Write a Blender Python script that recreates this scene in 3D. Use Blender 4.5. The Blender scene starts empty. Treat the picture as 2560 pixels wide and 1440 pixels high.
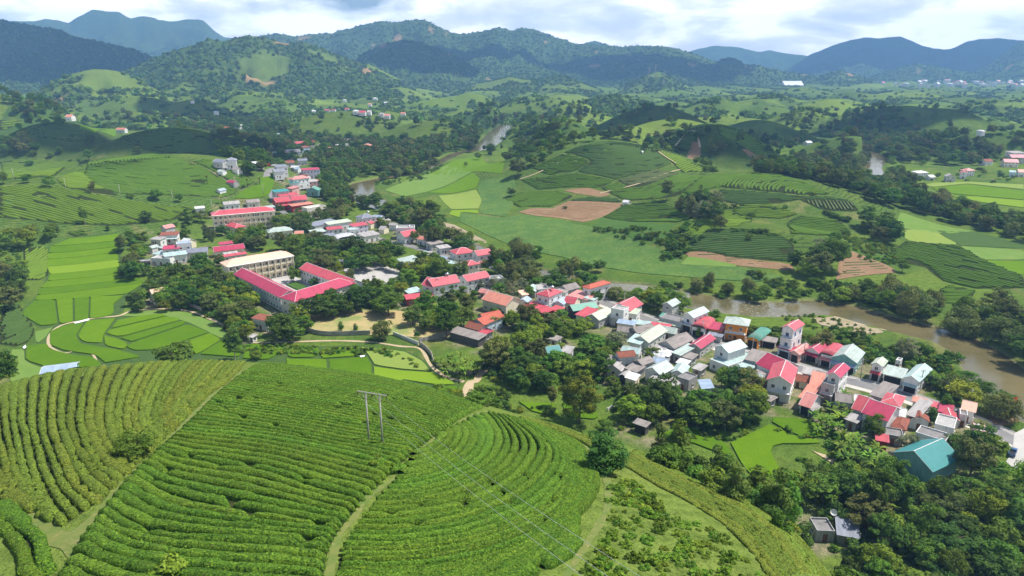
import bpy, bmesh, math, random
import numpy as np
from mathutils import Vector, Matrix
from mathutils.geometry import delaunay_2d_cdt
random.seed(7); rng = np.random.default_rng(7)
SC = bpy.context.scene; COL = SC.collection
# ------------------------------------------------------------------ camera
H = 110.0; F = 1730.0; PITCH = math.radians(17.5)
cam = bpy.data.cameras.new('camera'); camo = bpy.data.objects.new('camera', cam); COL.objects.link(camo)
cam.sensor_width = 36; cam.lens = 36*F/2560; cam.clip_start = 1; cam.clip_end = 60000
camo.location = (0, 0, H); camo.rotation_euler = (math.pi/2-PITCH, 0, 0); SC.camera = camo
# ------------------------------------------------------------------ sun, sky, exposure
SUN_EL, SUN_AZ = math.radians(60), math.radians(74)      # azimuth clockwise from +Y (the way the camera looks)
sl = bpy.data.lights.new('sun', 'SUN'); sl.energy = 5.0; sl.angle = math.radians(0.5); sl.color = (1.0, 0.955, 0.88)
so = bpy.data.objects.new('sun', sl); COL.objects.link(so)
sd = Vector((math.sin(SUN_AZ)*math.cos(SUN_EL), math.cos(SUN_AZ)*math.cos(SUN_EL), math.sin(SUN_EL)))
so.rotation_euler = sd.to_track_quat('Z', 'Y').to_euler(); so.location = (0, 0, 300)
W = bpy.data.worlds.new('World'); SC.world = W; W.use_nodes = True
nt = W.node_tree; nt.nodes.clear(); N = nt.nodes.new; L = nt.links.new
sky = N('ShaderNodeTexSky'); sky.sky_type = 'NISHITA'; sky.sun_disc = False
sky.sun_elevation = SUN_EL; sky.sun_rotation = SUN_AZ; sky.air_density = 1.2; sky.dust_density = 1.5
b1 = N('ShaderNodeBackground'); b1.inputs[1].default_value = 0.08; L(sky.outputs[0], b1.inputs[0])
tc = N('ShaderNodeTexCoord'); sx = N('ShaderNodeSeparateXYZ'); L(tc.outputs['Generated'], sx.inputs[0])
def mth(op, a, b=None, c=None, tree=None):
    t = (tree or nt); n = t.nodes.new('ShaderNodeMath'); n.operation = op
    for i, v in enumerate((a, b, c)):
        if v is None: continue
        if isinstance(v, (int, float)): n.inputs[i].default_value = v
        else: t.links.new(v, n.inputs[i])
    return n.outputs[0]
zc = mth('ADD', mth('MAXIMUM', sx.outputs[2], 0.0), 0.22)
cx = N('ShaderNodeCombineXYZ'); L(mth('DIVIDE', sx.outputs[0], zc), cx.inputs[0]); L(mth('DIVIDE', sx.outputs[1], zc), cx.inputs[1])
L(mth('MULTIPLY', sx.outputs[2], 5.0), cx.inputs[2])
def noise(vec, scale, detail=6, rough=0.55, dist=0.0, tree=None, off=None):
    t = (tree or nt); n = t.nodes.new('ShaderNodeTexNoise'); n.inputs['Scale'].default_value = scale
    n.inputs['Detail'].default_value = detail; n.inputs['Roughness'].default_value = rough; n.inputs['Distortion'].default_value = dist
    if off:
        m = t.nodes.new('ShaderNodeVectorMath'); m.inputs[1].default_value = off; t.links.new(vec, m.inputs[0]); vec = m.outputs[0]
    t.links.new(vec, n.inputs['Vector']); return n.outputs[0]
def ramp(v, stops, tree=None, interp='LINEAR'):
    t = (tree or nt); n = t.nodes.new('ShaderNodeValToRGB'); cr = n.color_ramp; cr.interpolation = interp
    while len(cr.elements) < len(stops): cr.elements.new(0.5)
    for e, (p, c) in zip(cr.elements, stops):
        e.position = p; e.color = (*c, 1) if len(c) == 3 else c
    t.links.new(v, n.inputs[0]); return n.outputs[0]
cl = noise(cx.outputs[0], 0.75, 8, 0.55, 0.25, off=(3.1, 7.7, 0))
cover = ramp(mth('SUBTRACT', cl, mth('MULTIPLY', mth('MINIMUM', mth('MAXIMUM', sx.outputs[2], 0.0), 0.5), 1.0)), [(0.21, (0, 0, 0)), (0.33, (1, 1, 1))])
sm = N('ShaderNodeMapping'); sm.inputs['Scale'].default_value = (1, 1, 3.0); L(tc.outputs['Generated'], sm.inputs[0])
shade = noise(sm.outputs[0], 7.5, 9, 0.56, 0.25, off=(9.3, 1.2, 4))
ccol = ramp(shade, [(0.36, (0.60, 0.60, 0.60)), (0.45, (0.76, 0.745, 0.73)), (0.51, (0.98, 0.95, 0.91)), (0.57, (1.20, 1.16, 1.10))])
b2 = N('ShaderNodeBackground'); L(ccol, b2.inputs[0]); b2.inputs[1].default_value = 1.75
mx = N('ShaderNodeMixShader'); L(cover, mx.inputs[0]); L(b1.outputs[0], mx.inputs[1]); L(b2.outputs[0], mx.inputs[2])
wo = N('ShaderNodeOutputWorld'); L(mx.outputs[0], wo.inputs[0])
vs = SC.view_settings; vs.view_transform = 'Standard'; vs.look = 'None'; vs.gamma = 1; vs.exposure = 0.50; vs.use_curve_mapping = False
SC.cycles.max_bounces = 6; SC.cycles.diffuse_bounces = 3; SC.cycles.glossy_bounces = 2; SC.cycles.transparent_max_bounces = 6
SC.cycles.volume_bounces = 0; SC.cycles.denoising_prefilter = 'ACCURATE'; SC.cycles.use_adaptive_sampling = True
# ------------------------------------------------------------------ numbers: noise, rays, terrain
def _h(ix, iy, s):
    n = (ix.astype(np.int64)*374761393 + iy.astype(np.int64)*668265263 + s*982451653) & 0xffffffff
    n = ((n ^ (n >> 13))*1274126177) & 0xffffffff
    return ((n ^ (n >> 16)) & 0xffffff)/float(0xffffff)
def vn(x, y, s=0):
    x = np.asarray(x, float); y = np.asarray(y, float)
    ix = np.floor(x); iy = np.floor(y); fx = x-ix; fy = y-iy
    fx = fx*fx*(3-2*fx); fy = fy*fy*(3-2*fy)
    a = _h(ix, iy, s); b = _h(ix+1, iy, s); c = _h(ix, iy+1, s); d = _h(ix+1, iy+1, s)
    return (a*(1-fx)+b*fx)*(1-fy)+(c*(1-fx)+d*fx)*fy
def fbm(x, y, s=0, o=4):
    r = 0; a = 0.5; t = 0
    for i in range(o):
        r = r+a*vn(x, y, s+i*17); t += a; a *= 0.5; x = x*2.03+11.3; y = y*2.03+5.7
    return r/t
def sstep(a, b, x):
    t = np.clip((x-a)/(b-a), 0, 1); return t*t*(3-2*t)
CP, SP = math.cos(PITCH), math.sin(PITCH)
def ray(px, py):
    u = np.asarray(px, float)-1280; w = 720-np.asarray(py, float)
    return u, F*CP+w*SP, -F*SP+w*CP
def P(px, py, z=0.0):                       # a point of the photograph laid on the level z
    dx, dy, dz = ray(px, py); t = (z-H)/dz
    return dx*t, dy*t
def tanel(px, py):
    dx, dy, dz = ray(px, py); return np.arctan2(dx, dy), dz/np.hypot(dx, dy)
# domes: px, py of the top, ground distance, half width, half depth
DOMES = [(1510,352,740,175,200),(1900,436,620,150,150),(1830,560,470,120,75),(1780,311,900,120,140),(1690,298,1060,150,160),
 (1425,304,850,75,100),(2250,263,1500,180,220),(2380,275,1450,120,200),(2080,250,1900,110,200),(1640,264,1300,150,170),(1440,254,1500,95,150),
 (860,278,1350,170,130),(1080,302,1200,130,110),(430,320,1000,165,130),(135,304,1100,125,120),(400,388,700,185,165),
 (545,420,665,110,100),(60,440,620,190,150),(345,242,1900,170,240),(480,252,1850,120,220),(-60,225,1300,150,170),(75,262,1250,110,140),
 (120,440,700,120,110),(1560,318,1000,90,110),(1250,262,1500,110,150),(1340,300,1150,90,110),(2010,275,1500,110,130),(1900,300,1250,110,110),
 (2500,330,1150,150,80),(2130,340,1050,90,70),(620,232,2100,140,200),(700,245,2000,140,200),(1180,235,2100,120,200),(1000,222,2600,150,250),
 (820,225,2700,190,250),(1800,250,1800,140,190),(1540,240,2000,160,220),(1330,240,1900,130,200),(2480,250,2100,180,240),(1940,240,2300,150,240)]
DM = []
for px, py, D, rx, ry in DOMES:
    th, te = tanel(px, py); DM.append((D*math.sin(th), D*math.cos(th), H+D*te, rx, ry, math.sin(th), math.cos(th)))
# mountain ridges: distance, length of the near slope, skyline in photo pixels
RIDGES = [
 (8500,2300,[(-500,60),(0,52),(30,47),(170,50),(190,38),(230,24),(260,25),(300,28),(325,40),(385,40),(395,46),(450,45),(510,55),(540,80),(560,93),(640,98),(760,120),(820,180)]),
 (4200,1500,[(-600,20),(-200,32),(0,44),(60,55),(150,72),(200,95),(300,112),(350,130),(390,148),(470,190)]),
 (2200,480,[(40,250),(90,235),(130,210),(170,188),(240,174),(290,178),(330,192),(370,215),(420,240)]),
 (2900,800,[(270,205),(310,180),(390,147),(430,130),(480,115),(520,97),(560,102),(590,92),(620,86),(650,90),(700,105),(760,102),(800,118),(860,140),(930,165),(1000,200)]),
 (3900,800,[(860,185),(900,140),(960,105),(1010,98),(1060,110),(1130,135),(1180,165),(1240,190),(1290,215)]),
 (5200,1500,[(560,130),(640,92),(680,85),(690,82),(740,85),(780,80),(830,85),(850,75),(900,60),(960,52),(1020,50),(1060,52),(1100,65),(1130,80),(1170,82),(1200,78),(1240,66),(1260,68),(1280,72),(1300,66),(1340,75),(1380,88),(1400,95),(1440,108),(1500,115),(1560,118),(1600,115),(1640,116),(1690,122),(1740,135),(1770,150),(1830,160),(1900,170),(1960,182),(2040,205)]),
 (7000,1200,[(1380,150),(1430,115),(1450,108),(1480,103),(1510,108),(1560,122),(1640,160)]),
 (3400,400,[(1550,225),(1590,198),(1615,182),(1640,172),(1668,182),(1700,205),(1740,225)]),
 (5000,650,[(1730,205),(1770,170),(1800,152),(1832,144),(1860,160),(1900,164),(1950,178),(2000,182),(2050,186),(2100,174),(2140,185),(2190,200)]),
 (6300,800,[(2150,205),(2190,185),(2230,170),(2290,158),(2340,165),(2380,175),(2440,182),(2520,205)]),
 (9800,1900,[(1660,160),(1730,125),(1780,115),(1850,118),(1900,130),(1930,125),(1980,135),(2030,140),(2100,150),(2200,180)]),
 (8800,2300,[(1900,190),(1980,165),(2030,135),(2080,115),(2130,98),(2160,90),(2190,94),(2250,93),(2290,110),(2320,118),(2360,124),(2380,122),(2420,102),(2450,95),(2500,97),(2540,102),(2700,100),(3100,80)]),
 (6800,1300,[(2380,205),(2430,180),(2470,162),(2510,135),(2550,108),(2650,85),(3000,60)]),
 (3100,600,[(1130,232),(1200,205),(1280,192),(1340,200),(1400,188),(1450,205),(1520,235)]),
 (2700,420,[(380,245),(450,222),(540,205),(600,215),(680,200),(760,214),(850,198),(960,210),(1040,230)]),
]
RG = []
for R, Ln, pts in RIDGES:
    a = np.array(pts, float); th, te = tanel(a[:, 0], a[:, 1])
    RG.append((R, Ln, th, np.maximum(H+R*te, 2.0)))
# hill under the camera: its skyline in photo pixels with the distance of that skyline
NEAR = np.array([(-1400,1150,230),(-600,1050,225),(0,962,218),(150,926,216),(350,905,215),(450,900,214),(620,906,210),(900,932,200),(1050,964,190),(1220,1014,172),
 (1350,1052,160),(1460,1086,150),(1580,1118,142),(1700,1170,130),(1800,1214,122),(1900,1262,114),(2000,1340,104),(2080,1440,92),(2200,1600,78),(2500,2000,55),(3200,2600,45)], float)
NTH, NTE = tanel(NEAR[:, 0], NEAR[:, 1]); NTE = -NTE; NRT = NEAR[:, 2]
tt = np.linspace(NTH[0], NTH[-1], 400); k = np.hanning(15); k /= k.sum()
def smooth1(v): 
    p = np.interp(tt, NTH, v); q = np.concatenate([np.full(7, p[0]), p, np.full(7, p[-1])]); return np.convolve(q, k, 'valid')
NTEs, NRTs = smooth1(NTE), smooth1(NRT)
def nearhill(x, y):
    r = np.hypot(x, y); th = np.arctan2(x, y)
    te = np.interp(th, tt, NTEs); rt = np.interp(th, tt, NRTs)
    kk = 34.0/rt**2
    z = H-te*r-kk*(r-rt)**2*np.where(r > rt, 2.2, 1.0)
    return np.where(np.abs(th) > 1.25, -40.0, z)
RIVER = [(1290,300),(1255,325),(1235,345),(1205,370),(1140,382),(1075,415),(1030,432),(950,446),(905,458),(898,478),(925,500),(985,524),(1060,552),(1120,585),(1180,612),(1235,640),(1300,668),(1370,680),(1450,698),(1530,712),(1600,722),(1700,742),(1790,758),(1880,768),(1960,770),(2040,764),(2110,772),(2190,795),(2290,820),(2380,842),(2450,880),(2490,920),(2540,965),(2640,1030),(2800,1100)]
RW = [40,40,36,24,12,9,9,12,20,24,22,15,9,7,7,7,7,7,8,11,18,22,22,20,18,18,18,18,17,17,17,20,25,28,30]
RIVER2 = [(2120,345),(2150,352),(2165,372),(2200,392),(2180,415),(2190,440),(2150,455),(2090,452)]
RW2 = [12,14,14,16,18,14,20,14]
def wl(pl, z=0): 
    a = np.array(pl, float); x, y = P(a[:, 0], a[:, 1], z); return np.stack([x, y], 1)
RV = [(wl(RIVER), np.array(RW, float)), (wl(RIVER2), np.array(RW2, float))]
def dseg(x, y, pts, val=None):
    best = np.full(np.shape(x), 1e9); bv = np.zeros(np.shape(x))
    for i in range(len(pts)-1):
        ax, ay = pts[i]; bx, by = pts[i+1]; dx, dy = bx-ax, by-ay; l2 = dx*dx+dy*dy+1e-9
        t = np.clip(((x-ax)*dx+(y-ay)*dy)/l2, 0, 1); d = np.hypot(x-ax-t*dx, y-ay-t*dy)
        m = d < best; best = np.where(m, d, best)
        if val is not None: bv = np.where(m, val[i]+(val[i+1]-val[i])*t, bv)
    return (best, bv) if val is not None else best
def rivd(x, y):                                        # metres outside the nearest bank (negative in the water)
    d = np.full(np.shape(x), 1e9)
    for pts, w in RV:
        a, b = dseg(x, y, pts, w); d = np.minimum(d, a-b*0.5)
    return d
def cells(x, y, size, amp, s, rad):
    ix = np.floor(x/size); iy = np.floor(y/size); out = np.zeros(np.shape(x)); cid = np.zeros(np.shape(x))
    for i in (-1, 0, 1):
        for j in (-1, 0, 1):
            cx_, cy_ = ix+i, iy+j
            px = (cx_+0.2+0.6*_h(cx_, cy_, s))*size; py = (cy_+0.2+0.6*_h(cx_, cy_, s+1))*size
            rr = size*rad*(0.7+0.6*_h(cx_, cy_, s+2)); aa = amp*(0.35+0.65*_h(cx_, cy_, s+3))
            q = np.clip(np.hypot((x-px), (y-py)*1.15)/rr, 0, 1); h = aa*(0.5+0.5*np.cos(np.pi*q))**0.8
            m = h > out; cid = np.where(m, _h(cx_, cy_, s+5), cid); out = np.maximum(out, h)
    return out, cid
def terr(x, y, full=False):
    x = np.asarray(x, float); y = np.asarray(y, float); r = np.hypot(x, y); th = np.arctan2(x, y)
    acc = np.zeros(np.shape(x)); best = np.zeros(np.shape(x)); bid = np.full(np.shape(x), -1)
    for i, (cx_, cy_, z, rx, ry, s, c) in enumerate(DM):
        dx = x-cx_; dy = y-cy_; u = (dx*c-dy*s)/rx; v = (dx*s+dy*c)/ry
        q = np.sqrt(u*u+v*v); h = z*np.where(q < 1, (0.5+0.5*np.cos(np.pi*np.minimum(q, 1)))**0.85, 0)
        acc = acc+h**4; m = h > best; best = np.where(m, h, best); bid = np.where(m, i, bid)
    rd = rivd(x, y)
    keep = sstep(30, 160, rd)*sstep(1250, 1750, r)
    c1, id1 = cells(x, y, 270, 34, 5, 0.62); c2, id2 = cells(x+90, y-40, 150, 13, 25, 0.6)
    pc = (c1*keep*(1-0.3*sstep(5500, 8000, r))+c2*keep*0.8)
    acc = acc+pc**4
    mt = np.zeros(np.shape(x)); mid = np.full(np.shape(x), -1)
    for i, (R, Ln, tH, zc) in enumerate(RG):
        zz = np.interp(th, tH, zc, left=0, right=0)*(1+(0.05 if R < 5600 else 0.10)*(fbm(th*R/240, th*0+i*3.3, 31, 4)-0.5))
        wob = (fbm(x/(Ln*0.42), y/(Ln*0.42), 40+i, 4)-0.5)
        t = (R-r)/Ln; t = np.where(t > 0, np.maximum(0, t+wob*0.75*np.minimum(t*2.5, 1)), -t*0.8)
        p = np.clip(1-t, 0, 1); rn = 1-np.abs(2*fbm(x/(Ln*0.26), y/(Ln*0.26), 70+i, 4)-1); rn = 0.7*rn+0.3*(1-np.abs(2*fbm(x/(Ln*0.09), y/(Ln*0.11), 170+i, 3)-1))
        h = zz*(p**1.25)*(1-1.15*(1-rn)*np.minimum(1, 4*p*(1-p)+0.0))+zz*0.035*(fbm(x/(Ln*0.05), y/(Ln*0.05), 270+i, 2)-0.5)*(p > 0.02)
        m = h > mt; mt = np.where(m, h, mt); mid = np.where(m, i, mid)
    acc = acc+mt**4
    z = acc**0.25
    z = z+(fbm(x/30, y/30, 3, 3)-0.5)*0.5*sstep(60, 400, r)+(fbm(x/160, y/160, 9, 4)-0.5)*26*sstep(1300, 3000, r)*(keep*0.7+0.3*sstep(2500, 4000, r))
    # river bed and banks
    z = np.where(rd < 14, np.minimum(z, np.maximum(-3.2, -1.6+rd*0.45)*(rd < 5)+(0.65+(rd-5)*0.5)*(rd >= 5)), z)
    n = nearhill(x, y); a = np.maximum(z, n); d = np.abs(z-n); z2 = a+np.where(d < 6, (6-d)**2/24*(z < 20), 0)
    z2 = np.where(r < 500, z2, z)
    if full: return z2, bid, best, id1, c1*keep, mid, mt, rd, n, z
    return z2
rivd_exact = rivd
def G(px, py, rmin=14.0):                              # where the ray through a photo pixel meets the ground
    px = np.atleast_1d(np.asarray(px, float)); py = np.atleast_1d(np.asarray(py, float))
    dx, dy, dz = ray(px, py); hh = np.hypot(dx, dy); dx, dy, dz = dx/hh, dy/hh, dz/hh
    rs = rmin*1.022**np.arange(330); 
    X = dx[:, None]*rs; Y = dy[:, None]*rs; Z = H+dz[:, None]*rs
    below = Z < terr(X, Y); i = np.argmax(below, 1); i = np.where(below.any(1), i, len(rs)-1)
    lo = rs[np.maximum(i-1, 0)]; hi = rs[i]
    for _ in range(14):
        m = (lo+hi)/2; b = (H+dz*m) < terr(dx*m, dy*m); hi = np.where(b, m, hi); lo = np.where(b, lo, m)
    return np.stack([dx*hi, dy*hi], 1)
# ------------------------------------------------------------------ materials
MATS = {}
def MAT(name, col, rough=0.9, spec=0.3, var=(), bump=None, rnd=0.0, attr=None, hue=0.0, metal=0.0, transl=0.0, streak=None, vattr=None):
    m = bpy.data.materials.new(name); m.use_nodes = True; t = m.node_tree; t.nodes.clear(); MATS[name] = m
    n = t.nodes.new; l = t.links.new; tcn = n('ShaderNodeTexCoord'); vec = tcn.outputs['Object']
    if attr:
        a = n('ShaderNodeAttribute'); a.attribute_name = attr; c = a.outputs['Color']
    else:
        r_ = n('ShaderNodeRGB'); r_.outputs[0].default_value = (*col, 1); c = r_.outputs[0]
    def mix(c, c2, fac, typ='MIX'):
        x = n('ShaderNodeMix'); x.data_type = 'RGBA'; x.blend_type = typ
        if isinstance(fac, (int, float)): x.inputs[0].default_value = fac
        else: l(fac, x.inputs[0])
        l(c, x.inputs[6])
        if isinstance(c2, tuple): x.inputs[7].default_value = (*c2, 1)
        else: l(c2, x.inputs[7])
        return x.outputs[2]
    for scale, c2, lo, hi, amt in var:
        f = ramp(noise(vec, scale, 5, 0.6, 0.2, tree=t, off=(scale*3, 1.7, 0.3)), [(lo, (0, 0, 0)), (hi, (amt, amt, amt))], tree=t)
        c = mix(c, c2, f)
    if streak:                                        # (scale along, scale across, colour, amount): weathering streaks
        mp = n('ShaderNodeMapping'); mp.inputs['Scale'].default_value = streak[0]; l(vec, mp.inputs[0])
        f = ramp(noise(mp.outputs[0], 1.0, 4, 0.6, tree=t), [(0.45, (0, 0, 0)), (0.7, (streak[2],)*3)], tree=t); c = mix(c, streak[1], f)
    if vattr:
        a = n('ShaderNodeAttribute'); a.attribute_name = vattr[0]; c = mix(c, vattr[1], a.outputs['Fac'])
    if rnd or hue:
        oi = n('ShaderNodeObjectInfo'); hs = n('ShaderNodeHueSaturation')
        l(mth('ADD', mth('MULTIPLY', oi.outputs['Random'], 2*rnd, tree=t), 1-rnd, tree=t), hs.inputs['Value'])
        rr = mth('FRACT', mth('MULTIPLY', oi.outputs['Random'], 7.31, tree=t), tree=t)
        l(mth('ADD', mth('MULTIPLY', rr, 2*hue, tree=t), 0.5-hue, tree=t), hs.inputs['Hue']); l(c, hs.inputs['Color']); c = hs.outputs[0]
    out = n('ShaderNodeOutputMaterial'); p = n('ShaderNodeBsdfPrincipled'); l(c, p.inputs['Base Color'])
    p.inputs['Roughness'].default_value = rough; p.inputs['Specular IOR Level'].default_value = spec; p.inputs['Metallic'].default_value = metal
    if bump:
        bm_ = n('ShaderNodeBump'); bm_.inputs['Strength'].default_value = bump[1]; bm_.inputs['Distance'].default_value = bump[2]
        l(noise(vec, bump[0], 4, 0.65, tree=t), bm_.inputs['Height']); l(bm_.outputs[0], p.inputs['Normal'])
    sh = p.outputs[0]
    if transl:
        tr = n('ShaderNodeBsdfTranslucent'); l(mix(c, (1.0, 1.0, 0.35), 0.85, 'MULTIPLY'), tr.inputs[0]); ms = n('ShaderNodeMixShader'); ms.inputs[0].default_value = transl
        l(sh, ms.inputs[1]); l(tr.outputs[0], ms.inputs[2]); sh = ms.outputs[0]
    l(sh, out.inputs[0]); return m
# ------------------------------------------------------------------ object helpers
def tag(o, label=None, cat=None, group=None, kind=None):
    if label: o['label'] = label
    if cat: o['category'] = cat
    if group: o['group'] = group
    if kind: o['kind'] = kind
    return o
def link(name, me, parent=None, mat=None):
    o = bpy.data.objects.new(name, me); COL.objects.link(o)
    if parent: o.parent = parent
    if mat is not None:
        for m_ in (mat if isinstance(mat, (list, tuple)) else [mat]): me.materials.append(m_)
    return o
def empty(name, loc, rz=0):
    o = bpy.data.objects.new(name, None); COL.objects.link(o); o.location = loc; o.rotation_euler = (0, 0, rz); o.empty_display_size = 1; return o
def mesh_np(name, V, Fc, smooth=False, attrs=None, mi=None):
    """V (n,3); Fc (m,k) array, or a list of such arrays with different k"""
    if not isinstance(Fc, list): Fc = [Fc]
    Fc = [np.asarray(f, np.int32) for f in Fc if len(f)]
    me = bpy.data.meshes.new(name); V = np.asarray(V, np.float32)
    me.vertices.add(len(V)); me.vertices.foreach_set('co', V.ravel())
    ls = np.concatenate([f.ravel() for f in Fc]); cnt = np.concatenate([np.full(len(f), f.shape[1], np.int32) for f in Fc])
    me.loops.add(len(ls)); me.loops.foreach_set('vertex_index', ls)
    me.polygons.add(len(cnt)); st = np.concatenate([[0], np.cumsum(cnt)[:-1]]).astype(np.int32)
    me.polygons.foreach_set('loop_start', st); me.polygons.foreach_set('loop_total', cnt)
    if smooth: me.polygons.foreach_set('use_smooth', np.ones(len(cnt), bool))
    if mi is not None: me.polygons.foreach_set('material_index', np.asarray(mi, np.int32))
    if attrs:
        for k_, v_ in attrs.items():
            v_ = np.asarray(v_, np.float32)
            if v_.ndim == 2:
                a = me.color_attributes.new(k_, 'FLOAT_COLOR', 'POINT'); c4 = np.ones((len(V), 4), np.float32); c4[:, :3] = v_; a.data.foreach_set('color', c4.ravel())
            else:
                a = me.attributes.new(k_, 'FLOAT', 'POINT'); a.data.foreach_set('value', v_)
    me.update(calc_edges=True); me.validate(); return me
def inpoly(x, y, poly):
    x = np.asarray(x); y = np.asarray(y); ins = np.zeros(x.shape, bool); n = len(poly)
    for i in range(n):
        x1, y1 = poly[i]; x2, y2 = poly[(i+1) % n]
        c = ((y1 > y) != (y2 > y)) & (x < (x2-x1)*(y-y1)/((y2-y1)+1e-12)+x1); ins ^= c
    return ins
def resample(pts, step, closed=False):
    p = np.asarray(pts, float)
    if closed: p = np.vstack([p, p[:1]])
    d = np.hypot(*np.diff(p, axis=0).T); s = np.concatenate([[0], np.cumsum(d)]); n = max(2, int(round(s[-1]/step))+1)
    u = np.linspace(0, s[-1], n); q = np.stack([np.interp(u, s, p[:, 0]), np.interp(u, s, p[:, 1])], 1)
    return q[:-1] if closed else q
def catmull(pts, n=8):
    p = np.asarray(pts, float); q = np.vstack([2*p[0]-p[1], p, 2*p[-1]-p[-2]]); out = []
    for i in range(1, len(q)-2):
        t = np.linspace(0, 1, n, endpoint=False)[:, None]; a, b, c, d = q[i-1], q[i], q[i+1], q[i+2]
        out.append(0.5*((2*b)+(-a+c)*t+(2*a-5*b+4*c-d)*t**2+(-a+3*b-3*c+d)*t**3))
    out.append(p[-1:]); return np.vstack(out)
def Gp(pl): 
    a = np.array(pl, float); return G(a[:, 0], a[:, 1])
def shrink(poly, d):
    p = np.asarray(poly); n = len(p); area = 0.5*np.sum(p[:, 0]*np.roll(p[:, 1], -1)-np.roll(p[:, 0], -1)*p[:, 1])
    e = np.roll(p, -1, 0)-p; e /= np.hypot(e[:, 0], e[:, 1])[:, None]+1e-9; nrm = np.stack([-e[:, 1], e[:, 0]], 1)*np.sign(area)
    v = nrm+np.roll(nrm, 1, 0); v /= np.hypot(v[:, 0], v[:, 1])[:, None]+1e-9; return p+v*d
def drape(name, poly, off, step, mat, skirt=0.0, inset=0.0, parent=None):
    b = resample(poly, step, True)
    if inset: b = shrink(b, inset)
    x0, y0 = b.min(0); x1, y1 = b.max(0); gx, gy = np.meshgrid(np.arange(x0, x1, step), np.arange(y0, y1, step))
    gx = gx+rng.uniform(-.2, .2, gx.shape)*step; gy = gy+rng.uniform(-.2, .2, gy.shape)*step
    g = np.stack([gx.ravel(), gy.ravel()], 1); m = inpoly(g[:, 0], g[:, 1], b); g = g[m]
    if len(g): g = g[dseg(g[:, 0], g[:, 1], np.vstack([b, b[:1]])) > step*0.45]
    pts = [Vector(v) for v in np.vstack([b, g])] if len(g) else [Vector(v) for v in b]
    nb = len(b); r_ = delaunay_2d_cdt(pts, [(i, (i+1) % nb) for i in range(nb)], [], 1, 1e-4)
    V = np.array([tuple(v) for v in r_[0]]); T = np.array([f for f in r_[2] if len(f) == 3], int)
    if not len(T): return None
    a_, b_, c_ = V[T[:, 0]], V[T[:, 1]], V[T[:, 2]]; cen = (a_+b_+c_)/3; T = T[inpoly(cen[:, 0], cen[:, 1], b)]
    cr = (V[T[:, 1], 0]-V[T[:, 0], 0])*(V[T[:, 2], 1]-V[T[:, 0], 1])-(V[T[:, 1], 1]-V[T[:, 0], 1])*(V[T[:, 2], 0]-V[T[:, 0], 0])
    T = np.where(cr[:, None] < 0, T[:, ::-1], T)
    Z = terr(V[:, 0], V[:, 1])+off; V3 = np.column_stack([V, Z]); Fl = [T]
    if skirt:
        zb = terr(b[:, 0], b[:, 1]); n0 = len(V3)
        V3 = np.vstack([V3, np.column_stack([b, zb+off]), np.column_stack([b, zb-0.3])]); i = np.arange(nb); j = (i+1) % nb
        Fl.append(np.stack([n0+i, n0+j, n0+nb+j, n0+nb+i], 1))
    return link(name, mesh_np(name, V3, Fl, True), parent, mat)
def ribbon(name, pl, width, off, mat, step=2.0, parent=None, wob=0.0, thick=0.0):
    p = resample(catmull(pl), step); d = np.gradient(p, axis=0); d /= np.hypot(d[:, 0], d[:, 1])[:, None]+1e-9; n_ = np.stack([-d[:, 1], d[:, 0]], 1)
    w = width*(1+wob*(vn(np.arange(len(p))*0.35, np.zeros(len(p)), 5)-0.5)*2); ks = np.array([-0.5, -0.17, 0.17, 0.5]) if width > 3 else np.array([-0.5, 0, 0.5])
    X = p[:, None, :]+n_[:, None, :]*(ks[None, :, None]*np.reshape(w, (-1, 1, 1))); Z = terr(X[..., 0], X[..., 1])+off
    V = np.concatenate([X, Z[..., None]], 2).reshape(-1, 3); m_ = len(ks); i = np.arange(len(p)-1)[:, None]*m_+np.arange(m_-1)[None]; i = i.ravel()
    Fc = np.stack([i, i+m_, i+m_+1, i+1], 1)
    if thick:
        e = np.arange(len(p)); n0 = len(V); sid = []
        for s, fl in ((0, 1), (m_-1, 0)):
            top = e*m_+s; bt = V[top]-np.array([0, 0, thick]); st = len(V); V = np.vstack([V, bt]); a = top[:-1]; b = top[1:]; c = st+e[1:]; dd = st+e[:-1]
            sid.append(np.stack([a, dd, c, b] if fl == 0 else [a, b, c, dd], 1))
        Fc = np.vstack([Fc]+sid)
    return link(name, mesh_np(name, V, Fc, True), parent, mat)
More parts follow.
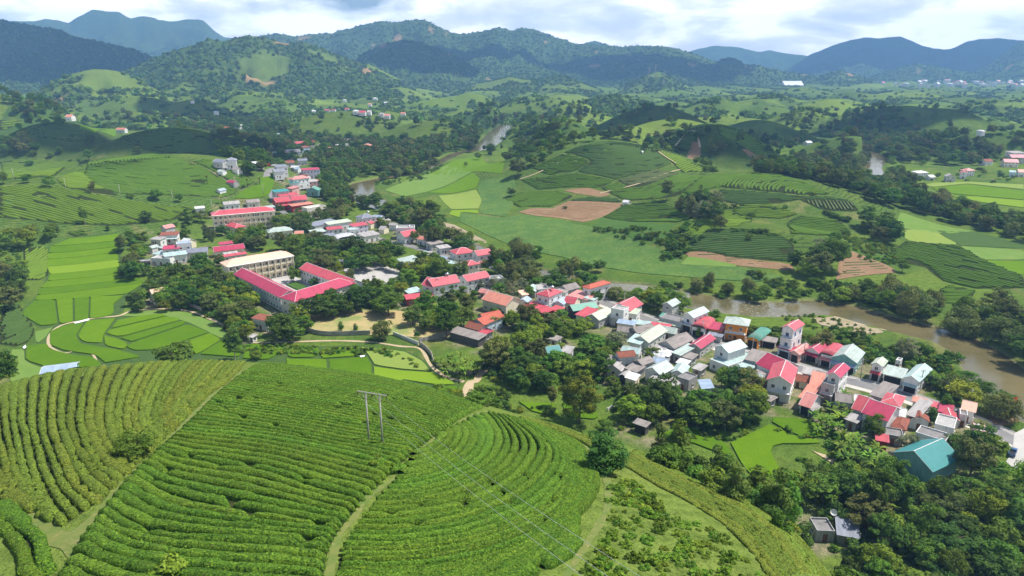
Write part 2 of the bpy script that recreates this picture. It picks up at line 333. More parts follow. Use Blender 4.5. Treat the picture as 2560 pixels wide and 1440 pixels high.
class MB:                                            # collects boxes, tubes and plates into ONE mesh
    def __init__(s): s.v = []; s.f = []
    def add(s, vs, fs): 
        o = len(s.v); s.v += [tuple(map(float, v)) for v in vs]; s.f += [tuple(o+i for i in f) for f in fs]; return s
    def box(s, x0, x1, y0, y1, z0, z1):
        return s.add([(x0,y0,z0),(x1,y0,z0),(x1,y1,z0),(x0,y1,z0),(x0,y0,z1),(x1,y0,z1),(x1,y1,z1),(x0,y1,z1)], [(0,3,2,1),(4,5,6,7),(0,1,5,4),(1,2,6,5),(2,3,7,6),(3,0,4,7)])
    def tube(s, a, b, r0, r1=None, n=6):
        r1 = r0 if r1 is None else r1; a = Vector(a); b = Vector(b); d = (b-a).normalized(); q = d.to_track_quat('Z', 'Y'); vs = []
        for c, r in ((a, r0), (b, r1)):
            for i in range(n): vs.append(c+q @ Vector((r*math.cos(2*math.pi*i/n), r*math.sin(2*math.pi*i/n), 0)))
        return s.add(vs, [(i, (i+1) % n, n+(i+1) % n, n+i) for i in range(n)]+[tuple(range(n))[::-1], tuple(range(n, 2*n))])
    def plate(s, pts, t):                             # polygon extruded down by t
        n = len(pts); vs = [Vector(p) for p in pts]+[Vector(p)-Vector((0, 0, t)) for p in pts]
        return s.add(vs, [tuple(range(n)), tuple(range(n, 2*n))[::-1]]+[(i, n+i, n+(i+1) % n, (i+1) % n) for i in range(n)])
    def build(s, name, mat=None, parent=None, smooth=False):
        me = bpy.data.meshes.new(name); me.from_pydata(s.v, [], s.f); me.update()
        if smooth: me.polygons.foreach_set('use_smooth', [True]*len(me.polygons))
        return link(name, me, parent, mat)
# ------------------------------------------------------------------ ground, river
GR = MAT('ground_cover', (0.1,0.2,0.05), attr='Col', rough=1, spec=0.0, var=[(0.045,(0.19,0.22,0.050),0.50,0.68,0.55),(0.35,(0.045,0.085,0.016),0.42,0.70,0.65),(1.1,(0.20,0.25,0.055),0.55,0.72,0.5),(2.6,(0.025,0.05,0.010),0.50,0.68,0.6)], bump=(1.2,0.9,0.8))
_t = GR.node_tree; _p = [n for n in _t.nodes if n.type == 'BSDF_PRINCIPLED'][0]; _c = _p.inputs['Base Color'].links[0].from_socket; _tc = [n for n in _t.nodes if n.type == 'TEX_COORD'][0].outputs['Object']
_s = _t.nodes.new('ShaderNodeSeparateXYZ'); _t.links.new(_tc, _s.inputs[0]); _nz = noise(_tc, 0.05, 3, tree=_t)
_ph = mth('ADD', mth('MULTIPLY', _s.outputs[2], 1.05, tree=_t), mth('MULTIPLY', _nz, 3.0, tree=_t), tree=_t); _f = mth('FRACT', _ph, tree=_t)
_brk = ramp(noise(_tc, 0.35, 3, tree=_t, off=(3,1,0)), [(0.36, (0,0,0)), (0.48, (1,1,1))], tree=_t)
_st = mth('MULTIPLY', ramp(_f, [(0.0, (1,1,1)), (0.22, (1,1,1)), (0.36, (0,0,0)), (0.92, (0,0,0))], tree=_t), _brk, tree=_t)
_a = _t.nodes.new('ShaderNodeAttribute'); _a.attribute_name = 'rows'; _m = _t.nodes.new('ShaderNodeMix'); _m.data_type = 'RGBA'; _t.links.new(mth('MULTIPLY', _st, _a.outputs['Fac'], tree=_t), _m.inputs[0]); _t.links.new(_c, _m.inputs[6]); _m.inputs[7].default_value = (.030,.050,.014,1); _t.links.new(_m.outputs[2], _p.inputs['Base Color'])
naz, nr = 500, 800
az = np.linspace(-math.radians(52), math.radians(52), naz); rr = 9.0*(11400/9.0)**(np.linspace(0, 1, nr))
TH, RR = np.meshgrid(az, rr); X = RR*np.sin(TH); Y = RR*np.cos(TH)
Z, bid, best, cid, ch, mid, mt, rd, nh, zb = terr(X, Y, True)
def C(*a): return np.array(a, float)
grass, tea, forest, light, soil, sand, bush = C(.135,.205,.032), C(.080,.132,.026), C(.042,.080,.022), C(.185,.265,.042), C(.33,.19,.10), C(.42,.33,.21), C(.085,.150,.028)
_Zg, _Rg = Z, rd
def _grid(A, x, y, out):                               # the same ground read back from its own mesh
    x = np.asarray(x, float); y = np.asarray(y, float); r = np.maximum(np.hypot(x, y), 9.0); th = np.arctan2(x, y)
    v = np.log(r/9.0)/math.log(11400/9.0)*(nr-1); u = (th-az[0])/(az[1]-az[0]); okk = (u >= 0) & (u <= naz-1.001) & (v <= nr-1.001); u = np.clip(u, 0, naz-1.001); v = np.clip(v, 0, nr-1.001)
    i = u.astype(int); j = v.astype(int); fu = u-i; fv = v-j
    return (A[j, i]*(1-fu)+A[j, i+1]*fu)*(1-fv)+(A[j+1, i]*(1-fu)+A[j+1, i+1]*fu)*fv
def terr(x, y): return _grid(_Zg, x, y, 0)
def rivd(x, y): return _grid(_Rg, x, y, 0)
n1 = fbm(X/45, Y/45, 91, 4); n2 = fbm(X/300, Y/300, 92, 4); n3 = fbm(X/12, Y/12, 93, 3); n4 = fbm(X/90, Y/90, 97, 4)
def mixc(a, b, t): return a*(1-t[..., None])+b*t[..., None]
colr = mixc(np.broadcast_to(grass, X.shape+(3,)), np.broadcast_to(bush, X.shape+(3,)), sstep(.4, .65, n1))
# far rolling country: each small hill its own cover
far = sstep(1050, 1350, RR); pal = np.array([tea*1.3, light*.95, tea*1.5, grass, tea*1.15, light*1.05, grass*1.1])
hc = pal[(cid*6.99).astype(int)]; low = sstep(.35, .1, ch/34.0)
fc = mixc(hc, np.broadcast_to(forest*1.2, X.shape+(3,)), np.clip(low*sstep(.44, .58, n1+.12*n2)*.9+sstep(.60, .66, n4)*.7, 0, 1))
colr = mixc(colr, fc, far)
dcol = {0:tea*1.2,1:tea*1.2,2:tea*1.1,3:tea*.9,4:light*.9,5:forest*1.6,6:tea*1.25,7:tea*1.1,8:light,9:tea*.8,10:light*1.1,11:grass*.8,12:grass*.75,13:tea*.95,14:tea*.85,15:tea*1.3,16:tea*1.25,17:bush*1.1,18:tea*1.25,19:light*.85,20:light*.9,21:forest*1.5,22:tea*1.3,23:light,25:grass*.9}
for i, c in dcol.items():
    colr = mixc(colr, np.broadcast_to(c, colr.shape), (bid == i)*sstep(2, 8, best))
mtf = sstep(6, 40, mt)*sstep(-8, 8, mt-ch)
mc = mixc(np.broadcast_to(forest*.95, X.shape+(3,)), np.broadcast_to(bush*.75, X.shape+(3,)), sstep(.46, .66, n2*.5+n4*.5)*np.where(RR > 3600, .5, 1))
for i, amt in ((2, 1.0), (3, .75), (7, 1.0), (8, .45), (13, .7), (14, .75)):
    mc = mixc(mc, np.broadcast_to(light*.85, mc.shape), (mid == i)*amt*sstep(.44, .60, fbm(X/170, Y/170, 191, 4)))
colr = mixc(colr, mc, mtf)
sl_ = sstep(.80, .82, fbm(X/110, Y/110, 201, 3))*mtf*(RR < 6500)*(mid > 1); colr = mixc(colr, np.broadcast_to(soil*1.3, colr.shape), sl_)
colr = mixc(colr, np.broadcast_to(sand*.8, colr.shape), sstep(4, 0.5, rd)*(RR < 900)*.8)
colr = mixc(colr, np.broadcast_to(C(.165,.225,.045), colr.shape), sstep(-2, 2, nh-zb+2)*(RR < 400))
sn = sstep(.62, .72, n3)*sstep(.5, .6, n1)*(RR < 1000)*(nh < zb); colr = mixc(colr, np.broadcast_to(C(.28,.22,.10), colr.shape), sn*.5)
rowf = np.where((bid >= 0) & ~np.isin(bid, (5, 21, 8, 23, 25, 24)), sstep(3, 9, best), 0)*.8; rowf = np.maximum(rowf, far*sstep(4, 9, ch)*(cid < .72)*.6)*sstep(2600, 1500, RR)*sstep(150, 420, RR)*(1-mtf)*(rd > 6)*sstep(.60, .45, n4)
V = np.stack([X, Y, Z], 2).reshape(-1, 3); i = (np.arange(nr-1)[:, None]*naz+np.arange(naz-1)[None]).ravel()
ground = link('ground', mesh_np('ground', V, np.stack([i, i+1, i+naz+1, i+naz], 1), True, {'Col': colr.reshape(-1, 3), 'rows': rowf.ravel()}), None, GR)
tag(ground, 'green valley floor and rolling tea hills running out to forested mountains', kind='structure')
# water
wm = bpy.data.materials.new('river_water'); wm.use_nodes = True; t = wm.node_tree; p = t.nodes['Principled BSDF']; tcn = t.nodes.new('ShaderNodeTexCoord')
c = ramp(noise(tcn.outputs['Object'], 0.03, 4, tree=t), [(0.35, (0.095,0.085,0.035)), (0.65, (0.165,0.135,0.065))], tree=t)
fo = noise(tcn.outputs['Object'], 0.9, 5, 0.7, 1.0, tree=t); fm = t.nodes.new('ShaderNodeAttribute'); fm.attribute_name = 'rapid'
fmix = t.nodes.new('ShaderNodeMix'); fmix.data_type = 'RGBA'; t.links.new(mth('MULTIPLY', fm.outputs['Fac'], ramp(fo, [(0.54, (0,0,0)), (0.66, (1,1,1))], tree=t), tree=t), fmix.inputs[0]); t.links.new(c, fmix.inputs[6]); fmix.inputs[7].default_value = (.42,.42,.38,1)
t.links.new(fmix.outputs[2], p.inputs['Base Color']); p.inputs['Roughness'].default_value = 0.12; p.inputs['Specular IOR Level'].default_value = 0.5
bp = t.nodes.new('ShaderNodeBump'); bp.inputs['Strength'].default_value = 0.35; bp.inputs['Distance'].default_value = 0.15; t.links.new(noise(tcn.outputs['Object'], 0.8, 4, tree=t), bp.inputs['Height']); t.links.new(bp.outputs[0], p.inputs['Normal'])
rapid = P(1900, 772)
for nm, (pts, w), lb in (('river', RV[0], 'muddy brown river winding past the village'), ('river', RV[1], 'brown river bend between dark trees beyond the tea hills')):
    p_ = catmull(np.column_stack([pts, w]), 6); d = np.gradient(p_[:, :2], axis=0); d /= np.hypot(d[:, 0], d[:, 1])[:, None]; n_ = np.stack([-d[:, 1], d[:, 0]], 1)
    ks = np.linspace(-.5, .5, 7); Xw = p_[:, None, :2]+n_[:, None]*(ks[None, :, None]*(p_[:, 2]+7)[:, None, None])
    Vw = np.concatenate([Xw, np.full(Xw.shape[:2]+(1,), -0.95)], 2).reshape(-1, 3); i = (np.arange(len(p_)-1)[:, None]*7+np.arange(6)[None]).ravel()
    rp = sstep(20, 6, np.hypot(Vw[:, 0]-rapid[0], Vw[:, 1]-rapid[1]))
    o = link(nm, mesh_np(nm, Vw, np.stack([i, i+7, i+8, i+1], 1), True, {'rapid': rp}), None, wm); tag(o, lb, kind='structure')
# ------------------------------------------------------------------ materials of the fields
def green(name, col, dk, lt, **k):
    return MAT(name, col, rough=1, spec=0.02, var=[(0.12, lt, 0.45, 0.75, 0.6), (1.6, dk, 0.45, 0.75, 0.55)], bump=(2.5, 0.5, 0.25), **k)
RICE = [green('rice_deep', (.080,.160,.008), (.045,.105,.006), (.115,.200,.010)), green('rice_mid', (.102,.190,.008), (.062,.135,.006), (.140,.230,.012)),
        green('rice_lime', (.165,.260,.018), (.110,.200,.014), (.190,.280,.022)), green('rice_yellow', (.20,.27,.055), (.12,.20,.03), (.26,.29,.07))]
CORN = MAT('maize', (.105,.190,.042), rough=1, spec=.02, var=[(0.02,(.075,.150,.040),.42,.62,.8),(0.09,(.16,.23,.05),.45,.68,.8),(0.5,(.055,.120,.030),.45,.66,.7),(2.2,(.16,.26,.08),.52,.72,.6)], bump=(2.0,1.0,.8))
GRASSL = green('meadow', (.135,.225,.045), (.08,.15,.03), (.21,.26,.07))
GRASSD = green('scrub_green', (.062,.125,.026), (.034,.075,.016), (.10,.17,.035))
TEAD = green('tea_dark', (.062,.110,.028), (.040,.075,.020), (.085,.140,.034))
TEAM = green('tea_mid', (.082,.150,.020), (.050,.095,.014), (.115,.195,.026))
TEAY = green('tea_lime', (.120,.195,.022), (.075,.130,.016), (.165,.235,.032))
TEAB = green('tea_dull', (.098,.125,.048), (.06,.09,.03), (.13,.15,.055))
SOIL = MAT('red_soil', (.26,.145,.080), rough=1, var=[(0.06,(.31,.20,.115),.45,.65,.7),(0.4,(.20,.115,.06),.45,.68,.7),(1.1,(.11,.15,.035),.54,.64,.85)], bump=(1.0,1.0,.5))
TSHADE = MAT('tea_ground_shade', (.026,.040,.012), rough=1, spec=0, var=[(0.5,(.06,.055,.022),.45,.7,.7)])  # soil with the shade between tea rows painted into its dark colour
BUND = MAT('bund_grass_shade', (.042,.085,.014), rough=1, var=[(0.8,(.10,.15,.03),.5,.7,.6)])  # grass darkened to stand for the shadow along the rice edges
YARD = MAT('ochre_yard', (.42,.32,.15), rough=1, var=[(0.07,(.17,.24,.055),.42,.60,.9),(0.6,(.33,.22,.11),.45,.7,.4)], bump=(2,.4,.1))
SAND = MAT('river_sand', (.34,.27,.18), rough=1, var=[(0.12,(.22,.19,.09),.45,.65,.8),(0.8,(.10,.15,.04),.56,.7,.7)], bump=(1.5,.5,.2))
CONC = MAT('concrete_ground', (.44,.42,.39), rough=.9, var=[(0.15,(.30,.29,.27),.4,.7,.7),(1.2,(.5,.48,.45),.5,.7,.4)], bump=(4,.2,.03))
PATH = MAT('path_earth', (.145,.170,.040), rough=1, var=[(0.5,(.085,.145,.024),.42,.62,.85),(1.2,(.33,.24,.12),.56,.72,.7)], bump=(4,.5,.06))
TRACK = MAT('dirt_track', (.45,.35,.22), rough=1, var=[(0.6,(.30,.25,.12),.45,.7,.5)], bump=(4,.4,.05))
ASPH = MAT('road_surface', (.185,.18,.178), rough=.9, var=[(0.2,(.27,.26,.245),.42,.68,.7),(2.0,(.13,.13,.13),.5,.7,.4)], bump=(6,.2,.02))
PAVE = MAT('pavement_concrete', (.47,.44,.39), rough=.9, var=[(0.5,(.34,.32,.28),.45,.7,.6)], bump=(5,.2,.02))
# ------------------------------------------------------------------ rice paddies (valley floor)
def paddy(poly, m, label, off=0.48, step=4.0, name='rice_paddy', cat='rice paddy', inset=0.24, world=False):
    w = np.array(poly, float) if world else Gp(poly)
    o = drape(name, w, off, step, m, skirt=True, inset=inset)
    if o: tag(o, label, kind='structure')
    return o
left = [(175,597),(126,617),(120,635),(118,650),(117,668),(124,687),(118,704),(98,722),(92,740),(86,753)]
right = [(300,584),(318,600),(302,617),(294,632),(298,650),(302,668),(322,682),(350,696),(362,708),(318,736)]
sh = [1,0,0,2,2,1,1,1,1]; sh = [1,0,1,1,2,1,1,0,1]
for i in range(9):
    a, b, c, d = left[i], right[i], right[i+1], left[i+1]; mid_ = lambda p, q, f: (p[0]+(q[0]-p[0])*f, p[1]+(q[1]-p[1])*f+2*math.sin(math.pi*f))
    top = [mid_(a, b, f) for f in (0,.25,.5,.75,1)]; bot = [mid_(d, c, f) for f in (1,.75,.5,.25,0)]
    paddy(top+bot, RICE[sh[i]], 'long strip of green rice between dark bunds in the big left-hand field, strip %s from its far end' % ['first','second','third','fourth','fifth','sixth','seventh','eighth','ninth'][i])
pads = [([(86,753),(60,775),(48,785),(100,816),(146,812),(138,750)],0,'dark green rice plot at the lower left corner of the big field'),
 ([(140,750),(148,812),(184,806),(183,747)],1,'rice plot beside the dark corner plot of the big field'),
 ([(185,747),(186,805),(222,800),(224,743)],0,'rice plot just above the white sheet on the dyke'),
 ([(226,743),(224,799),(272,793),(286,782),(285,760),(310,740)],1,'rice plot at the lower right corner of the big field'),
 ([(66,866),(118,860),(128,875),(178,888),(233,894),(256,911),(205,922),(110,917),(63,902)],0,'dark rice plot curving round the bottom left of the valley'),
 ([(124,832),(150,818),(214,804),(200,826),(191,843),(205,861),(255,869),(300,877),(358,893),(300,903),(262,909),(238,889),(160,878),(124,864)],0,'broad dark rice plot wrapping round the yellower one'),
 ([(218,803),(290,797),(262,835),(256,860),(208,857),(194,843),(204,824)],1,'yellowish green rice plot inside the curved bund'),
 ([(294,802),(345,792),(402,786),(419,790),(277,823)],1,'first slanting rice strip right of the curved bund'),
 ([(274,826),(420,792),(458,800),(300,844),(264,836)],1,'second slanting rice strip below the first'),
 ([(300,847),(461,802),(468,810),(330,856)],0,'narrow dark slanting rice strip between two black bunds'),
 ([(331,859),(470,812),(524,832),(440,861),(400,876),(330,878),(314,866)],0,'wide slanting rice plot below the narrow strip'),
 ([(259,840),(298,849),(322,860),(312,876),(262,866)],1,'small yellowish rice plot at the tip of the slanting strips'),
 ([(442,863),(526,834),(555,850),(496,887),(430,885)],1,'rice plot beside the round dark bush'),
 ([(500,887),(558,851),(610,860),(600,895)],0,'rice plot behind the tall thin tree'),
 ([(615,862),(690,862),(715,876),(668,902),(606,898)],0,'dark rice plot right of the tall thin tree'),
 ([(721,873),(802,871),(797,886),(787,895),(718,896)],0,'dark small rice plot below the hedge bank'),
 ([(806,873),(899,868),(894,892),(800,898)],1,'lighter rice plot with a white scarecrow rag at its side'),
 ([(716,899),(818,900),(806,922),(700,912)],1,'yellow green rice plot nearest the tea hill'),
 ([(822,901),(918,893),(930,914),(912,938),(812,928)],0,'deep green rice plot in the middle of the right hand group'),
 ([(903,869),(1010,880),(1058,905),(1078,930),(1005,925),(936,915),(922,892)],3,'pale yellow ripe rice plot under the compound wall'),
 ([(934,918),(1005,928),(1080,933),(1146,962),(1100,965),(1000,950),(918,938)],2,'bright lime rice plot left of the sandy lane'),
 ([(990,952),(1100,968),(1146,966),(1140,982),(1060,975)],0,'thin dark rice plot along the foot of the tea hill'),
 ([(1296,1006),(1384,1010),(1402,1042),(1334,1034)],1,'small rice plot behind the tree on the crest'),
 ([(1404,1008),(1478,1000),(1500,1052),(1412,1044)],0,'dark rice plot under the yellow flowering tree'),
 ([(1932,1044),(2000,1048),(2062,1066),(2058,1098),(1995,1093),(1928,1058)],0,'dark rice plot below the banana trees, the farther of two'),
 ([(1824,1108),(1878,1084),(1924,1062),(1994,1096),(2056,1102),(2050,1112),(1938,1112),(1926,1128),(1940,1155),(1962,1195),(1925,1212),(1880,1196),(1850,1158)],1,'L shaped bright rice plot at the foot of the right hand tea slope'),
 ([(1642,1092),(1700,1064),(1752,1078),(1812,1108),(1842,1150),(1790,1132),(1722,1106)],0,'deep green rice plot beside the open wooden hut'),
 ([(585,496),(604,478),(650,460),(650,446),(690,440),(682,470),(672,490),(625,498)],0,'deep green paddy between the tea hill and the village street'),
 ([(200,322),(230,310),(290,312),(320,322),(290,336),(240,334)],1,'far paddy between the two dark tea domes'),
 ([(2330,470),(2420,462),(2560,478),(2560,500),(2440,490),(2350,482)],1,'long green field this side of the far village'),
 ([(2300,466),(2330,458),(2420,455),(2560,462),(2560,474),(2420,460),(2335,468)],3,'yellowish field edge in front of the far village'),
 ([(2380,492),(2440,492),(2560,503),(2560,520),(2450,506)],2,'lime green field beyond the long dark tree belt')]
for pl, m, lb in pads: paddy(pl, RICE[m], lb)
for pl, lb in [([(178,592),(300,580),(322,600),(300,640),(365,712),(318,745),(308,780),(286,790),(150,822),(100,822),(40,785),(84,748),(114,700),(114,620)],'shade-painted bunds round the strips of the big left hand field'),
 ([(120,832),(150,814),(215,799),(345,788),(425,780),(530,830),(612,856),(716,868),(720,905),(600,905),(300,915),(235,925),(60,905),(62,862),(118,856)],'shade-painted bunds between the curved rice plots'),
 ([(718,868),(905,864),(1015,876),(1064,903),(1084,928),(1152,962),(1144,988),(1040,985),(900,945),(718,915)],'shade-painted bunds between the rice plots below the field wall')]:
    tag(drape('bund', Gp(pl), .05, 6, BUND), lb, kind='structure')
# the plain across the river: maize and small crops
for pl, m, lb in [
 ([(1150,532),(1262,546),(1300,537),(1400,550),(1470,566),(1590,602),(1690,640),(1720,662),(1850,668),(1962,692),(1900,706),(1800,700),(1700,692),(1600,684),(1500,668),(1400,642),(1300,624),(1225,592),(1150,555)],CORN,'large bluish green maize field across the river'),
 ([(960,476),(1058,434),(1130,410),(1180,430),(1120,462),(1066,480),(1010,492)],GRASSL,'pale meadow at the river bend'),
 ([(1066,436),(1140,400),(1200,392),(1262,408),(1255,436),(1180,430)],RICE[1],'green strips of crop under the far tree line'),
 ([(1068,482),(1122,464),(1182,432),(1200,448),(1190,470),(1130,484)],RICE[1],'bright green crop strip in the river plain'),
 ([(1096,490),(1190,474),(1206,500),(1196,522),(1128,524),(1110,508)],RICE[3],'pale ripe patch on the river plain'),
 ([(1204,452),(1286,440),(1290,470),(1288,500),(1262,542),(1200,534),(1202,500),(1194,472)],CORN,'bluish green crop at the foot of the mid tea hill'),
 ([(1130,526),(1196,525),(1196,534),(1152,530),(1150,545),(1120,536)],RICE[2],'lime patch above the sandy river bank'),
 ([(1700,662),(1850,670),(1840,662),(1720,640)],GRASSL,'grassy strip between maize and bare bank')]:
    paddy(pl, m, lb, off=0.30, step=6, name='crop_field')
# ------------------------------------------------------------------ patches that lie on the hills
def patch(poly, m, name, label, off=0.22, step=7, n=None):
    o = drape(name, Gp(poly), off, step, m, skirt=True); 
    if o: tag(o, label, kind='structure')
for pl, m, nm, lb in [
 ([(1295,530),(1330,520),(1380,522),(1420,503),(1500,505),(1560,508),(1500,545),(1460,556),(1400,546),(1340,540)],SOIL,'bare_soil','bare red terrace on the mid tea hill'),
 ([(1408,476),(1470,470),(1532,486),(1500,493),(1440,484)],SOIL,'bare_soil','small bare patch above the red terrace'),
 ([(1712,632),(1760,628),(1830,645),(1900,652),(1978,660),(1985,678),(1880,668),(1800,660),(1730,652)],SOIL,'bare_soil','bare bank below the lower tea slope'),
 ([(2090,700),(2100,640),(2120,625),(2160,640),(2230,668),(2240,682),(2150,690)],SOIL,'bare_soil','bare slope beside the big tree clump'),
 ([(1855,374),(1868,372),(1910,402),(1904,410),(1878,394)],SOIL,'bare_soil','orange slip on the far tea hill'),
 ([(1700,388),(1730,352),(1750,358),(1752,388)],SOIL,'bare_soil','brown slip below the hilltop track'),
 ([(1500,545),(1480,565),(1590,600),(1660,600),(1690,560),(1640,560),(1560,552)],GRASSD,'scrub_patch','brown scrub below the bright tea terrace'),
 ([(750,802),(790,785),(860,778),(960,772),(1040,785),(1085,792),(1128,826),(1100,842),(1050,846),(985,838),(900,838),(830,840),(760,826)],YARD,'school_field','ochre playing field beside the school'),
 ([(858,672),(885,655),(925,652),(962,664),(1010,684),(1000,698),(960,712),(890,716),(868,700)],CONC,'paved_yard','pale paved yard behind the pink roofs'),
 ([(672,694),(700,682),(735,692),(800,712),(846,722),(800,738),(748,742),(700,716)],CONC,'courtyard','school courtyard between the pink wings'),
 ([(1990,790),(2010,768),(2050,764),(2110,784),(2160,800),(2230,822),(2200,838),(2120,830),(2050,812)],SAND,'sandbank','sandy flat with dry scrub beside the river'),
 ([(1108,556),(1135,562),(1180,585),(1222,606),(1200,614),(1160,600),(1125,585)],SAND,'sandbank','bare sandy river bank above the village'),
 ([(2030,1128),(2060,1130),(2105,1155),(2100,1168),(2060,1150)],TRACK,'bare_soil','bare earth strip beside the banana plants'),
 ([(2470,1040),(2520,1024),(2552,1040),(2545,1060),(2490,1068)],SOIL,'bare_soil','orange bare ground at the right end of the village'),
 ([(2535,1085),(2600,1070),(2620,1150),(2560,1185),(2505,1168),(2530,1135)],CONC,'parking_strip','pale concrete strip with the parked pickup'),
 ([(30,875),(60,868),(62,905),(110,922),(240,930),(200,945),(20,940)],GRASSL,'grass_patch','pale grass corner beside the dark rice'),
 ([(88,830),(125,822),(136,812),(112,846),(90,862)],GRASSL,'grass_patch','dry grass strip by the tea terrace'),
 ([(300,790),(330,780),(420,776),(470,782),(560,815),(600,830),(560,850),(470,806),(400,786),(340,792)],GRASSL,'grass_patch','grassy bank above the slanting rice strips'),
 ([(2240,560),(2252,530),(2340,560),(2440,578),(2370,585),(2260,572)],GRASSL,'crop_field','bright green slope field below the dark belt'),
 ([(2262,575),(2332,573),(2398,612),(2310,608),(2262,600)],RICE[3],'crop_field','yellow green wedge field on the right slope'),
 ([(2340,576),(2440,580),(2560,612),(2560,622),(2400,614)],TEAD,'crop_field','dark field below the tree belt on the right'),
 ([(2400,616),(2560,626),(2560,650),(2460,650)],GRASSL,'crop_field','pale green field at the right edge'),
 ([(2440,652),(2560,654),(2560,690)],RICE[1],'crop_field','small green corner field at the right edge')]:
    patch(pl, m, nm, lb)
courtg = drape('hedge_garden', Gp([(716,714),(740,706),(768,720),(746,728)]), 0.8, 3, GRASSD, skirt=True); tag(courtg, 'clipped hedge bed in the school courtyard', 'hedge')
# ------------------------------------------------------------------ tea rows as real hedges, on slopes too far to count them
def rows_stuff(name, poly, m, label, spacing=1.9, ang=None, centre=None, w=1.25, h=1.05, step=3.0, gap=0.06, wob=1.2, terrpx=True):
    q = Gp(poly); x0, y0 = q.min(0); x1, y1 = q.max(0); c = q.mean(0); runs = []
    def emit(pts, off):
        ins = inpoly(pts[:, 0], pts[:, 1], q) & (_h(np.floor(np.arange(len(pts))/2.0), np.full(len(pts), off), 3) > gap); i = 0
        while i < len(pts):
            if ins[i]:
                j = i
                while j+1 < len(pts) and ins[j+1]: j += 1
                if j-i >= 1: runs.append(pts[i:j+1])
                i = j+1
            else: i += 1
    R = np.hypot(x1-x0, y1-y0)*0.75
    if centre is None:
        a = math.radians(ang); d = np.array([math.cos(a), math.sin(a)]); n_ = np.array([-d[1], d[0]])
        for k_ in range(int(-R/spacing), int(R/spacing)+1):
            s = np.arange(-R, R, step); p = c+d*s[:, None]+n_*(k_*spacing+wob*3*(vn(s/35, s*0, 4)-.5)+0.25*(vn(s/6, s*0+k_*.37, 8)-.5))[:, None]; emit(p, k_)
    else:
        cc = G([centre[0]], [centre[1]])[0]; dmax = np.hypot(*(q-cc).T).max(); asp = centre[2] if len(centre) > 2 else 1
        for k_ in range(1, int(dmax/spacing*max(1, 1/asp))+1):
            r = k_*spacing; th = np.arange(0, 2*np.pi, step/r); rad = r*(1+0.10*np.sin(2*th+1)+0.05*np.sin(3*th)); p = cc+np.stack([rad*np.cos(th), rad*np.sin(th)*asp], 1); emit(p, k_)
    if not runs: return
    prof = np.array([(-.5,-.2),(-.42,.75),(0,1.0),(.42,.75),(.5,-.2)]); Vs, Fs, o = [], [], 0
    for p in runs:
        d = np.gradient(p, axis=0); d /= np.hypot(d[:, 0], d[:, 1])[:, None]+1e-9; n_ = np.stack([-d[:, 1], d[:, 0]], 1); m_ = len(p)
        e = np.ones(m_); e[0] = e[-1] = 0.55; ww = w*(0.9+0.25*_h(p[:, 0]*9//1, p[:, 1]*9//1, 2))*e; hh = h*(0.8+0.4*_h(p[:, 0]*7//1, p[:, 1]*7//1, 5))
        Xr = p[:, None]+n_[:, None]*(prof[None, :, 0]*ww[:, None])[..., None]
        Vs.append(np.concatenate([Xr, (hh[:, None]*prof[None, :, 1])[..., None]], 2).reshape(-1, 3)); i = (np.arange(m_-1)[:, None]*5+np.arange(4)[None]).ravel()+o
        Fs.append(np.stack([i, i+5, i+6, i+1], 1)); o += m_*5
    V = np.vstack(Vs); V[:, 2] += terr(V[:, 0], V[:, 1]); ob = link(name, mesh_np(name, V, np.vstack(Fs), False), None, m)
    tag(ob, label, kind='stuff'); u = drape('tea_ground_shade', q, .07, 9, TSHADE if m is not SOIL else SOIL);  # dark sheet paints the row-gap shade; red furrows get plain soil
    if u: tag(u, 'shade-painted ground under the '+label[:60], kind='structure')
    return ob
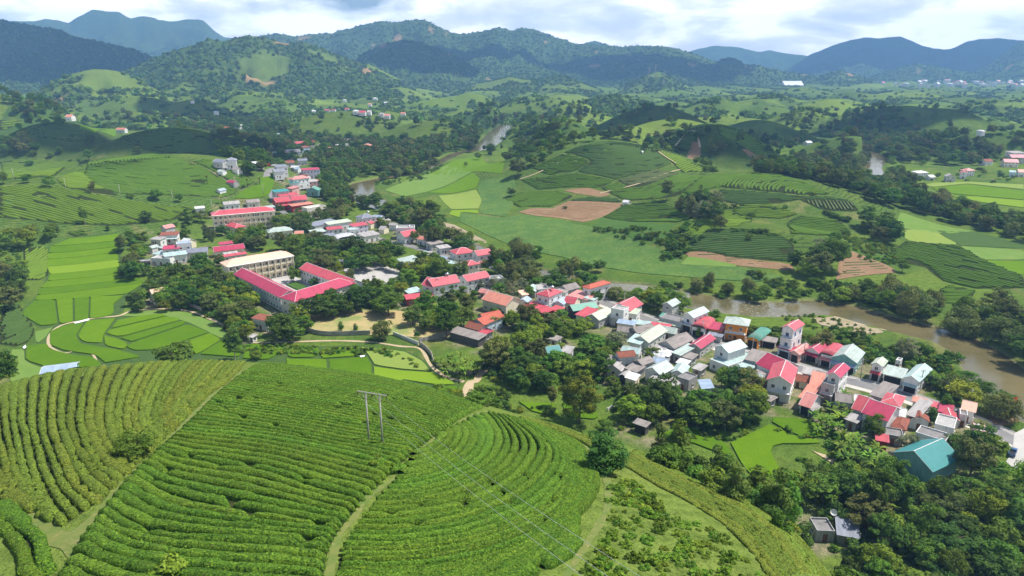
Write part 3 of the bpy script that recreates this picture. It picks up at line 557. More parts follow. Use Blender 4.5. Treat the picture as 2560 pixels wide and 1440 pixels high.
for a in [
 ('tea_rows',[(1410,382),(1450,364),(1520,354),(1600,363),(1640,380),(1680,410),(1640,425),(1540,450),(1440,430),(1480,402)],TEAD,'dark tea rows on the crown of the mid hill',2.4,None,(1510,362)),
 ('tea_rows',[(1330,420),(1405,385),(1476,403),(1436,430),(1400,432),(1370,440)],TEAM,'tea rows on the left shoulder of the mid hill',2.4,None,(1510,362)),
 ('tea_rows',[(1300,450),(1368,442),(1440,434),(1538,452),(1500,470),(1400,470),(1345,476)],TEAM,'tea rows below the dark crown of the mid hill',2.4,None,(1510,362)),
 ('tea_rows',[(1542,452),(1648,424),(1704,434),(1612,466),(1580,469)],TEAB,'dull brown tea plot on the mid hill',2.4,None,(1510,362)),
 ('tea_rows',[(1500,470),(1545,456),(1580,471),(1614,468),(1706,436),(1760,440),(1700,490),(1640,498),(1560,500)],TEAM,'mid green tea across the front of the mid hill',2.4,None,(1510,362)),
 ('tea_rows',[(1642,378),(1700,392),(1750,418),(1762,430),(1706,432),(1684,410)],TEAY,'lime tea rows on the right flank of the mid hill',3.0,60),
 ('tea_rows',[(1504,543),(1560,512),(1636,502),(1690,520),(1736,538),(1700,558),(1640,555),(1560,553)],TEAM,'bold green tea terrace above the brown scrub',3.2,-28),
 ('tea_rows',[(1262,500),(1300,480),(1390,478),(1440,492),(1410,500),(1380,518),(1330,516),(1300,520)],TEAM,'tea strips at the left foot of the mid hill',2.6,20),
 ('tea_rows',[(1780,448),(1880,436),(1960,440),(2080,488),(2000,488),(1900,478),(1800,470)],TEAM,'tea rows fanning over the low right hill',2.8,None,(2060,500,1.3)),
 ('tea_rows',[(1715,626),(1780,575),(1850,572),(1960,590),(1990,620),(1975,655),(1900,650),(1820,640)],TEAD,'dark tea slope above the bare bank',2.6,2),
 ('tea_rows',[(1690,600),(1740,548),(1790,560),(1770,580),(1722,616)],TEAY,'light tea strip left of the dark tea slope',2.6,10),
 ('tea_rows',[(1825,535),(1840,515),(1930,512),(1995,535),(1960,548),(1890,545)],TEAY,'yellowish tea patch in the middle of the right hills',2.6,-15),
 ('tea_rows',[(2000,500),(2130,505),(2150,530),(2060,528)],TEAB,'dull striped tea near the dark clump',2.8,80),
 ('tea_rows',[(2200,650),(2262,602),(2400,616),(2460,650),(2560,692),(2560,722),(2430,722),(2350,700),(2310,665)],TEAM,'broad striped tea field on the right slope',3.4,-58),
 ('tea_rows',[(2350,722),(2380,712),(2440,726),(2420,760),(2340,758)],TEAM,'tea rows dropping to the river on the right',2.8,0),
 ('tea_rows',[(1610,372),(1622,342),(1700,320),(1782,312),(1740,350),(1700,388),(1660,376)],TEAD,'dark rows left of the track on the far tea hill',4.0,None,(1780,316)),
 ('tea_rows',[(1786,312),(1850,322),(1900,350),(1950,398),(1900,396),(1856,368),(1800,340)],TEAM,'rows right of the track on the far tea hill',4.0,None,(1780,316)),
 ('tea_rows',[(300,392),(400,388),(470,405),(560,450),(600,480),(560,494),(480,490),(300,486),(250,470),(210,440),(240,400)],TEAM,'tea rows over the front of the left hill',2.7,None,(400,395,.8)),
 ('tea_rows',[(480,404),(520,398),(600,430),(640,455),(600,476),(560,446)],TEAM,'tea rows on the right tail of the left hill',2.7,None,(520,400,.8)),
 ('tea_rows',[(300,350),(360,325),(430,322),(520,345),(570,375),(540,386),(420,384),(330,372)],TEAD,'dark tea rows on the second left hill',3.6,None,(430,325)),
 ('tea_rows',[(60,330),(140,307),(200,325),(240,352),(180,356),(100,345)],TEAD,'dark tea rows on the small dome at the left',3.8,None,(140,310)),
 ('tea_rows',[(0,470),(60,462),(160,470),(300,500),(420,515),(520,520),(430,552),(300,566),(160,560),(0,545)],TEAY,'light tea rows on the long left slope',2.4,-4),
 ('tea_rows',[(0,405),(120,400),(200,405),(140,440),(0,452)],TEAY,'tea rows by the scattered trees on the left',2.6,5),
 ('tea_rows',[(140,448),(200,430),(240,460),(300,490),(210,480),(160,468)],TEAY,'lime tea fan on the left hill',2.6,None,(200,415,1)),
 ('tea_rows',[(58,622),(118,615),(120,690),(95,702),(55,700)],TEAY,'pale tea block beside the big rice field',2.0,86),
 ('tea_rows',[(12,760),(45,758),(75,800),(90,830),(60,868),(0,865),(0,800)],TEAD,'tidy tea rows at the left edge of the valley',2.4,80),
 ('tea_rows',[(1380,520),(1440,495),(1540,495),(1560,506),(1424,503)],TEAD,'dark tea strip between the two bare patches',2.6,3),
 ('tea_rows',[(1762,440),(1880,437),(1800,468),(1702,490)],TEAM,'tea rows joining the mid hill and the low right hill',2.8,30),
 ('tea_rows',[(1800,474),(1900,481),(2000,491),(2080,493),(2128,504),(2000,500),(1940,510),(1842,511),(1782,500)],TEAD,'darker tea belt below the fanning rows',2.6,-6),
 ('tea_rows',[(1745,545),(1822,518),(1838,536),(1885,547),(1850,566),(1780,570)],TEAY,'small light tea block beside the dark round tree',2.6,18),
 ('tea_rows',[(2000,540),(2100,553),(2128,580),(2050,590),(1975,586),(1968,552)],TEAM,'tea block above the huge dark clump',2.8,-12),
 ('tea_rows',[(0,300),(30,300),(70,305),(0,330)],TEAY,'steep pale tea slope at the left edge',4,20),
 ('tea_rows',[(165,582),(212,575),(222,590),(180,594)],TEAM,'small tea block at the head of the rice field',2.2,0)]:
    rows_stuff(a[0], a[1], a[2], a[3], spacing=a[4], ang=a[5], centre=a[6] if len(a) > 6 else None, w=a[4]*.58)
rows_stuff('furrows', [(1300,531),(1380,523),(1422,505),(1555,509),(1500,543),(1460,553),(1400,543)], SOIL, 'furrow ridges on the bare red terrace', spacing=3.2, ang=4, w=1.9, h=.55)
rows_stuff('furrows', [(2095,697),(2104,642),(2122,628),(2225,668),(2235,680),(2150,688)], TEAB, 'young planting rows on the bare slope', spacing=3.4, ang=12, w=1.0, h=.6, gap=.35)
rows_stuff('furrows', [(1720,634),(1760,630),(1900,654),(1975,662),(1980,676),(1880,666),(1800,658)], TEAB, 'young planting rows on the bare bank', spacing=3.0, ang=-6, w=.9, h=.6, gap=.45)
# ------------------------------------------------------------------ roads and tracks
STREET = [(1480,745),(1560,776),(1640,806),(1740,846),(1860,884),(2000,922),(2130,955),(2260,990),(2380,1034),(2470,1070),(2600,1135)]
UPST = [(1480,745),(1380,718),(1250,676),(1150,650),(1050,622),(960,600),(860,578),(760,556),(700,530),(672,505),(690,480),(712,455),(738,425),(760,400),(785,372),(812,352)]
def Pl(pl, z=0): a = np.array(pl, float); return np.stack(P(a[:, 0], a[:, 1], z), 1)
tag(ribbon('pavement', Pl(STREET), 11.5, 0.06, PAVE, 3, thick=0.3), 'pale concrete pavement on both sides of the street', kind='structure')
tag(ribbon('road', Pl(STREET), 6.0, 0.12, ASPH, 3), 'grey village street between the shops', kind='structure')
tag(ribbon('road', Pl(UPST), 5.0, 0.10, ASPH, 3), 'narrow grey road running up through the upper village', kind='structure')
tag(ribbon('dirt_lane', Gp([(1148,992),(1170,972),(1192,952),(1200,935),(1225,918)]), 3.2, 0.08, TRACK, 2, wob=.2), 'sandy lane dropping behind the tea hill', kind='structure')
tag(ribbon('footpath', Gp([(575,858),(700,856),(830,852),(930,856),(1000,866),(1050,872),(1075,910),(1110,940),(1160,955)]), 1.4, 0.10, TRACK, 2, wob=.3), 'narrow earth path along the bank above the rice', kind='structure')
tag(ribbon('dyke', Gp([(125,870),(122,845),(150,816),(215,800),(250,795),(300,790),(330,778),(400,773),(470,778),(530,800),(570,820)]), 1.4, 0.25, TRACK, 2, wob=.3), 'curving pale dyke between the rice fields', kind='structure')
tag(ribbon('dyke', Gp([(124,868),(160,884),(236,892),(262,918)]), 0.9, 0.25, TRACK, 2), 'thin pale bund at the bottom left of the rice', kind='structure')
tag(ribbon('footpath', Gp([(1300,448),(1345,432),(1425,393)]), 1.6, 0.3, TRACK, 4), 'pale track up the left shoulder of the mid hill', kind='structure')
tag(ribbon('footpath', Gp([(1638,376),(1662,392),(1690,410)]), 1.8, 0.9, TRACK, 4), 'pale track on the right flank of the mid hill', kind='structure')
tag(ribbon('footpath', Gp([(1688,366),(1710,340),(1722,328),(1740,334),(1750,370)]), 2.4, 0.9, TRACK, 4), 'hilltop track on the far tea hill', kind='structure')
tag(ribbon('footpath', Gp([(1500,484),(1590,462),(1650,440),(1700,425)]), 1.4, 0.5, TRACK, 4), 'thin track between the tea plots of the mid hill', kind='structure')
# ------------------------------------------------------------------ the tea hill under the camera: every hedge an object
HEDGE = MAT('tea_hedge_leaves', (.088,.178,.020), rough=.9, spec=.04, var=[(0.18,(.135,.240,.024),.45,.68,.8),(1.3,(.048,.105,.014),.48,.70,.6),(3.2,(.19,.31,.030),.50,.58,.9),(5.5,(.018,.045,.008),.52,.60,.9),(0.7,(.12,.13,.035),.62,.74,.6)], bump=(7,1.0,.35), rnd=.14, hue=.012)
HEDGEL = MAT('tea_hedge_light', (.150,.205,.030), rough=.9, spec=.04, var=[(0.25,(.175,.225,.032),.45,.68,.8),(1.3,(.070,.110,.018),.48,.70,.6),(3.2,(.24,.31,.036),.50,.58,.85),(5.5,(.028,.050,.010),.52,.60,.9),(0.7,(.16,.13,.05),.60,.74,.6)], bump=(7,1.0,.35), rnd=.16, hue=.015)
LEAF = MAT('tea_leaf', (.090,.190,.018), rough=.7, spec=.08, vattr=('v',(.20,.36,.03)), rnd=.14, transl=.25)
LEAFL = MAT('tea_leaf_light', (.125,.185,.028), rough=.7, spec=.08, vattr=('v',(.24,.33,.045)), rnd=.14, transl=.25)
def hedge(path, w, h, m, label, group, dens=1.0, seed=0, brk=0.02, name='tea_hedge', lm=None):
    p = resample(path, 0.42); n = len(p)
    if n < 4: return
    d = np.gradient(p, axis=0); d /= np.hypot(d[:, 0], d[:, 1])[:, None]+1e-9; nn = np.stack([-d[:, 1], d[:, 0]], 1)
    if not np.isscalar(w): w = np.interp(np.linspace(0, 1, n), np.linspace(0, 1, len(w)), w)
    env = np.ones(n); r_ = np.random.default_rng(seed)
    cuts = [0, n-1]+[i for i in range(4, n-4) if r_.random() < brk]
    for c_ in cuts:
        g = 0.35+0.6*r_.random(); s_ = np.abs(np.arange(n)-c_)*0.42
        e_ = np.sqrt(np.clip((s_-(0 if c_ in (0, n-1) else g*0.4))/0.75, 0, 1)); dep = 1 if c_ in (0, n-1) or r_.random() < .45 else r_.uniform(.3, .75)
        env = np.minimum(env, 1-dep*(1-e_))
    sh_ = np.arange(n)*0.42; ww = w*(0.95+0.15*(vn(sh_/1.6, sh_*0+seed*3.1, 3)-.5)+.10*(vn(sh_/5, sh_*0+seed, 13)-.5)); hh = h*(0.95+0.14*(vn(sh_/2.0, sh_*0+seed*1.7, 6)-.5))
    A = np.radians([-12, 22, 52, 90, 128, 158, 192]); ca, sa = np.cos(A), np.sin(A)
    sup = (np.abs(ca)**3.4+np.abs(sa)**3.4)**(-1/3.4); px_, pz_ = ca*sup*.5, sa*sup
    lat = px_[None]*ww[:, None]*(.35+.65*env[:, None]); up = pz_[None]*hh[:, None]*env[:, None]
    X = p[:, None]+nn[:, None]*lat[..., None]; disp = (vn(X[..., 0]*3.1+up*2, X[..., 1]*3.1, 21)-.5)*.20+(vn(X[..., 0]*1.1, X[..., 1]*1.1+up, 22)-.5)*.12
    lat = lat*(1+disp*.9); up = up+disp*.9*env[:, None]*(pz_[None] > 0)*.6; X = p[:, None]+nn[:, None]*lat[..., None]
    zg = terr(p[:, 0], p[:, 1]); gz = terr(p[:, 0]+nn[:, 0]*.8, p[:, 1]+nn[:, 1]*.8)-zg
    Z = zg[:, None]+lat/.8*gz[:, None]+up
    V = np.concatenate([X, Z[..., None]], 2).reshape(-1, 3); i = (np.arange(n-1)[:, None]*7+np.arange(6)[None]).ravel(); Fq = np.stack([i, i+1, i+8, i+7], 1)
    keep = (env[i//7] > .12) | (env[i//7+1] > .12) if False else (env[i//7] > .10); Fq = Fq[keep]
    # leaf tufts standing off the clipped surface
    dist = np.hypot(p[:, 0].mean(), p[:, 1].mean()); cnt = int(n*0.42*dens*min(16.0, 16.0*(75/dist)**1.7)); vatt = np.zeros(len(V)); nF = len(Fq); mi = np.zeros(nF, int)
    if cnt > 0:
        a = r_.integers(0, n-1, cnt); b = r_.integers(0, 6, cnt); t1, t2 = r_.random(cnt), r_.random(cnt); ok = env[a] > .3; a, b, t1, t2 = a[ok], b[ok], t1[ok], t2[ok]; cnt = len(a)
        g = V.reshape(n, 7, 3); q = (g[a, b]*(1-t1)[:, None]+g[a+1, b]*t1[:, None])*(1-t2)[:, None]+(g[a, b+1]*(1-t1)[:, None]+g[a+1, b+1]*t1[:, None])*t2[:, None]
        nor = np.cross(g[a+1, b]-g[a, b], g[a, b+1]-g[a, b]); nor /= np.linalg.norm(nor, axis=1)[:, None]+1e-9; nor = np.where(nor[:, 2:] < -0.2, -nor, nor)
        nor = nor+r_.normal(0, .7, nor.shape); nor /= np.linalg.norm(nor, axis=1)[:, None]; ax = np.cross(nor, r_.normal(0, 1, nor.shape)); ax /= np.linalg.norm(ax, axis=1)[:, None]+1e-9; bx = np.cross(nor, ax)
        s_ = r_.uniform(.07, .16, cnt)[:, None]*(dist/75)**.6; q = q+nor*.06; o = len(V)
        LV = np.stack([q-ax*s_, q+bx*s_*.6, q+ax*s_, q-bx*s_*.6], 1).reshape(-1, 3); V = np.vstack([V, LV]); k_ = np.arange(cnt)*4+o
        Fq = np.vstack([Fq, np.stack([k_, k_+1, k_+2, k_+3], 1)]); vatt = np.concatenate([vatt, np.repeat(r_.random(cnt)**1.5, 4)]); mi = np.concatenate([mi, np.ones(cnt, int)])
    base = V[:len(p)*7].mean(0) if len(V) else (0, 0, 0); base = np.array([p[n//2, 0], p[n//2, 1], zg[n//2]]); V = V-base
    o = link(name, mesh_np(name, V, Fq, True, {'v': vatt}, mi), None, [m, lm or (LEAFL if m is HEDGEL else LEAF)]); o.location = base
    tag(o, label, 'tea hedge', group); return o
def lerp_rows(guides, spacing, mode='mid'):
    g = [resample(catmull(Gp(q), 10), 1.0) for q in guides]; m_ = 80
    g = [np.stack([np.interp(np.linspace(0, 1, m_), np.linspace(0, 1, len(q)), q[:, 0]), np.interp(np.linspace(0, 1, m_), np.linspace(0, 1, len(q)), q[:, 1])], 1) for q in g]
    out = []; carry = 0
    for a, b in zip(g[:-1], g[1:]):
        dd = np.hypot(*(a-b).T); D = np.median(dd); n = max(1, int(round(D/spacing)))
        for j in range(n): out.append(a+(b-a)*(j/n))
    out.append(g[-1]); return out
SPC = 1.72
gA = [[(-60,985),(-50,1080),(-30,1180),(10,1235),(40,1262)],[(60,952),(55,1040),(75,1140),(110,1240),(160,1316)],[(150,932),(130,1040),(145,1120),(190,1210),(243,1262)],
      [(260,920),(225,1020),(235,1100),(275,1165),(318,1190)],[(380,910),(330,990),(320,1060),(345,1110),(378,1132)],[(500,905),(450,960),(420,1020),(415,1060),(426,1080)],[(612,908),(590,928),(555,962),(515,985),(492,1008)]]
gB = [[(648,913),(800,926),(950,948),(1080,978),(1205,1022)],[(570,965),(720,987),(900,1012),(1020,1040),(1125,1068)],[(495,1036),(640,1058),(780,1080),(900,1102),(1046,1124)],
      [(445,1082),(540,1090),(660,1102),(820,1132),(990,1175)],[(388,1138),(450,1163),(560,1180),(640,1192),(780,1235),(900,1270)],[(322,1203),(400,1247),(500,1278),(640,1300),(750,1316),(850,1330)],
      [(258,1283),(330,1330),(430,1352),(560,1360),(700,1368),(825,1378)],[(212,1345),(300,1385),(420,1412),(560,1428),(700,1438),(812,1448)],[(150,1440),(300,1490),(500,1510),(700,1515),(800,1520)]]
gC = [[(1035,1145),(1060,1135),(1085,1120),(1100,1105),(1112,1090)],[(985,1208),(1060,1195),(1150,1150),(1185,1100),(1165,1060)],[(935,1258),(1040,1250),(1170,1212),(1255,1148),(1262,1090),(1222,1036)],
      [(885,1318),(1020,1315),(1190,1275),(1320,1195),(1350,1115),(1268,1044)],[(850,1375),(1010,1373),(1220,1335),(1370,1255),(1425,1150),(1325,1060)],[(835,1440),(1010,1440),(1240,1400),(1420,1310),(1488,1205),(1440,1115),(1385,1086)],
      [(820,1520),(1010,1520),(1250,1465),(1390,1400),(1440,1350)]]
gD = [[(1300,1046),(1380,1064),(1460,1092),(1540,1124)],[(1290,1052),(1370,1075),(1440,1100),(1520,1140)]]
gE = [[(1590,1126),(1700,1174),(1800,1220),(1900,1268),(2000,1348),(2075,1448)],[(1562,1160),(1640,1208),(1740,1262),(1830,1322),(1890,1382),(1935,1450)]]
gF = [[(-60,1250),(-10,1300),(40,1360),(70,1420),(90,1480)],[(0,1262),(50,1310),(95,1350),(110,1400),(120,1440)]]
npl = 0
for g_, lb in ((gA,'shade-painted ground under the left tea plot'),(gB,'shade-painted ground under the middle tea plot'),(gC,'shade-painted ground under the right tea plot'),(gF,'shade-painted ground under the corner tea plot')):
    pg = [resample(catmull(Gp(q), 6), 3) for q in g_]; ring = np.vstack([pg[0]]+[q[-1:] for q in pg[1:-1]]+[pg[-1][::-1]]+[q[:1] for q in pg[1:-1]][::-1]); o = drape('tea_ground_shade', shrink(ring, .2), .05, 2.5, TSHADE)
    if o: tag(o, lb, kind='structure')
ONES = ['','first','second','third','fourth','fifth','sixth','seventh','eighth','ninth','tenth','eleventh','twelfth','thirteenth','fourteenth','fifteenth','sixteenth','seventeenth','eighteenth','nineteenth']
def nth(n): return ONES[n] if n < 20 else (['','','twentieth','thirtieth','fortieth','fiftieth','sixtieth','seventieth'][n//10] if n % 10 == 0 else ['','','twenty','thirty','forty','fifty','sixty','seventy'][n//10]+'-'+ONES[n % 10])
def plot(gs, sp, m, w, h, lab, grp, brk, dens=1.0, rev=False):
    global npl
    rows_ = lerp_rows(gs, sp)
    for j, p in enumerate(rows_):
        q_ = rows_[j+1] if j+1 < len(rows_) else rows_[j-1]; ws = np.clip(np.hypot(*(q_-p).T)*(w/sp), w*.62, w*1.75)
        lab_ = nth(j+1)+' '+lab
        npl += 1; jit = 0.25*(vn(np.arange(len(p))*.15, np.full(len(p), npl*1.3), 8)-.5)[:, None]; hedge(p+jit, ws, h, m, lab_, grp, dens, npl, brk)
plot(gA, 1.75, HEDGEL, 1.42, .9, 'light cushioned tea hedge of the left plot, counted from the left edge', 'tea hedges of the left plot', .13, .8)
plot(gB, SPC, HEDGE, 1.30, 1.0, 'dark clipped tea hedge of the middle plot, counted from the crest down', 'tea hedges of the middle plot', .011)
plot(gC, SPC, HEDGE, 1.26, 1.05, 'curved tea hedge of the right plot, counted outward from its centre', 'tea hedges of the curved right plot', .013)
plot(gD, 1.9, HEDGEL, 1.5, .8, 'pale tea hedge on the crest left of the lone tree, from the skyline', 'tea hedges on the crest', .05)
plot(gE, 1.7, HEDGEL, 1.66, .42, 'light tea hedge of the steep right shoulder, counted from the skyline', 'tea hedges of the right shoulder', .10, .8)
plot(gF, 2.1, HEDGE, 1.7, .8, 'dark tea hedge in the bottom left corner below the path', 'tea hedges of the bottom left corner', .10)
for pl, w, lb in [([(640,914),(560,966),(480,1040),(435,1090),(385,1140),(322,1192),(262,1262),(200,1320),(150,1345)],.75,'grassy path between the left and middle tea plots'),
 ([(-40,1225),(0,1245),(60,1292),(118,1336),(200,1372),(280,1410),(400,1470)],1.9,'earth path along the bottom left of the tea hill'),
 ([(1225,1028),(1150,1056),(1095,1092),(1052,1130),(1008,1182),(965,1212),(918,1245),(885,1295),(850,1335),(835,1385),(818,1460)],.8,'grassy path between the middle and right tea plots'),
 ([(1300,1050),(1390,1082),(1450,1108),(1500,1160),(1520,1210),(1520,1260),(1498,1312),(1462,1368),(1420,1440),(1400,1500)],0.9,'worn path round the right plot past the lone tree')]:
    tag(ribbon('footpath', Gp(pl), w, .07, PATH, 1.0, wob=.45), lb, kind='structure')
tag(drape('grass_patch', Gp([(205,1318),(262,1268),(250,1290),(205,1345),(215,1375),(300,1410),(260,1420),(150,1352)]), .09, 1.5, PATH), 'worn grass where the two left paths meet', kind='structure')
# ------------------------------------------------------------------ houses
def paint(name, c, rough=.8, st=.5, **k): return MAT(name, c, rough=rough, var=[(0.5, tuple(v*.78 for v in c), .45, .72, .5)], streak=((1.6, 1.6, .12), tuple(v*.55 for v in c), st), **k)
WALL = dict(white=paint('wall_white', (.74,.73,.70)), cream=paint('wall_cream', (.80,.71,.52), st=.25), grey=paint('wall_grey', (.50,.49,.47), st=.8), blue=paint('wall_pale_blue', (.50,.62,.72)),
  orange=paint('wall_orange', (.72,.27,.035), st=.2), pink=paint('wall_pink', (.70,.42,.36)), conc=paint('bare_concrete', (.36,.35,.33), st=.95), teal=paint('wall_teal', (.18,.36,.34)), red=paint('wall_red', (.42,.05,.04)), dark=paint('wall_dark', (.10,.095,.09)), ivory=paint('wall_ivory', (.72,.66,.55), st=.4), lilac=paint('wall_lilac', (.62,.60,.68)))
def sheet(name, c, sp=.35, rg=.45, st=.75): return MAT(name, c, rough=rg, spec=sp, var=[(0.35, tuple(v*.82 for v in c), .42, .70, .6), (1.6, tuple(min(1, v*1.12) for v in c), .5, .72, .4)], streak=((1.3, .22, .12), tuple(v*.62 for v in c), st), rnd=.08)
ROOF = dict(red=sheet('roof_red', (.52,.085,.105)), crimson=sheet('roof_crimson', (.44,.045,.095)), coral=sheet('roof_coral', (.60,.235,.165)), salmon=sheet('roof_salmon', (.62,.25,.22)), rust=MAT('roof_old_tile', (.27,.085,.055), rough=.95, var=[(0.9,(.12,.06,.045),.42,.66,.7),(3,(.36,.14,.09),.5,.7,.5)]),
  tile=MAT('roof_red_tile', (.44,.105,.070), rough=.8, var=[(0.6,(.33,.08,.045),.42,.68,.6),(3,(.58,.19,.10),.5,.7,.4)]), pinkt=MAT('roof_pink_tile', (.76,.48,.36), rough=.9, var=[(0.35,(.62,.38,.28),.42,.7,.5),(1.6,(.33,.22,.17),.60,.70,.8)]),
  grey=sheet('roof_fibre_grey', (.40,.375,.36), .1, .95, .85), brown=sheet('roof_fibre_brown', (.30,.265,.245), .1, .95, .85), slate=sheet('roof_slate', (.22,.235,.28), .3, .6), blue=sheet('roof_blue_metal', (.33,.42,.54)), teal=sheet('roof_teal', (.045,.24,.235), .3, .5, .25), green=sheet('roof_green', (.10,.30,.22)), pale=sheet('roof_pale_teal', (.42,.54,.51)), olive=sheet('roof_olive', (.48,.53,.40)), sage=sheet('roof_sage', (.42,.49,.44)), white=sheet('roof_white', (.68,.68,.68)), conc=MAT('roof_concrete', (.42,.405,.385), rough=.95, var=[(0.4,(.25,.24,.23),.4,.66,.85),(2.2,(.50,.49,.46),.5,.7,.5)]), dirty=MAT('roof_concrete_dark', (.22,.205,.20), rough=.95, var=[(0.5,(.12,.115,.11),.42,.68,.8),(2.5,(.30,.29,.28),.55,.7,.6)]))
GLASS = MAT('window_glass', (.035,.045,.055), rough=.12, spec=.6); FRAME = MAT('window_frame', (.62,.60,.56), rough=.6); SHADEW = MAT('opening_shade', (.025,.024,.024), rough=.9)
BLUEF = MAT('frame_blue', (.10,.22,.42), rough=.5); WOOD = MAT('door_wood', (.16,.075,.035), rough=.6); SHUT = MAT('roller_shutter', (.38,.42,.42), rough=.5, spec=.4); STEEL = MAT('steel_tank', (.62,.63,.64), rough=.25, metal=.9); TRIM = MAT('trim_white', (.70,.69,.66), rough=.7, var=[(1.0,(.48,.47,.44),.45,.7,.6)])
WINM = {}
def winmesh(w, h, kind):
    k = (round(w, 1), round(h, 1), kind)
    if k not in WINM:
        fr = MB(); t_ = .09; y0 = -.07; fr.box(-w/2, -w/2+t_, y0, .02, 0, h); fr.box(w/2-t_, w/2, y0, .02, 0, h); fr.box(-w/2+t_, w/2-t_, y0, .02, h-t_, h); fr.box(-w/2+t_, w/2-t_, y0, .02, 0, t_)
        if w > .9: fr.box(-.035, .035, y0+.01, .02, t_, h-t_)
        fr.box(-w/2-.08, w/2+.08, -.20, .015, -.08, -.005)
        pn = MB().box(-w/2+t_, w/2-t_, -.028, .02, t_, h-t_)
        o = []
        for nm, mb, mt_ in (('window', fr, BLUEF if kind == 'b' else FRAME), ('pane', pn, GLASS)):
            me = bpy.data.meshes.new(nm); me.from_pydata(mb.v, [], mb.f); me.materials.append(mt_); o.append(me)
        WINM[k] = o
    return WINM[k]
FOOT = []                                            # footprints, kept free of trees
def frame_from(A, B, Cc, e, z0=None):
    if z0 is None:
        z0 = 0.0
        for _ in range(2):
            g = P(*A, z0+e); sl_d = math.hypot(math.hypot(*g), H-z0-e); q = G([A[0]], [A[1]+e*F*.94/sl_d])[0]; z0 = float(np.clip(terr(q[:1], q[1:])[0], 0, 60))
    a = np.array(P(*A, z0+e)); b = np.array(P(*B, z0+e)); d = b-a; Ln = np.hypot(*d); d = d/Ln; n = np.array([-d[1], d[0]])
    if isinstance(Cc, tuple): w = float(np.dot(np.array(P(*Cc, z0+e))-b, n))
    else: w = float(Cc)
    if w < 0: n = -n; w = -w; a, b = b, a; d = -d; n = np.array([-d[1], d[0]])
    return a, b, d, n, Ln, max(w, 2.0), z0
def put(me_pair, root, x, y, z, rz, parent_name):
    o = bpy.data.objects.new(parent_name, me_pair[0]); COL.objects.link(o); o.parent = root; o.location = (x, y, z); o.rotation_euler = (0, 0, rz)
    p = bpy.data.objects.new('pane', me_pair[1]); COL.objects.link(p); p.parent = o; return o
LBL = {}
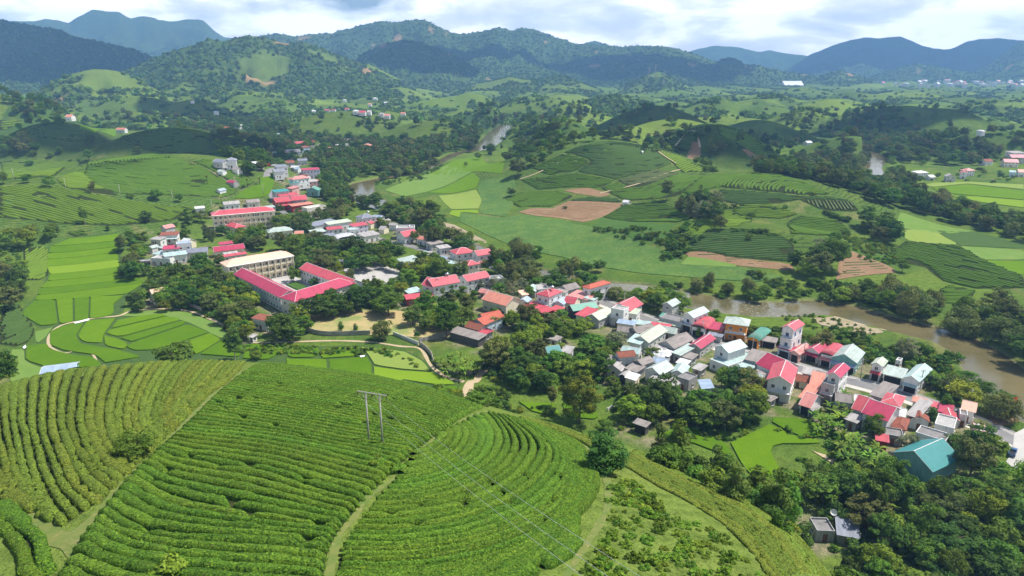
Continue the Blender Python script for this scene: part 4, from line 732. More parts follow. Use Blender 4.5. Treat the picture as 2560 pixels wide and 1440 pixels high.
def house(label, A, B, Cc, e, roof='gx', rc='red', wc='white', st=None, front='door', rise=None, cat='house', name='house', oh=.55, wins=True, trim=None, wk='w', z0=None, small=False, extra=()):
    if name == 'town_building': pass
    elif label in LBL: LBL[label] += 1; label = ['','second','third','fourth'][LBL[label]]+' '+label
    else: LBL[label] = 0
    a, b, d, n, Ln, Wd, z0 = frame_from(A, B, Cc, e, z0); c = (a+b)/2+n*Wd/2; rz = math.atan2(d[1], d[0]); FOOT.append((c, Ln/2+1.2, Wd/2+1.2, rz))
    root = empty(name, (c[0], c[1], z0), rz); tag(root, label, cat); L2, W2 = Ln/2-oh*.6, Wd/2-oh*.6; wm_, rm = WALL[wc], ROOF[rc]; fl = -1.2
    st = st or max(1, int(round(e/3.5))); sh_ = e/st
    if rise is None: rise = {'gx':Wd*.26,'gy':Ln*.26,'hip':min(Ln, Wd)*.24,'shed':Wd*.10,'arch':Ln*.22,'flat':.5}[roof]
    wb = MB().box(-L2, L2, -W2, W2, fl, e-.02)
    if roof == 'gx': 
        for s in (-1, 1): wb.add([(s*L2,-W2,e-.02),(s*L2,W2,e-.02),(s*L2,0,e+rise*.93),(s*(L2-.2),-W2,e-.02),(s*(L2-.2),W2,e-.02),(s*(L2-.2),0,e+rise*.93)], [(0,1,2),(3,5,4),(0,3,4,1),(1,4,5,2),(2,5,3,0)])
    if roof == 'gy':
        for s in (-1, 1): wb.add([(-L2,s*W2,e-.02),(L2,s*W2,e-.02),(0,s*W2,e+rise*.93),(-L2,s*(W2-.2),e-.02),(L2,s*(W2-.2),e-.02),(0,s*(W2-.2),e+rise*.93)], [(0,1,2),(3,5,4),(0,3,4,1),(1,4,5,2),(2,5,3,0)])
    if roof == 'shed':
        wb.add([(-L2,W2,e),(L2,W2,e),(L2,W2,e+rise*.9),(-L2,W2,e+rise*.9),(-L2,-W2,e),(L2,-W2,e)], [(0,3,2,1),(0,4,3),(1,2,5)])
    if st > 1 and not small:
        for k_ in range(1, st): wb.box(-L2-.12, L2+.12, -W2-.12, W2+.12, k_*sh_-.12, k_*sh_+.06)
    wall = wb.build('wall', wm_, root)
    rb = MB(); x, y, t_ = L2+oh, W2+oh, .12; ez = e-oh*rise/max(W2, .1)*.5 if roof == 'gx' else (e-oh*rise/max(L2, .1)*.5 if roof == 'gy' else e)
    if roof == 'gx':
        rb.plate([(-x,-y,ez),(x,-y,ez),(x,0,e+rise),(-x,0,e+rise)], t_); rb.plate([(-x,0,e+rise),(x,0,e+rise),(x,y,ez),(-x,y,ez)], t_)
    elif roof == 'gy':
        rb.plate([(-x,-y,ez),(0,-y,e+rise),(0,y,e+rise),(-x,y,ez)], t_); rb.plate([(0,-y,e+rise),(x,-y,ez),(x,y,ez),(0,y,e+rise)], t_)
    elif roof == 'hip':
        m_ = max(0.05, x-y); m2 = max(0.05, y-x) if y > x else 0; zt = e+rise
        if x >= y: r1, r2 = (-m_, 0, zt), (m_, 0, zt)
        else: r1, r2 = (0, -m2, zt), (0, m2, zt)
        cs = [(-x,-y,e),(x,-y,e),(x,y,e),(-x,y,e)]
        fs = [(0,1,5,4),(1,2,5),(2,3,4,5),(3,0,4)] if x >= y else [(0,1,4),(1,2,5,4),(2,3,5),(3,0,4,5)]
        rb.add(cs+[r1, r2], fs); rb.box(-x, x, -y, y, e-.22, e-.01)
    elif roof == 'shed': rb.plate([(-x,-y,e+.03),(x,-y,e+.03),(x,y,e+rise+.1),(-x,y,e+rise+.1)], t_)
    elif roof == 'arch':
        N_ = 12; ps = [(-x*math.cos(math.pi*i/N_), e-.15+rise*1.15*math.sin(math.pi*i/N_)**.85) for i in range(N_+1)]
        for p0, p1 in zip(ps[:-1], ps[1:]): rb.plate([(p0[0],-y,p0[1]),(p1[0],-y,p1[1]),(p1[0],y,p1[1]),(p0[0],y,p0[1])], .08)
        g_ = MB()
        for s in (-1, 1):
            vs = [(p[0]*.93, s*(W2), p[1]*.98 if False else e-.1+(p[1]-e+.1)*.95) for p in ps]; g_.add(vs, [tuple(range(len(vs)))])
        g_.build('gable', WALL['dark'] if rc != 'green' else WALL['orange'], root)
    elif roof == 'flat':
        rb.box(-L2+.18, L2-.18, -W2+.18, W2-.18, e-.02, e+.06); pb = MB(); ph = rise
        pb.box(-L2-.02, L2+.02, -W2-.02, -W2+.18, e-.02, e+ph); pb.box(-L2-.02, L2+.02, W2-.18, W2+.02, e-.02, e+ph); pb.box(-L2-.02, -L2+.18, -W2+.18, W2-.18, e-.02, e+ph); pb.box(L2-.18, L2+.02, -W2+.18, W2-.18, e-.02, e+ph)
        pb.build('parapet', wm_, root)
    rb.build('roof', rm, root, smooth=(roof == 'arch'))
    if roof in ('gx', 'gy', 'hip') and not small:
        tb = MB(); tm = TRIM if trim is None else trim
        if roof == 'gx': tb.box(-x, x, -.10, .10, e+rise-.03, e+rise+.05); ends = [((s*x, -y, ez), (s*x, 0, e+rise), (s*x, y, ez)) for s in (-1, 1)]
        elif roof == 'gy': tb.box(-.10, .10, -y, y, e+rise-.03, e+rise+.07); ends = [((-x, s*y, ez), (0, s*y, e+rise), (x, s*y, ez)) for s in (-1, 1)]
        else: ends = []; [tb.tube(c_, r1 if (c_[0] < 0 if x >= y else c_[1] < 0) else r2, .09, n=4) for c_ in cs]; tb.tube(r1, r2, .1, n=4)
        for p0, p1, p2 in ends: tb.tube(p0, p1, .06, n=4); tb.tube(p1, p2, .06, n=4)
        tb.build('ridge_cap', rm if rc in ('tile','rust','pinkt','grey','brown') else tm, root)
    if wins and not small:
        ww, wh = (1.25, 1.35); seq = []
        for k_ in range(st):
            zc_ = k_*sh_+(.95 if sh_ > 2.8 else .7); nf = max(1, int((2*L2-1.0)/2.9)); ns = max(1, int((2*W2-1.2)/3.4))
            if not (k_ == 0 and front in ('shop', 'open')):
                for i in range(nf):
                    if k_ == 0 and i == nf//2 and front == 'door': continue
                    seq.append((-L2+(i+.5)*2*L2/nf, -W2, zc_, 0))
            for i in range(ns):
                seq.append((L2, -W2+(i+.5)*2*W2/ns, zc_, math.pi/2)); seq.append((-L2, -W2+(i+.5)*2*W2/ns, zc_, -math.pi/2))
        for x_, y_, z_, r_ in seq[:44]: put(winmesh(ww, wh, wk), root, x_, y_, z_, r_, 'window')
    if front == 'door' and wins and not small:
        dr = MB().box(-.55, .55, -W2-.05, -W2+.05, 0, 2.2).build('door', WOOD, root); MB().box(.34, .42, -W2-.09, -W2-.052, 1.0, 1.12).build('handle', STEEL, dr)
    if front == 'shop':
        op = MB().box(-L2+.35, L2-.35, -W2-.03, -W2+.4, 0.02, min(sh_-.55, 3.0)).build('shop_opening', SHADEW, root)  # near-black block paints the shade inside the shop, wall is not cut
        k_ = max(1, int(2*L2/3.2)); sg = MB(); [sg.box(-L2+.3+i*(2*L2-.6)/k_-.1, -L2+.3+i*(2*L2-.6)/k_+.1, -W2-.12, -W2-.032, 0, min(sh_-.5, 3.05)) for i in range(k_+1)]; sg.build('shop_pillar', wm_, root)
        if k_ > 1: MB().box(-L2+.42, -L2+.2+(2*L2-.6)/k_, -W2-.08, -W2-.034, .05, min(sh_-.6, 2.9)).build('roller_shutter', SHUT, root)
    if front == 'open': MB().box(-L2+.25, L2-.25, -W2-.02, -W2+.3, 0.05, e-.5).build('open_front', SHADEW, root)  # near-black block in place of the shaded inside
    for ex in extra:
        if ex[0] == 'awning':                        # colour, height, depth
            _, c2, z2, dp = ex; MB().plate([(-L2-.2,-W2-dp,z2-.5),(L2+.2,-W2-dp,z2-.5),(L2+.2,-W2-.03,z2+.15),(-L2-.2,-W2-.03,z2+.15)], .08).build('awning', ROOF[c2], root)
            pp = MB(); [pp.box(s*(L2-.1)-.06, s*(L2-.1)+.06, -W2-dp+.1, -W2-dp+.22, 0, z2-.55) for s in (-1, 1)]; pp.build('awning_post', TRIM, root)
        if ex[0] == 'balcony':
            _, z2, dp = ex; MB().box(-L2, L2, -W2-dp, -W2-.13, z2-.15, z2).build('balcony_floor', TRIM, root)
            rl = MB(); rl.box(-L2, L2, -W2-dp, -W2-dp+.08, z2+.85, z2+.95)
            nb_ = max(3, int(2*L2/.45)); [rl.box(-L2+i*2*L2/nb_-.03, -L2+i*2*L2/nb_+.03, -W2-dp+.01, -W2-dp+.07, z2+.002, z2+.85) for i in range(nb_+1)]; rl.build('railing', BLUEF if wk == 'b' else TRIM, root)
            cb = MB(); [cb.box(s*(L2-.12)-.12, s*(L2-.12)+.12, -W2-dp+.1, -W2-dp+.34, z2-3.3, z2-.152) for s in (-1, 1)]; cb.build('column', TRIM, root)
        if ex[0] == 'gallery':                       # open corridors with pillars on the front of a school block
            nb_ = max(4, int(2*L2/3.3)); g_ = MB(); dp = 1.7
            for k_ in range(st):
                z2 = k_*sh_
                if k_: g_.box(-L2, L2, -W2-dp, -W2-.13, z2-.2, z2+.02); g_.box(-L2, L2, -W2-dp-.05, -W2-dp+.07, z2+.022, z2+.95)
            g_.build('corridor', wm_, root); pl_ = []
            for i in range(nb_+1):
                q = MB().box(-.17, .17, -.17, .17, -1, e-.25) if not pl_ else None
                if q: o = q.build('column', wm_, root); pl_.append(o.data)
                else: o = bpy.data.objects.new('column', pl_[0]); COL.objects.link(o); o.parent = root
                o.location = (-L2+.17+i*(2*L2-.34)/nb_, -W2-dp-.24, 0)
            MB().box(-L2-.3, L2+.3, -W2-dp-.6, -W2, e-.24, e-.05).build('eave_slab', TRIM, root)
            for k_ in range(st):
                for i in range(nb_): 
                    if (i+k_) % 3 == 1: put(winmesh(1.0, 2.1, 'd'), root, -L2+(i+.28)*2*L2/nb_, -W2-.02, k_*sh_+.05, 0, 'window')
    if 'tank' in extra:
        t = empty('water_tank', (c[0]+d[0]*L2*.4, c[1]+d[1]*L2*.4, z0+e+(rise if roof != 'flat' else .06)-.25), rz); tag(t, 'steel water tank standing on the '+' '.join(label.split()[:9]), 'water tank')
        MB().tube((-.9,0,1.25),(.9,0,1.25),.62,n=12).build('tank_body', STEEL, t, True); q = MB(); [q.box(sx_*.6-.05, sx_*.6+.05, sy_*.45-.05, sy_*.45+.05, -.1, .8) for sx_ in (-1, 1) for sy_ in (-1, 1)]; q.build('tank_stand', FRAME, t)
    return root
h_ = house
# school
h_('long three storey cream school block with a bright red hip roof', (530,539),(687,526),10.5,11,'hip','red','cream',3,cat='school building',name='school_building',oh=.8,extra=[('gallery',)])
h_('three storey cream school block with a faded pink tiled roof', (566,666),(733,638),10,11,'hip','pinkt','cream',3,cat='school building',name='school_building',oh=.8,extra=[('gallery',)])
h_('long two storey school wing whose crimson roof runs down to the left corner', (585,685),(700,743),9.5,7.6,'gx','salmon' if False else 'crimson','white',2,cat='school building',name='school_building',oh=.6)
h_('front school wing with the deep crimson roof and hipped left corner', (737,754),(889,707),11,8.2,'hip','crimson','ivory',2,cat='school building',name='school_building',oh=.6,rise=2.8)
h_('two storey school wing with the plain red roof behind the courtyard tree', (748,671),(868,716),9.5,7.4,'gx','red','white',2,cat='school building',name='school_building',oh=.6)
h_('small cream annex with red hip roof in front of the far school block', (553,560),(588,570),8,4.2,'hip','red','cream')
h_('single storey cream building with a grey green hip roof between trees', (671,582),(733,575),9,4.2,'hip','sage','cream')
h_('tiny cream kiosk with a red roof beside the grey green hip roof', (737,584),(758,583),5,3.5,'gx','coral','cream')
h_('low building with wide crimson roof left of the pink tiled school', (536,629),(612,620),8,4.2,'gx','crimson','cream')
h_('tiny flat annex with a crimson roof behind the low crimson building', (550,612),(583,608),5,5,'shed','crimson','grey')
h_('low shed with a red strip roof just behind the pink tiled school', (545,645),(618,634),4,3.4,'shed','red','white')
h_('grey patched shed in the yard of the low crimson building', (562,637),(596,632),4,3.4,'shed','grey','white')
h_('ruined white gate house half hidden by the big tree at the school corner', (628,795),(668,803),5,5,'shed','rust','white',1)
h_('white open gate pavilion in the school yard under the trees', (830,655),(860,652),4,4.5,'flat','conc','white',1,'open')
h_('long grey guard house with teal lights beside the paved yard', (992,647),(1012,662),(1030,640),3.8,'shed','sage','white')
h_('little cream house with pale pink roof alone beside the rice field', (369,731),(385,742),(409,729),4.6,'gy','pinkt','ivory')
# left village
h_('white house with a rusty red roof and pale awning in the left hamlet', (398,589),(443,587),7,5,'shed','rust','white',1,extra=[('awning','pale',3.2,2.0)])
h_('small grey roofed white wing at the left end of the left hamlet', (374,598),(400,600),6,3.8,'shed','grey','white')
h_('small pink roofed house at the back of the left hamlet', (414,571),(438,566),6,5,'gx','salmon','grey')
h_('house with a dull crimson roof in the middle of the left hamlet', (406,624),(449,621),7,6.5,'shed','crimson','white',2)
h_('tall white house with pale blue flat roof in the left hamlet', (440,612),(480,608),7,8.5,'flat','blue','white',2)
h_('long low white house at the front of the left hamlet', (375,647),(425,649),8,4,'flat','conc','white',1)
h_('white house with pale teal roof behind the long low one', (411,642),(468,635),7,5.2,'shed','pale','white',1)
h_('grey roofed white house at the right end of the left hamlet', (465,633),(518,629),8,5,'shed','slate','grey',1)
h_('small open shed at the front left corner of the left hamlet', (347,656),(377,653),5,3,'flat','conc','conc',1,'open')
h_('pale blue metal shed behind the crest of the tea hill', (100,935),(187,924),8,3.2,'gx','blue','teal',1,wins=False,name='shed',cat='shed',rise=1,z0=0.0)
# middle cluster
h_('white villa with a slate grey hip roof above the middle cluster', (905,547),(940,542),10,7.5,'hip','slate','white',2,extra=['tank'])
h_('wide shed with a grey blue roof at the left of the middle cluster', (787,566),(846,553),9,5.2,'shed','slate','white',1,'shop')
h_('low white house under the grey blue shed roof', (782,583),(816,578),7,4.2,'shed','sage','grey',1,'shop')
h_('narrow house with a red lean-to roof in the middle cluster', (820,575),(858,571),6,6.5,'shed','red','white',2)
h_('house with olive sheet roof behind the red lean-to', (822,562),(880,553),7,5.5,'shed','olive','white',1)
h_('house with a red roof between two white ones in the middle cluster', (885,567),(921,561),7,6,'shed','red','lilac',2)
h_('white shop with a broad curved pale roof facing the trees', (845,599),(894,594),11,5,'arch','white','white',1,'shop',rise=1.5)
h_('green framed white house beside the curved pale roof', (873,577),(901,574),8,6.5,'flat','pale','white',2)
h_('grey roofed house at the right of the middle cluster', (910,592),(950,585),9,4.5,'shed','grey','white',1)
h_('white house with a tall parapet near the river bank', (990,574),(1037,573),10,7,'flat','conc','white',2,rise=1.1,extra=['tank'])
h_('white house with red gable roof below the parapet house', (1012,592),(1047,585),10,5.2,'gx','red','white',1)
h_('small red roofed shop next to the parapet house', (998,578),(1026,573),5,5,'shed','red','white',1)
h_('grey roofed house half hidden under the riverside trees', (1078,612),(1110,606),7,4,'shed','brown','grey',1)
h_('white box of a building with a ribbed parapet among dark trees', (768,525),(817,517),9,7.5,'flat','white','ivory',2,rise=1.3)
# far street
h_('broad red roofed hall, the nearest of the upper street', (690,506),(728,502),11,6,'gx','red','red',2,extra=[('awning','red',3.6,2.5)])
h_('red roofed shop joined to the right of the broad red hall', (730,501),(768,498),11,6,'gx','red','slate' if False else 'grey',2)
h_('red roofed row in front of the broad red hall', (730,516),(784,509),7,5,'shed','coral','red',1)
h_('red roofed house behind the broad red hall', (700,491),(746,486),8,7,'shed','red','white',2)
h_('dark fronted house with a teal roof at the bend of the upper street', (688,481),(724,477),8,8,'shed','teal','grey',2)
h_('little dark green hut among the riverside trees', (765,476),(796,476),8,4,'gy','green','teal',1,name='hut',cat='hut')
h_('two storey house with a flat pink roof on the upper street', (733,449),(774,444),8,8,'hip','salmon','white',2)
h_('small house with a teal roof below the flat pink one', (727,458),(748,456),6,5.5,'shed','teal','white',1)
h_('white house with a strong red roof line on the upper street', (757,426),(800,423),8,7.5,'shed','crimson','lilac',2)
h_('grey white house left of the upper street', (690,418),(720,416),9,8,'shed','slate','white',2)
h_('slate roofed house just below the grey white one', (686,430),(712,428),7,6,'gx','slate','white',1)
h_('red tiled house with blue walls in the upper village', (755,369),(776,367),7,8,'hip','rust','blue',2)
h_('wide red roofed house behind the blue walled one', (740,359),(788,356),10,7,'gx','red','white',2)
h_('long low grey roof in the upper village', (712,382),(753,379),12,5,'gx','grey','white',1)
h_('white gabled house with red ridge below the long grey roof', (700,391),(743,389),11,4.5,'gy','red','white',1)
h_('white two storey block with three dark windows in the upper village', (842,363),(877,361),9,8,'flat','white','ivory',2)
h_('grey roofed building behind the white block', (862,350),(885,349),9,7,'shed','grey','white',2)
h_('pink roofed terrace left of the white block', (808,373),(842,369),9,5,'shed','salmon','pink',1)
h_('dull red roofed row at the front of the upper village', (797,385),(848,380),11,5,'gx','crimson','grey',1)
h_('red roofed row right of the white block', (878,375),(904,376),10,5,'gx','red','grey',1)
h_('house with an orange hip roof alone on the right of the upper village', (906,366),(935,365),13,5.5,'hip','coral','white',1)
h_('house with a red arched roof by the dark trees', (1010,362),(1030,364),10,5,'arch','coral','ivory',1)
h_('white gable with dark doorway on the upper edge of the village', (816,345),(836,344),6,7,'gy','grey','white',2)
h_('slate roofed house at the foot of the left tea hill', (563,402),(591,401),9,6.5,'hip','slate','white',1)
h_('low slate roofed shed at the foot of the left tea hill', (531,404),(556,406),8,4,'gx','slate','grey',1)
h_('small white house under the dark trees of the upper village', (638,409),(659,407),8,4,'shed','white','white',1)
h_('red roofed white house at the far left of the upper village', (556,320),(578,319),9,7,'hip','rust','white',2)
h_('red roofed shop below the far left white house', (574,330),(596,329),10,5,'gx','red','white',1)
h_('big white building behind the far left houses', (598,314),(626,311),12,7,'flat','white','white',2)
h_('pale blue house with a sheet roof in the dark trees', (699,336),(722,334),10,6,'shed','blue','blue',1)
h_('red roofed cottage in the dark trees of the upper village', (628,330),(646,329),8,5,'gx','crimson','white',1)
h_('brown red cottage by the upper road', (711,408),(737,406),9,5,'gx','rust','grey',1)
h_('pink walled shop by the upper road', (716,470),(730,472),8,5,'shed','salmon','pink',1)
h_('pink and grey house behind the flat pink roof', (770,455),(794,453),8,6,'shed','grey','pink',2)
# village by the river, from the school to the right
h_('long white house with a red roof and a water tank near the field', (1083,716),(1150,704),10,7.5,'gx','red','white',2,extra=['tank'])
h_('white end of the long house facing the school field', (1054,711),(1080,716),(1095,700),7.3,'gx','red','white',2,wins=True)
h_('white gabled house with a red roof right of the long one', (1168,703),(1225,691),8.5,6.5,'gx','red','white',2)
h_('low red lean-to at the corner of the school field', (1016,749),(1084,742),6,3.6,'shed','red','red',1)
h_('pale teal lean-to behind the low red one', (1022,734),(1056,727),6,4,'shed','pale','white',1)
h_('white house with the bright red hip roof below the maize field', (1140,636),(1187,630),10,7,'hip','red','white',2)
h_('gabled white house with red roof and porch close to the river', (1195,639),(1231,633),8,7.5,'gx','red','white',2,extra=[('awning','red',3.5,2)])
h_('ivory house with a small red hip roof in front of the gabled one', (1170,664),(1200,659),8,6.5,'hip','red','ivory',2)
h_('low concrete house with a curly white gate front', (1226,703),(1263,699),7,5,'flat','conc','white',1,rise=.9)
h_('long hall with a wide salmon orange roof and cream gable', (1204,747),(1265,764),(1320,754),5.6,'gx','coral','cream',1)
h_('two storey white villa with a pink hip roof', (1340,734),(1373,742),(1407,728),8.2,'hip','red','white',2,extra=[('balcony',3.9,1.6),'tank'])
h_('row of small red roofs in front of the pink roofed villa', (1308,762),(1360,784),(1385,776),3.5,'shed','red','red',1)
h_('two storey white villa with an old red tiled hip roof', (1455,716),(1474,722),(1524,706),8.2,'hip','tile','white',2,extra=[('balcony',4.0,1.4)])
h_('pale red shed roof below the tiled villa', (1420,738),(1468,750),(1482,738),4.2,'shed','salmon','white',1)
h_('shed with a dark green roof and open sides', (1417,766),(1434,777),(1481,760),4.6,'gy','green','dark',1,wins=False,name='shed',cat='shed')
h_('low house with a bright red roof right of the dark green shed', (1438,786),(1466,793),(1488,777),4.2,'shed','red','white',1)
h_('house with an olive sheet roof left of the white tower room', (1463,791),(1498,800),(1524,779),4.3,'gy','olive','grey',1)
h_('white house with a box shaped upper room beside the street', (1525,772),(1560,779),(1573,769),7.6,'flat','conc','white',2,extra=[('balcony',4.0,1.2)])
h_('olive roofed house right of the white tower room', (1562,781),(1592,786),(1594,775),4.5,'shed','olive','white',1)
h_('broad shop with a large faded red roof under the round trees', (1527,766),(1574,777),(1598,757),5.2,'gy','red','grey',1,'shop')
h_('red cross roofed house with blue walls behind the palm', (1177,803),(1210,812),(1262,790),5.2,'gy','tile','blue',1)
h_('second red gable of the cross roofed house', (1212,800),(1258,790),7,5.4,'gx','tile','blue',1)
h_('small old tiled outhouse left of the cross roofed house', (1162,816),(1198,826),(1208,812),3.9,'gx','rust','white',1)
h_('bright red porch roof in front of the cross roofed house', (1190,832),(1208,839),(1232,829),3.4,'shed','red','conc',1,'open')
h_('long grey fibre cement shed beside the field wall', (1122,829),(1196,850),(1210,838),3.4,'shed','brown','dark',1,wins=False,name='shed',cat='shed')
h_('small house with a steel blue roof deep in the trees', (1356,869),(1371,884),(1392,868),4,'gy','teal','ivory',1)
h_('old white house with a small brown tile roof', (1536,881),(1548,893),(1578,878),5.6,'gy','rust','white',1)
h_('grey roofed white house joined to the brown tiled one', (1505,903),(1549,911),(1563,898),3.6,'shed','brown','white',1)
h_('grey brown gabled shed in the middle of the garden houses', (1582,903),(1606,913),(1631,900),4.2,'gy','brown','grey',1)
h_('pale teal roofed house in the middle of the garden houses', (1611,923),(1651,937),(1683,918),4.4,'gy','sage','white',1)
h_('low grey shed left of the pale teal roof', (1562,920),(1591,931),(1602,916),3.4,'shed','brown','grey',1)
h_('tiny open hut with a grey roof and firewood', (1546,938),(1567,944),(1579,932),2.8,'gy','grey','dark',1,wins=False,name='hut',cat='hut')
h_('grey white lean-to below the pale teal roof', (1618,949),(1645,959),(1656,941),3.4,'shed','grey','white',1)
h_('grey gabled house at the front of the garden houses', (1645,963),(1680,973),(1698,956),4.4,'gy','grey','grey',1)
h_('flat roofed dark concrete house behind the grey gable', (1690,944),(1723,955),(1739,938),4.2,'flat','dirty','conc',1)
h_('steel blue lean-to roof at the edge of the garden trees', (1745,950),(1755,972),(1781,965),3.8,'shed','blue','white',1)
h_('group of grey brown roofs left of the street bend', (1645,858),(1686,871),(1731,846),4.2,'gy','brown','grey',1)
h_('pale green roofed hall beside the street bend', (1582,846),(1622,856),(1686,830),4.2,'gy','olive','white',1)
h_('grey brown gabled house under the feathery grey tree', (1570,822),(1594,833),(1624,815),4.2,'gy','brown','grey',1)
h_('white house with a teal lean-to roof beside the dark round tree', (1567,853),(1600,861),(1602,842),4,'shed','pale','white',1)
h_('pale green lean-to above the vegetable yard', (1680,881),(1702,889),(1730,868),3.6,'shed','sage','grey',1)
h_('grey green gabled house nearest the river on the far side of the street', (1655,760),(1681,766),(1696,754),6.2,'gy','sage','grey',2)
h_('long row of brown roofed shops on the far side of the street', (1646,795),(1705,809),(1722,796),4.2,'flat','dirty','grey',1,'shop',extra=[('awning','olive',3.2,1.6)])
h_('white villa with a blue gable and a red roof patch above the shops', (1706,786),(1734,794),(1763,775),7.8,'gy','pale','white',2,'shop',wk='b',extra=[('balcony',4.0,1.6)])
h_('shop with a red barrel roof beside the villa with the blue gable', (1728,816),(1763,823),(1790,802),4.6,'arch','red','white',1,'shop')
h_('orange walled shop with a thin red roof left of the orange villa', (1770,821),(1806,827),(1818,814),4.2,'shed','crimson','orange',1,'shop')
h_('orange villa with a sage hip roof and open upper floor', (1811,807),(1870,815),(1899,803),7.6,'hip','sage','orange',2,oh=1.0,extra=[('balcony',3.9,2.2)])
h_('orange shed with a green barrel roof', (1866,846),(1896,853),(1932,829),3.8,'arch','green','orange',1,'open')
h_('small grey shed right of the green barrel roof', (1904,851),(1940,857),(1938,847),2.8,'shed','brown','grey',1,'open',wins=False,name='shed',cat='shed')
h_('tall narrow white house with red gable and pale blue front', (1954,817),(1985,825),(2020,812),12.6,'gy','red','white',3,'shop',wk='b',extra=[('balcony',8.6,1.0),('balcony',4.5,1.2)])
h_('low shop with a crimson awning at the foot of the tall narrow house', (1942,868),(1976,878),(1984,868),4,'shed','crimson','blue',1,'shop')
h_('shop with the pink salmon roof right of the crimson awning', (1974,879),(1999,886),(2026,866),4,'gy','salmon','pink',1,'shop')
h_('shop with a double crimson roof in the middle of the row', (2013,873),(2048,883),(2074,865),4.6,'gy','crimson','white',1,'shop',extra=[('awning','crimson',3.6,1.8)])
h_('shop with a big red barrel roof in the row', (2050,884),(2082,892),(2110,868),4.8,'arch','red','white',1,'shop',extra=[('awning','salmon',3.6,1.8)])
h_('wide hall with a pale grey gable roof and teal front ending the row', (2077,892),(2142,907),(2172,883),5,'gy','sage','teal',1,'shop',extra=[('awning','blue',3.6,1.6)])
h_('white house with a yellowish gable roof past the row', (2178,909),(2206,916),(2233,905),6.3,'gy','olive','white',2,'shop',extra=[('awning','red',3.6,1.6)])
h_('open fronted grey roofed garage between two white houses', (2207,934),(2257,946),(2275,930),3.9,'shed','sage','white',1,'open')
h_('white shop with a long pale grey roof by the big yellow green tree', (2258,943),(2298,954),(2342,925),5.4,'gy','pale','white',1,'shop',extra=[('awning','pale',3.4,1.4)])
h_('bare concrete house with a brown grey lean-to roof', (2175,986),(2213,998),(2255,975),5,'shed','brown','conc',1)
h_('white house under the biggest crimson roof of the right hand houses', (2155,1030),(2220,1052),(2246,1022),6,'gx','crimson','white',1)
h_('left wing with its own red roof beside the biggest crimson roof', (2130,1020),(2163,1030),(2196,1003),5,'gx','red','grey',1)
h_('hipped red roof behind the biggest crimson roof', (2203,1004),(2249,1016),9,5.4,'hip','red','white',1)
h_('low rusty red roof at the foot of the white gable wall', (2229,1067),(2264,1076),9,3.4,'hip','rust','white',1)
h_('white house with a grey lean-to roof and round window', (2265,1036),(2296,1046),(2332,1015),4.3,'shed','grey','white',1)
h_('flat roofed white house near the coconut palm', (2333,1062),(2387,1076),(2418,1053),4.4,'flat','conc','white',1)
h_('flat brown terrace roof just above the teal hall', (2285,1083),(2366,1108),(2379,1088),4.2,'flat','dirty','white',1)
h_('pink walled shed behind the coconut palm', (2440,1080),(2474,1085),7,3.2,'flat','conc','pink',1)
h_('bright red lean-to roofs at the road side', (2346,1028),(2380,1036),6,3.4,'shed','crimson','white',1)
h_('big hall with a plain teal gable roof at the bottom right', (2232,1130),(2332,1178),(2418,1152),4.6,'gy','teal','teal',1,wins=False,rise=3.4)
h_('low red tin roof left of the teal hall', (2190,1100),(2222,1106),4,3,'shed','red','red',1,wins=False,name='shed',cat='shed')
h_('flat brown roofed house in the shade at the bottom right', (2040,1332),(2092,1334),(2083,1297),2.8,'flat','dirty','conc',1)
h_('steel blue sheet roof joined to the shaded brown roof', (2094,1336),(2150,1347),(2134,1302),2.6,'shed','slate','conc',1)
h_('barn with a grey roof on the near side of the street', (1862,898),(1898,906),(1923,887),4.6,'shed','brown','grey',1)
h_('pale teal sheet roof below the grey barn', (1844,916),(1886,921),(1891,904),3,'shed','pale','white',1)
h_('hall with the widest crimson roof on the near side of the street', (1890,908),(1944,932),(1978,906),5.2,'gx','crimson','white',1)
h_('tall house with a stained concrete gable and a red roof', (1917,948),(1980,960),(2007,922),7.6,'gy','red','white',2,extra=[('balcony',3.9,1.5)])
h_('house with an orange sheet roof behind the pink one', (1997,993),(2026,1001),(2053,976),4.2,'shed','coral','white',1)
h_('shed with a coral pink roof and dark open front', (1998,1010),(2026,1019),(2052,992),3.6,'gx','salmon','white',1,'open')
h_('thin orange lean-to roof next to the tall grey house', (2024,962),(2056,968),(2072,942),5,'shed','coral','white',1)
h_('lower body of the tall grey house with an open balcony', (2051,958),(2087,968),(2142,940),7.4,'flat','conc','grey',2,extra=[('balcony',4.2,1.3)])
h_('upper room with a crimson gable roof on the tall grey house', (2067,934),(2101,943),(2141,923),10.4,'gy','crimson','white',3)
h_('small grey porch at the bottom of the tall grey house', (2052,985),(2078,993),(2084,986),3.6,'shed','brown','conc',1)
h_('terrace house with a wide teal green roof and long windows', (1785,867),(1831,852),-7,7.2,'gx','teal' if False else 'pale','white',2)
h_('lower block under the teal green roof', (1772,900),(1846,873),-9,3.6,'flat','pale','white',1)
h_('red roofed house behind the teal green terrace house', (1721,863),(1752,871),(1791,846),4.6,'gy','crimson','grey',1)
h_('open wooden hut with a grey plank roof above the paddy', (1583,1057),(1615,1068),(1627,1059),3.2,'shed','brown','dark',1,'open',wins=False,name='hut',cat='hut')
h_('white tent roofed hut on the edge of the red terrace', (1556,504),(1570,506),5,3,'gx','white','white',1,wins=False,name='hut',cat='hut')
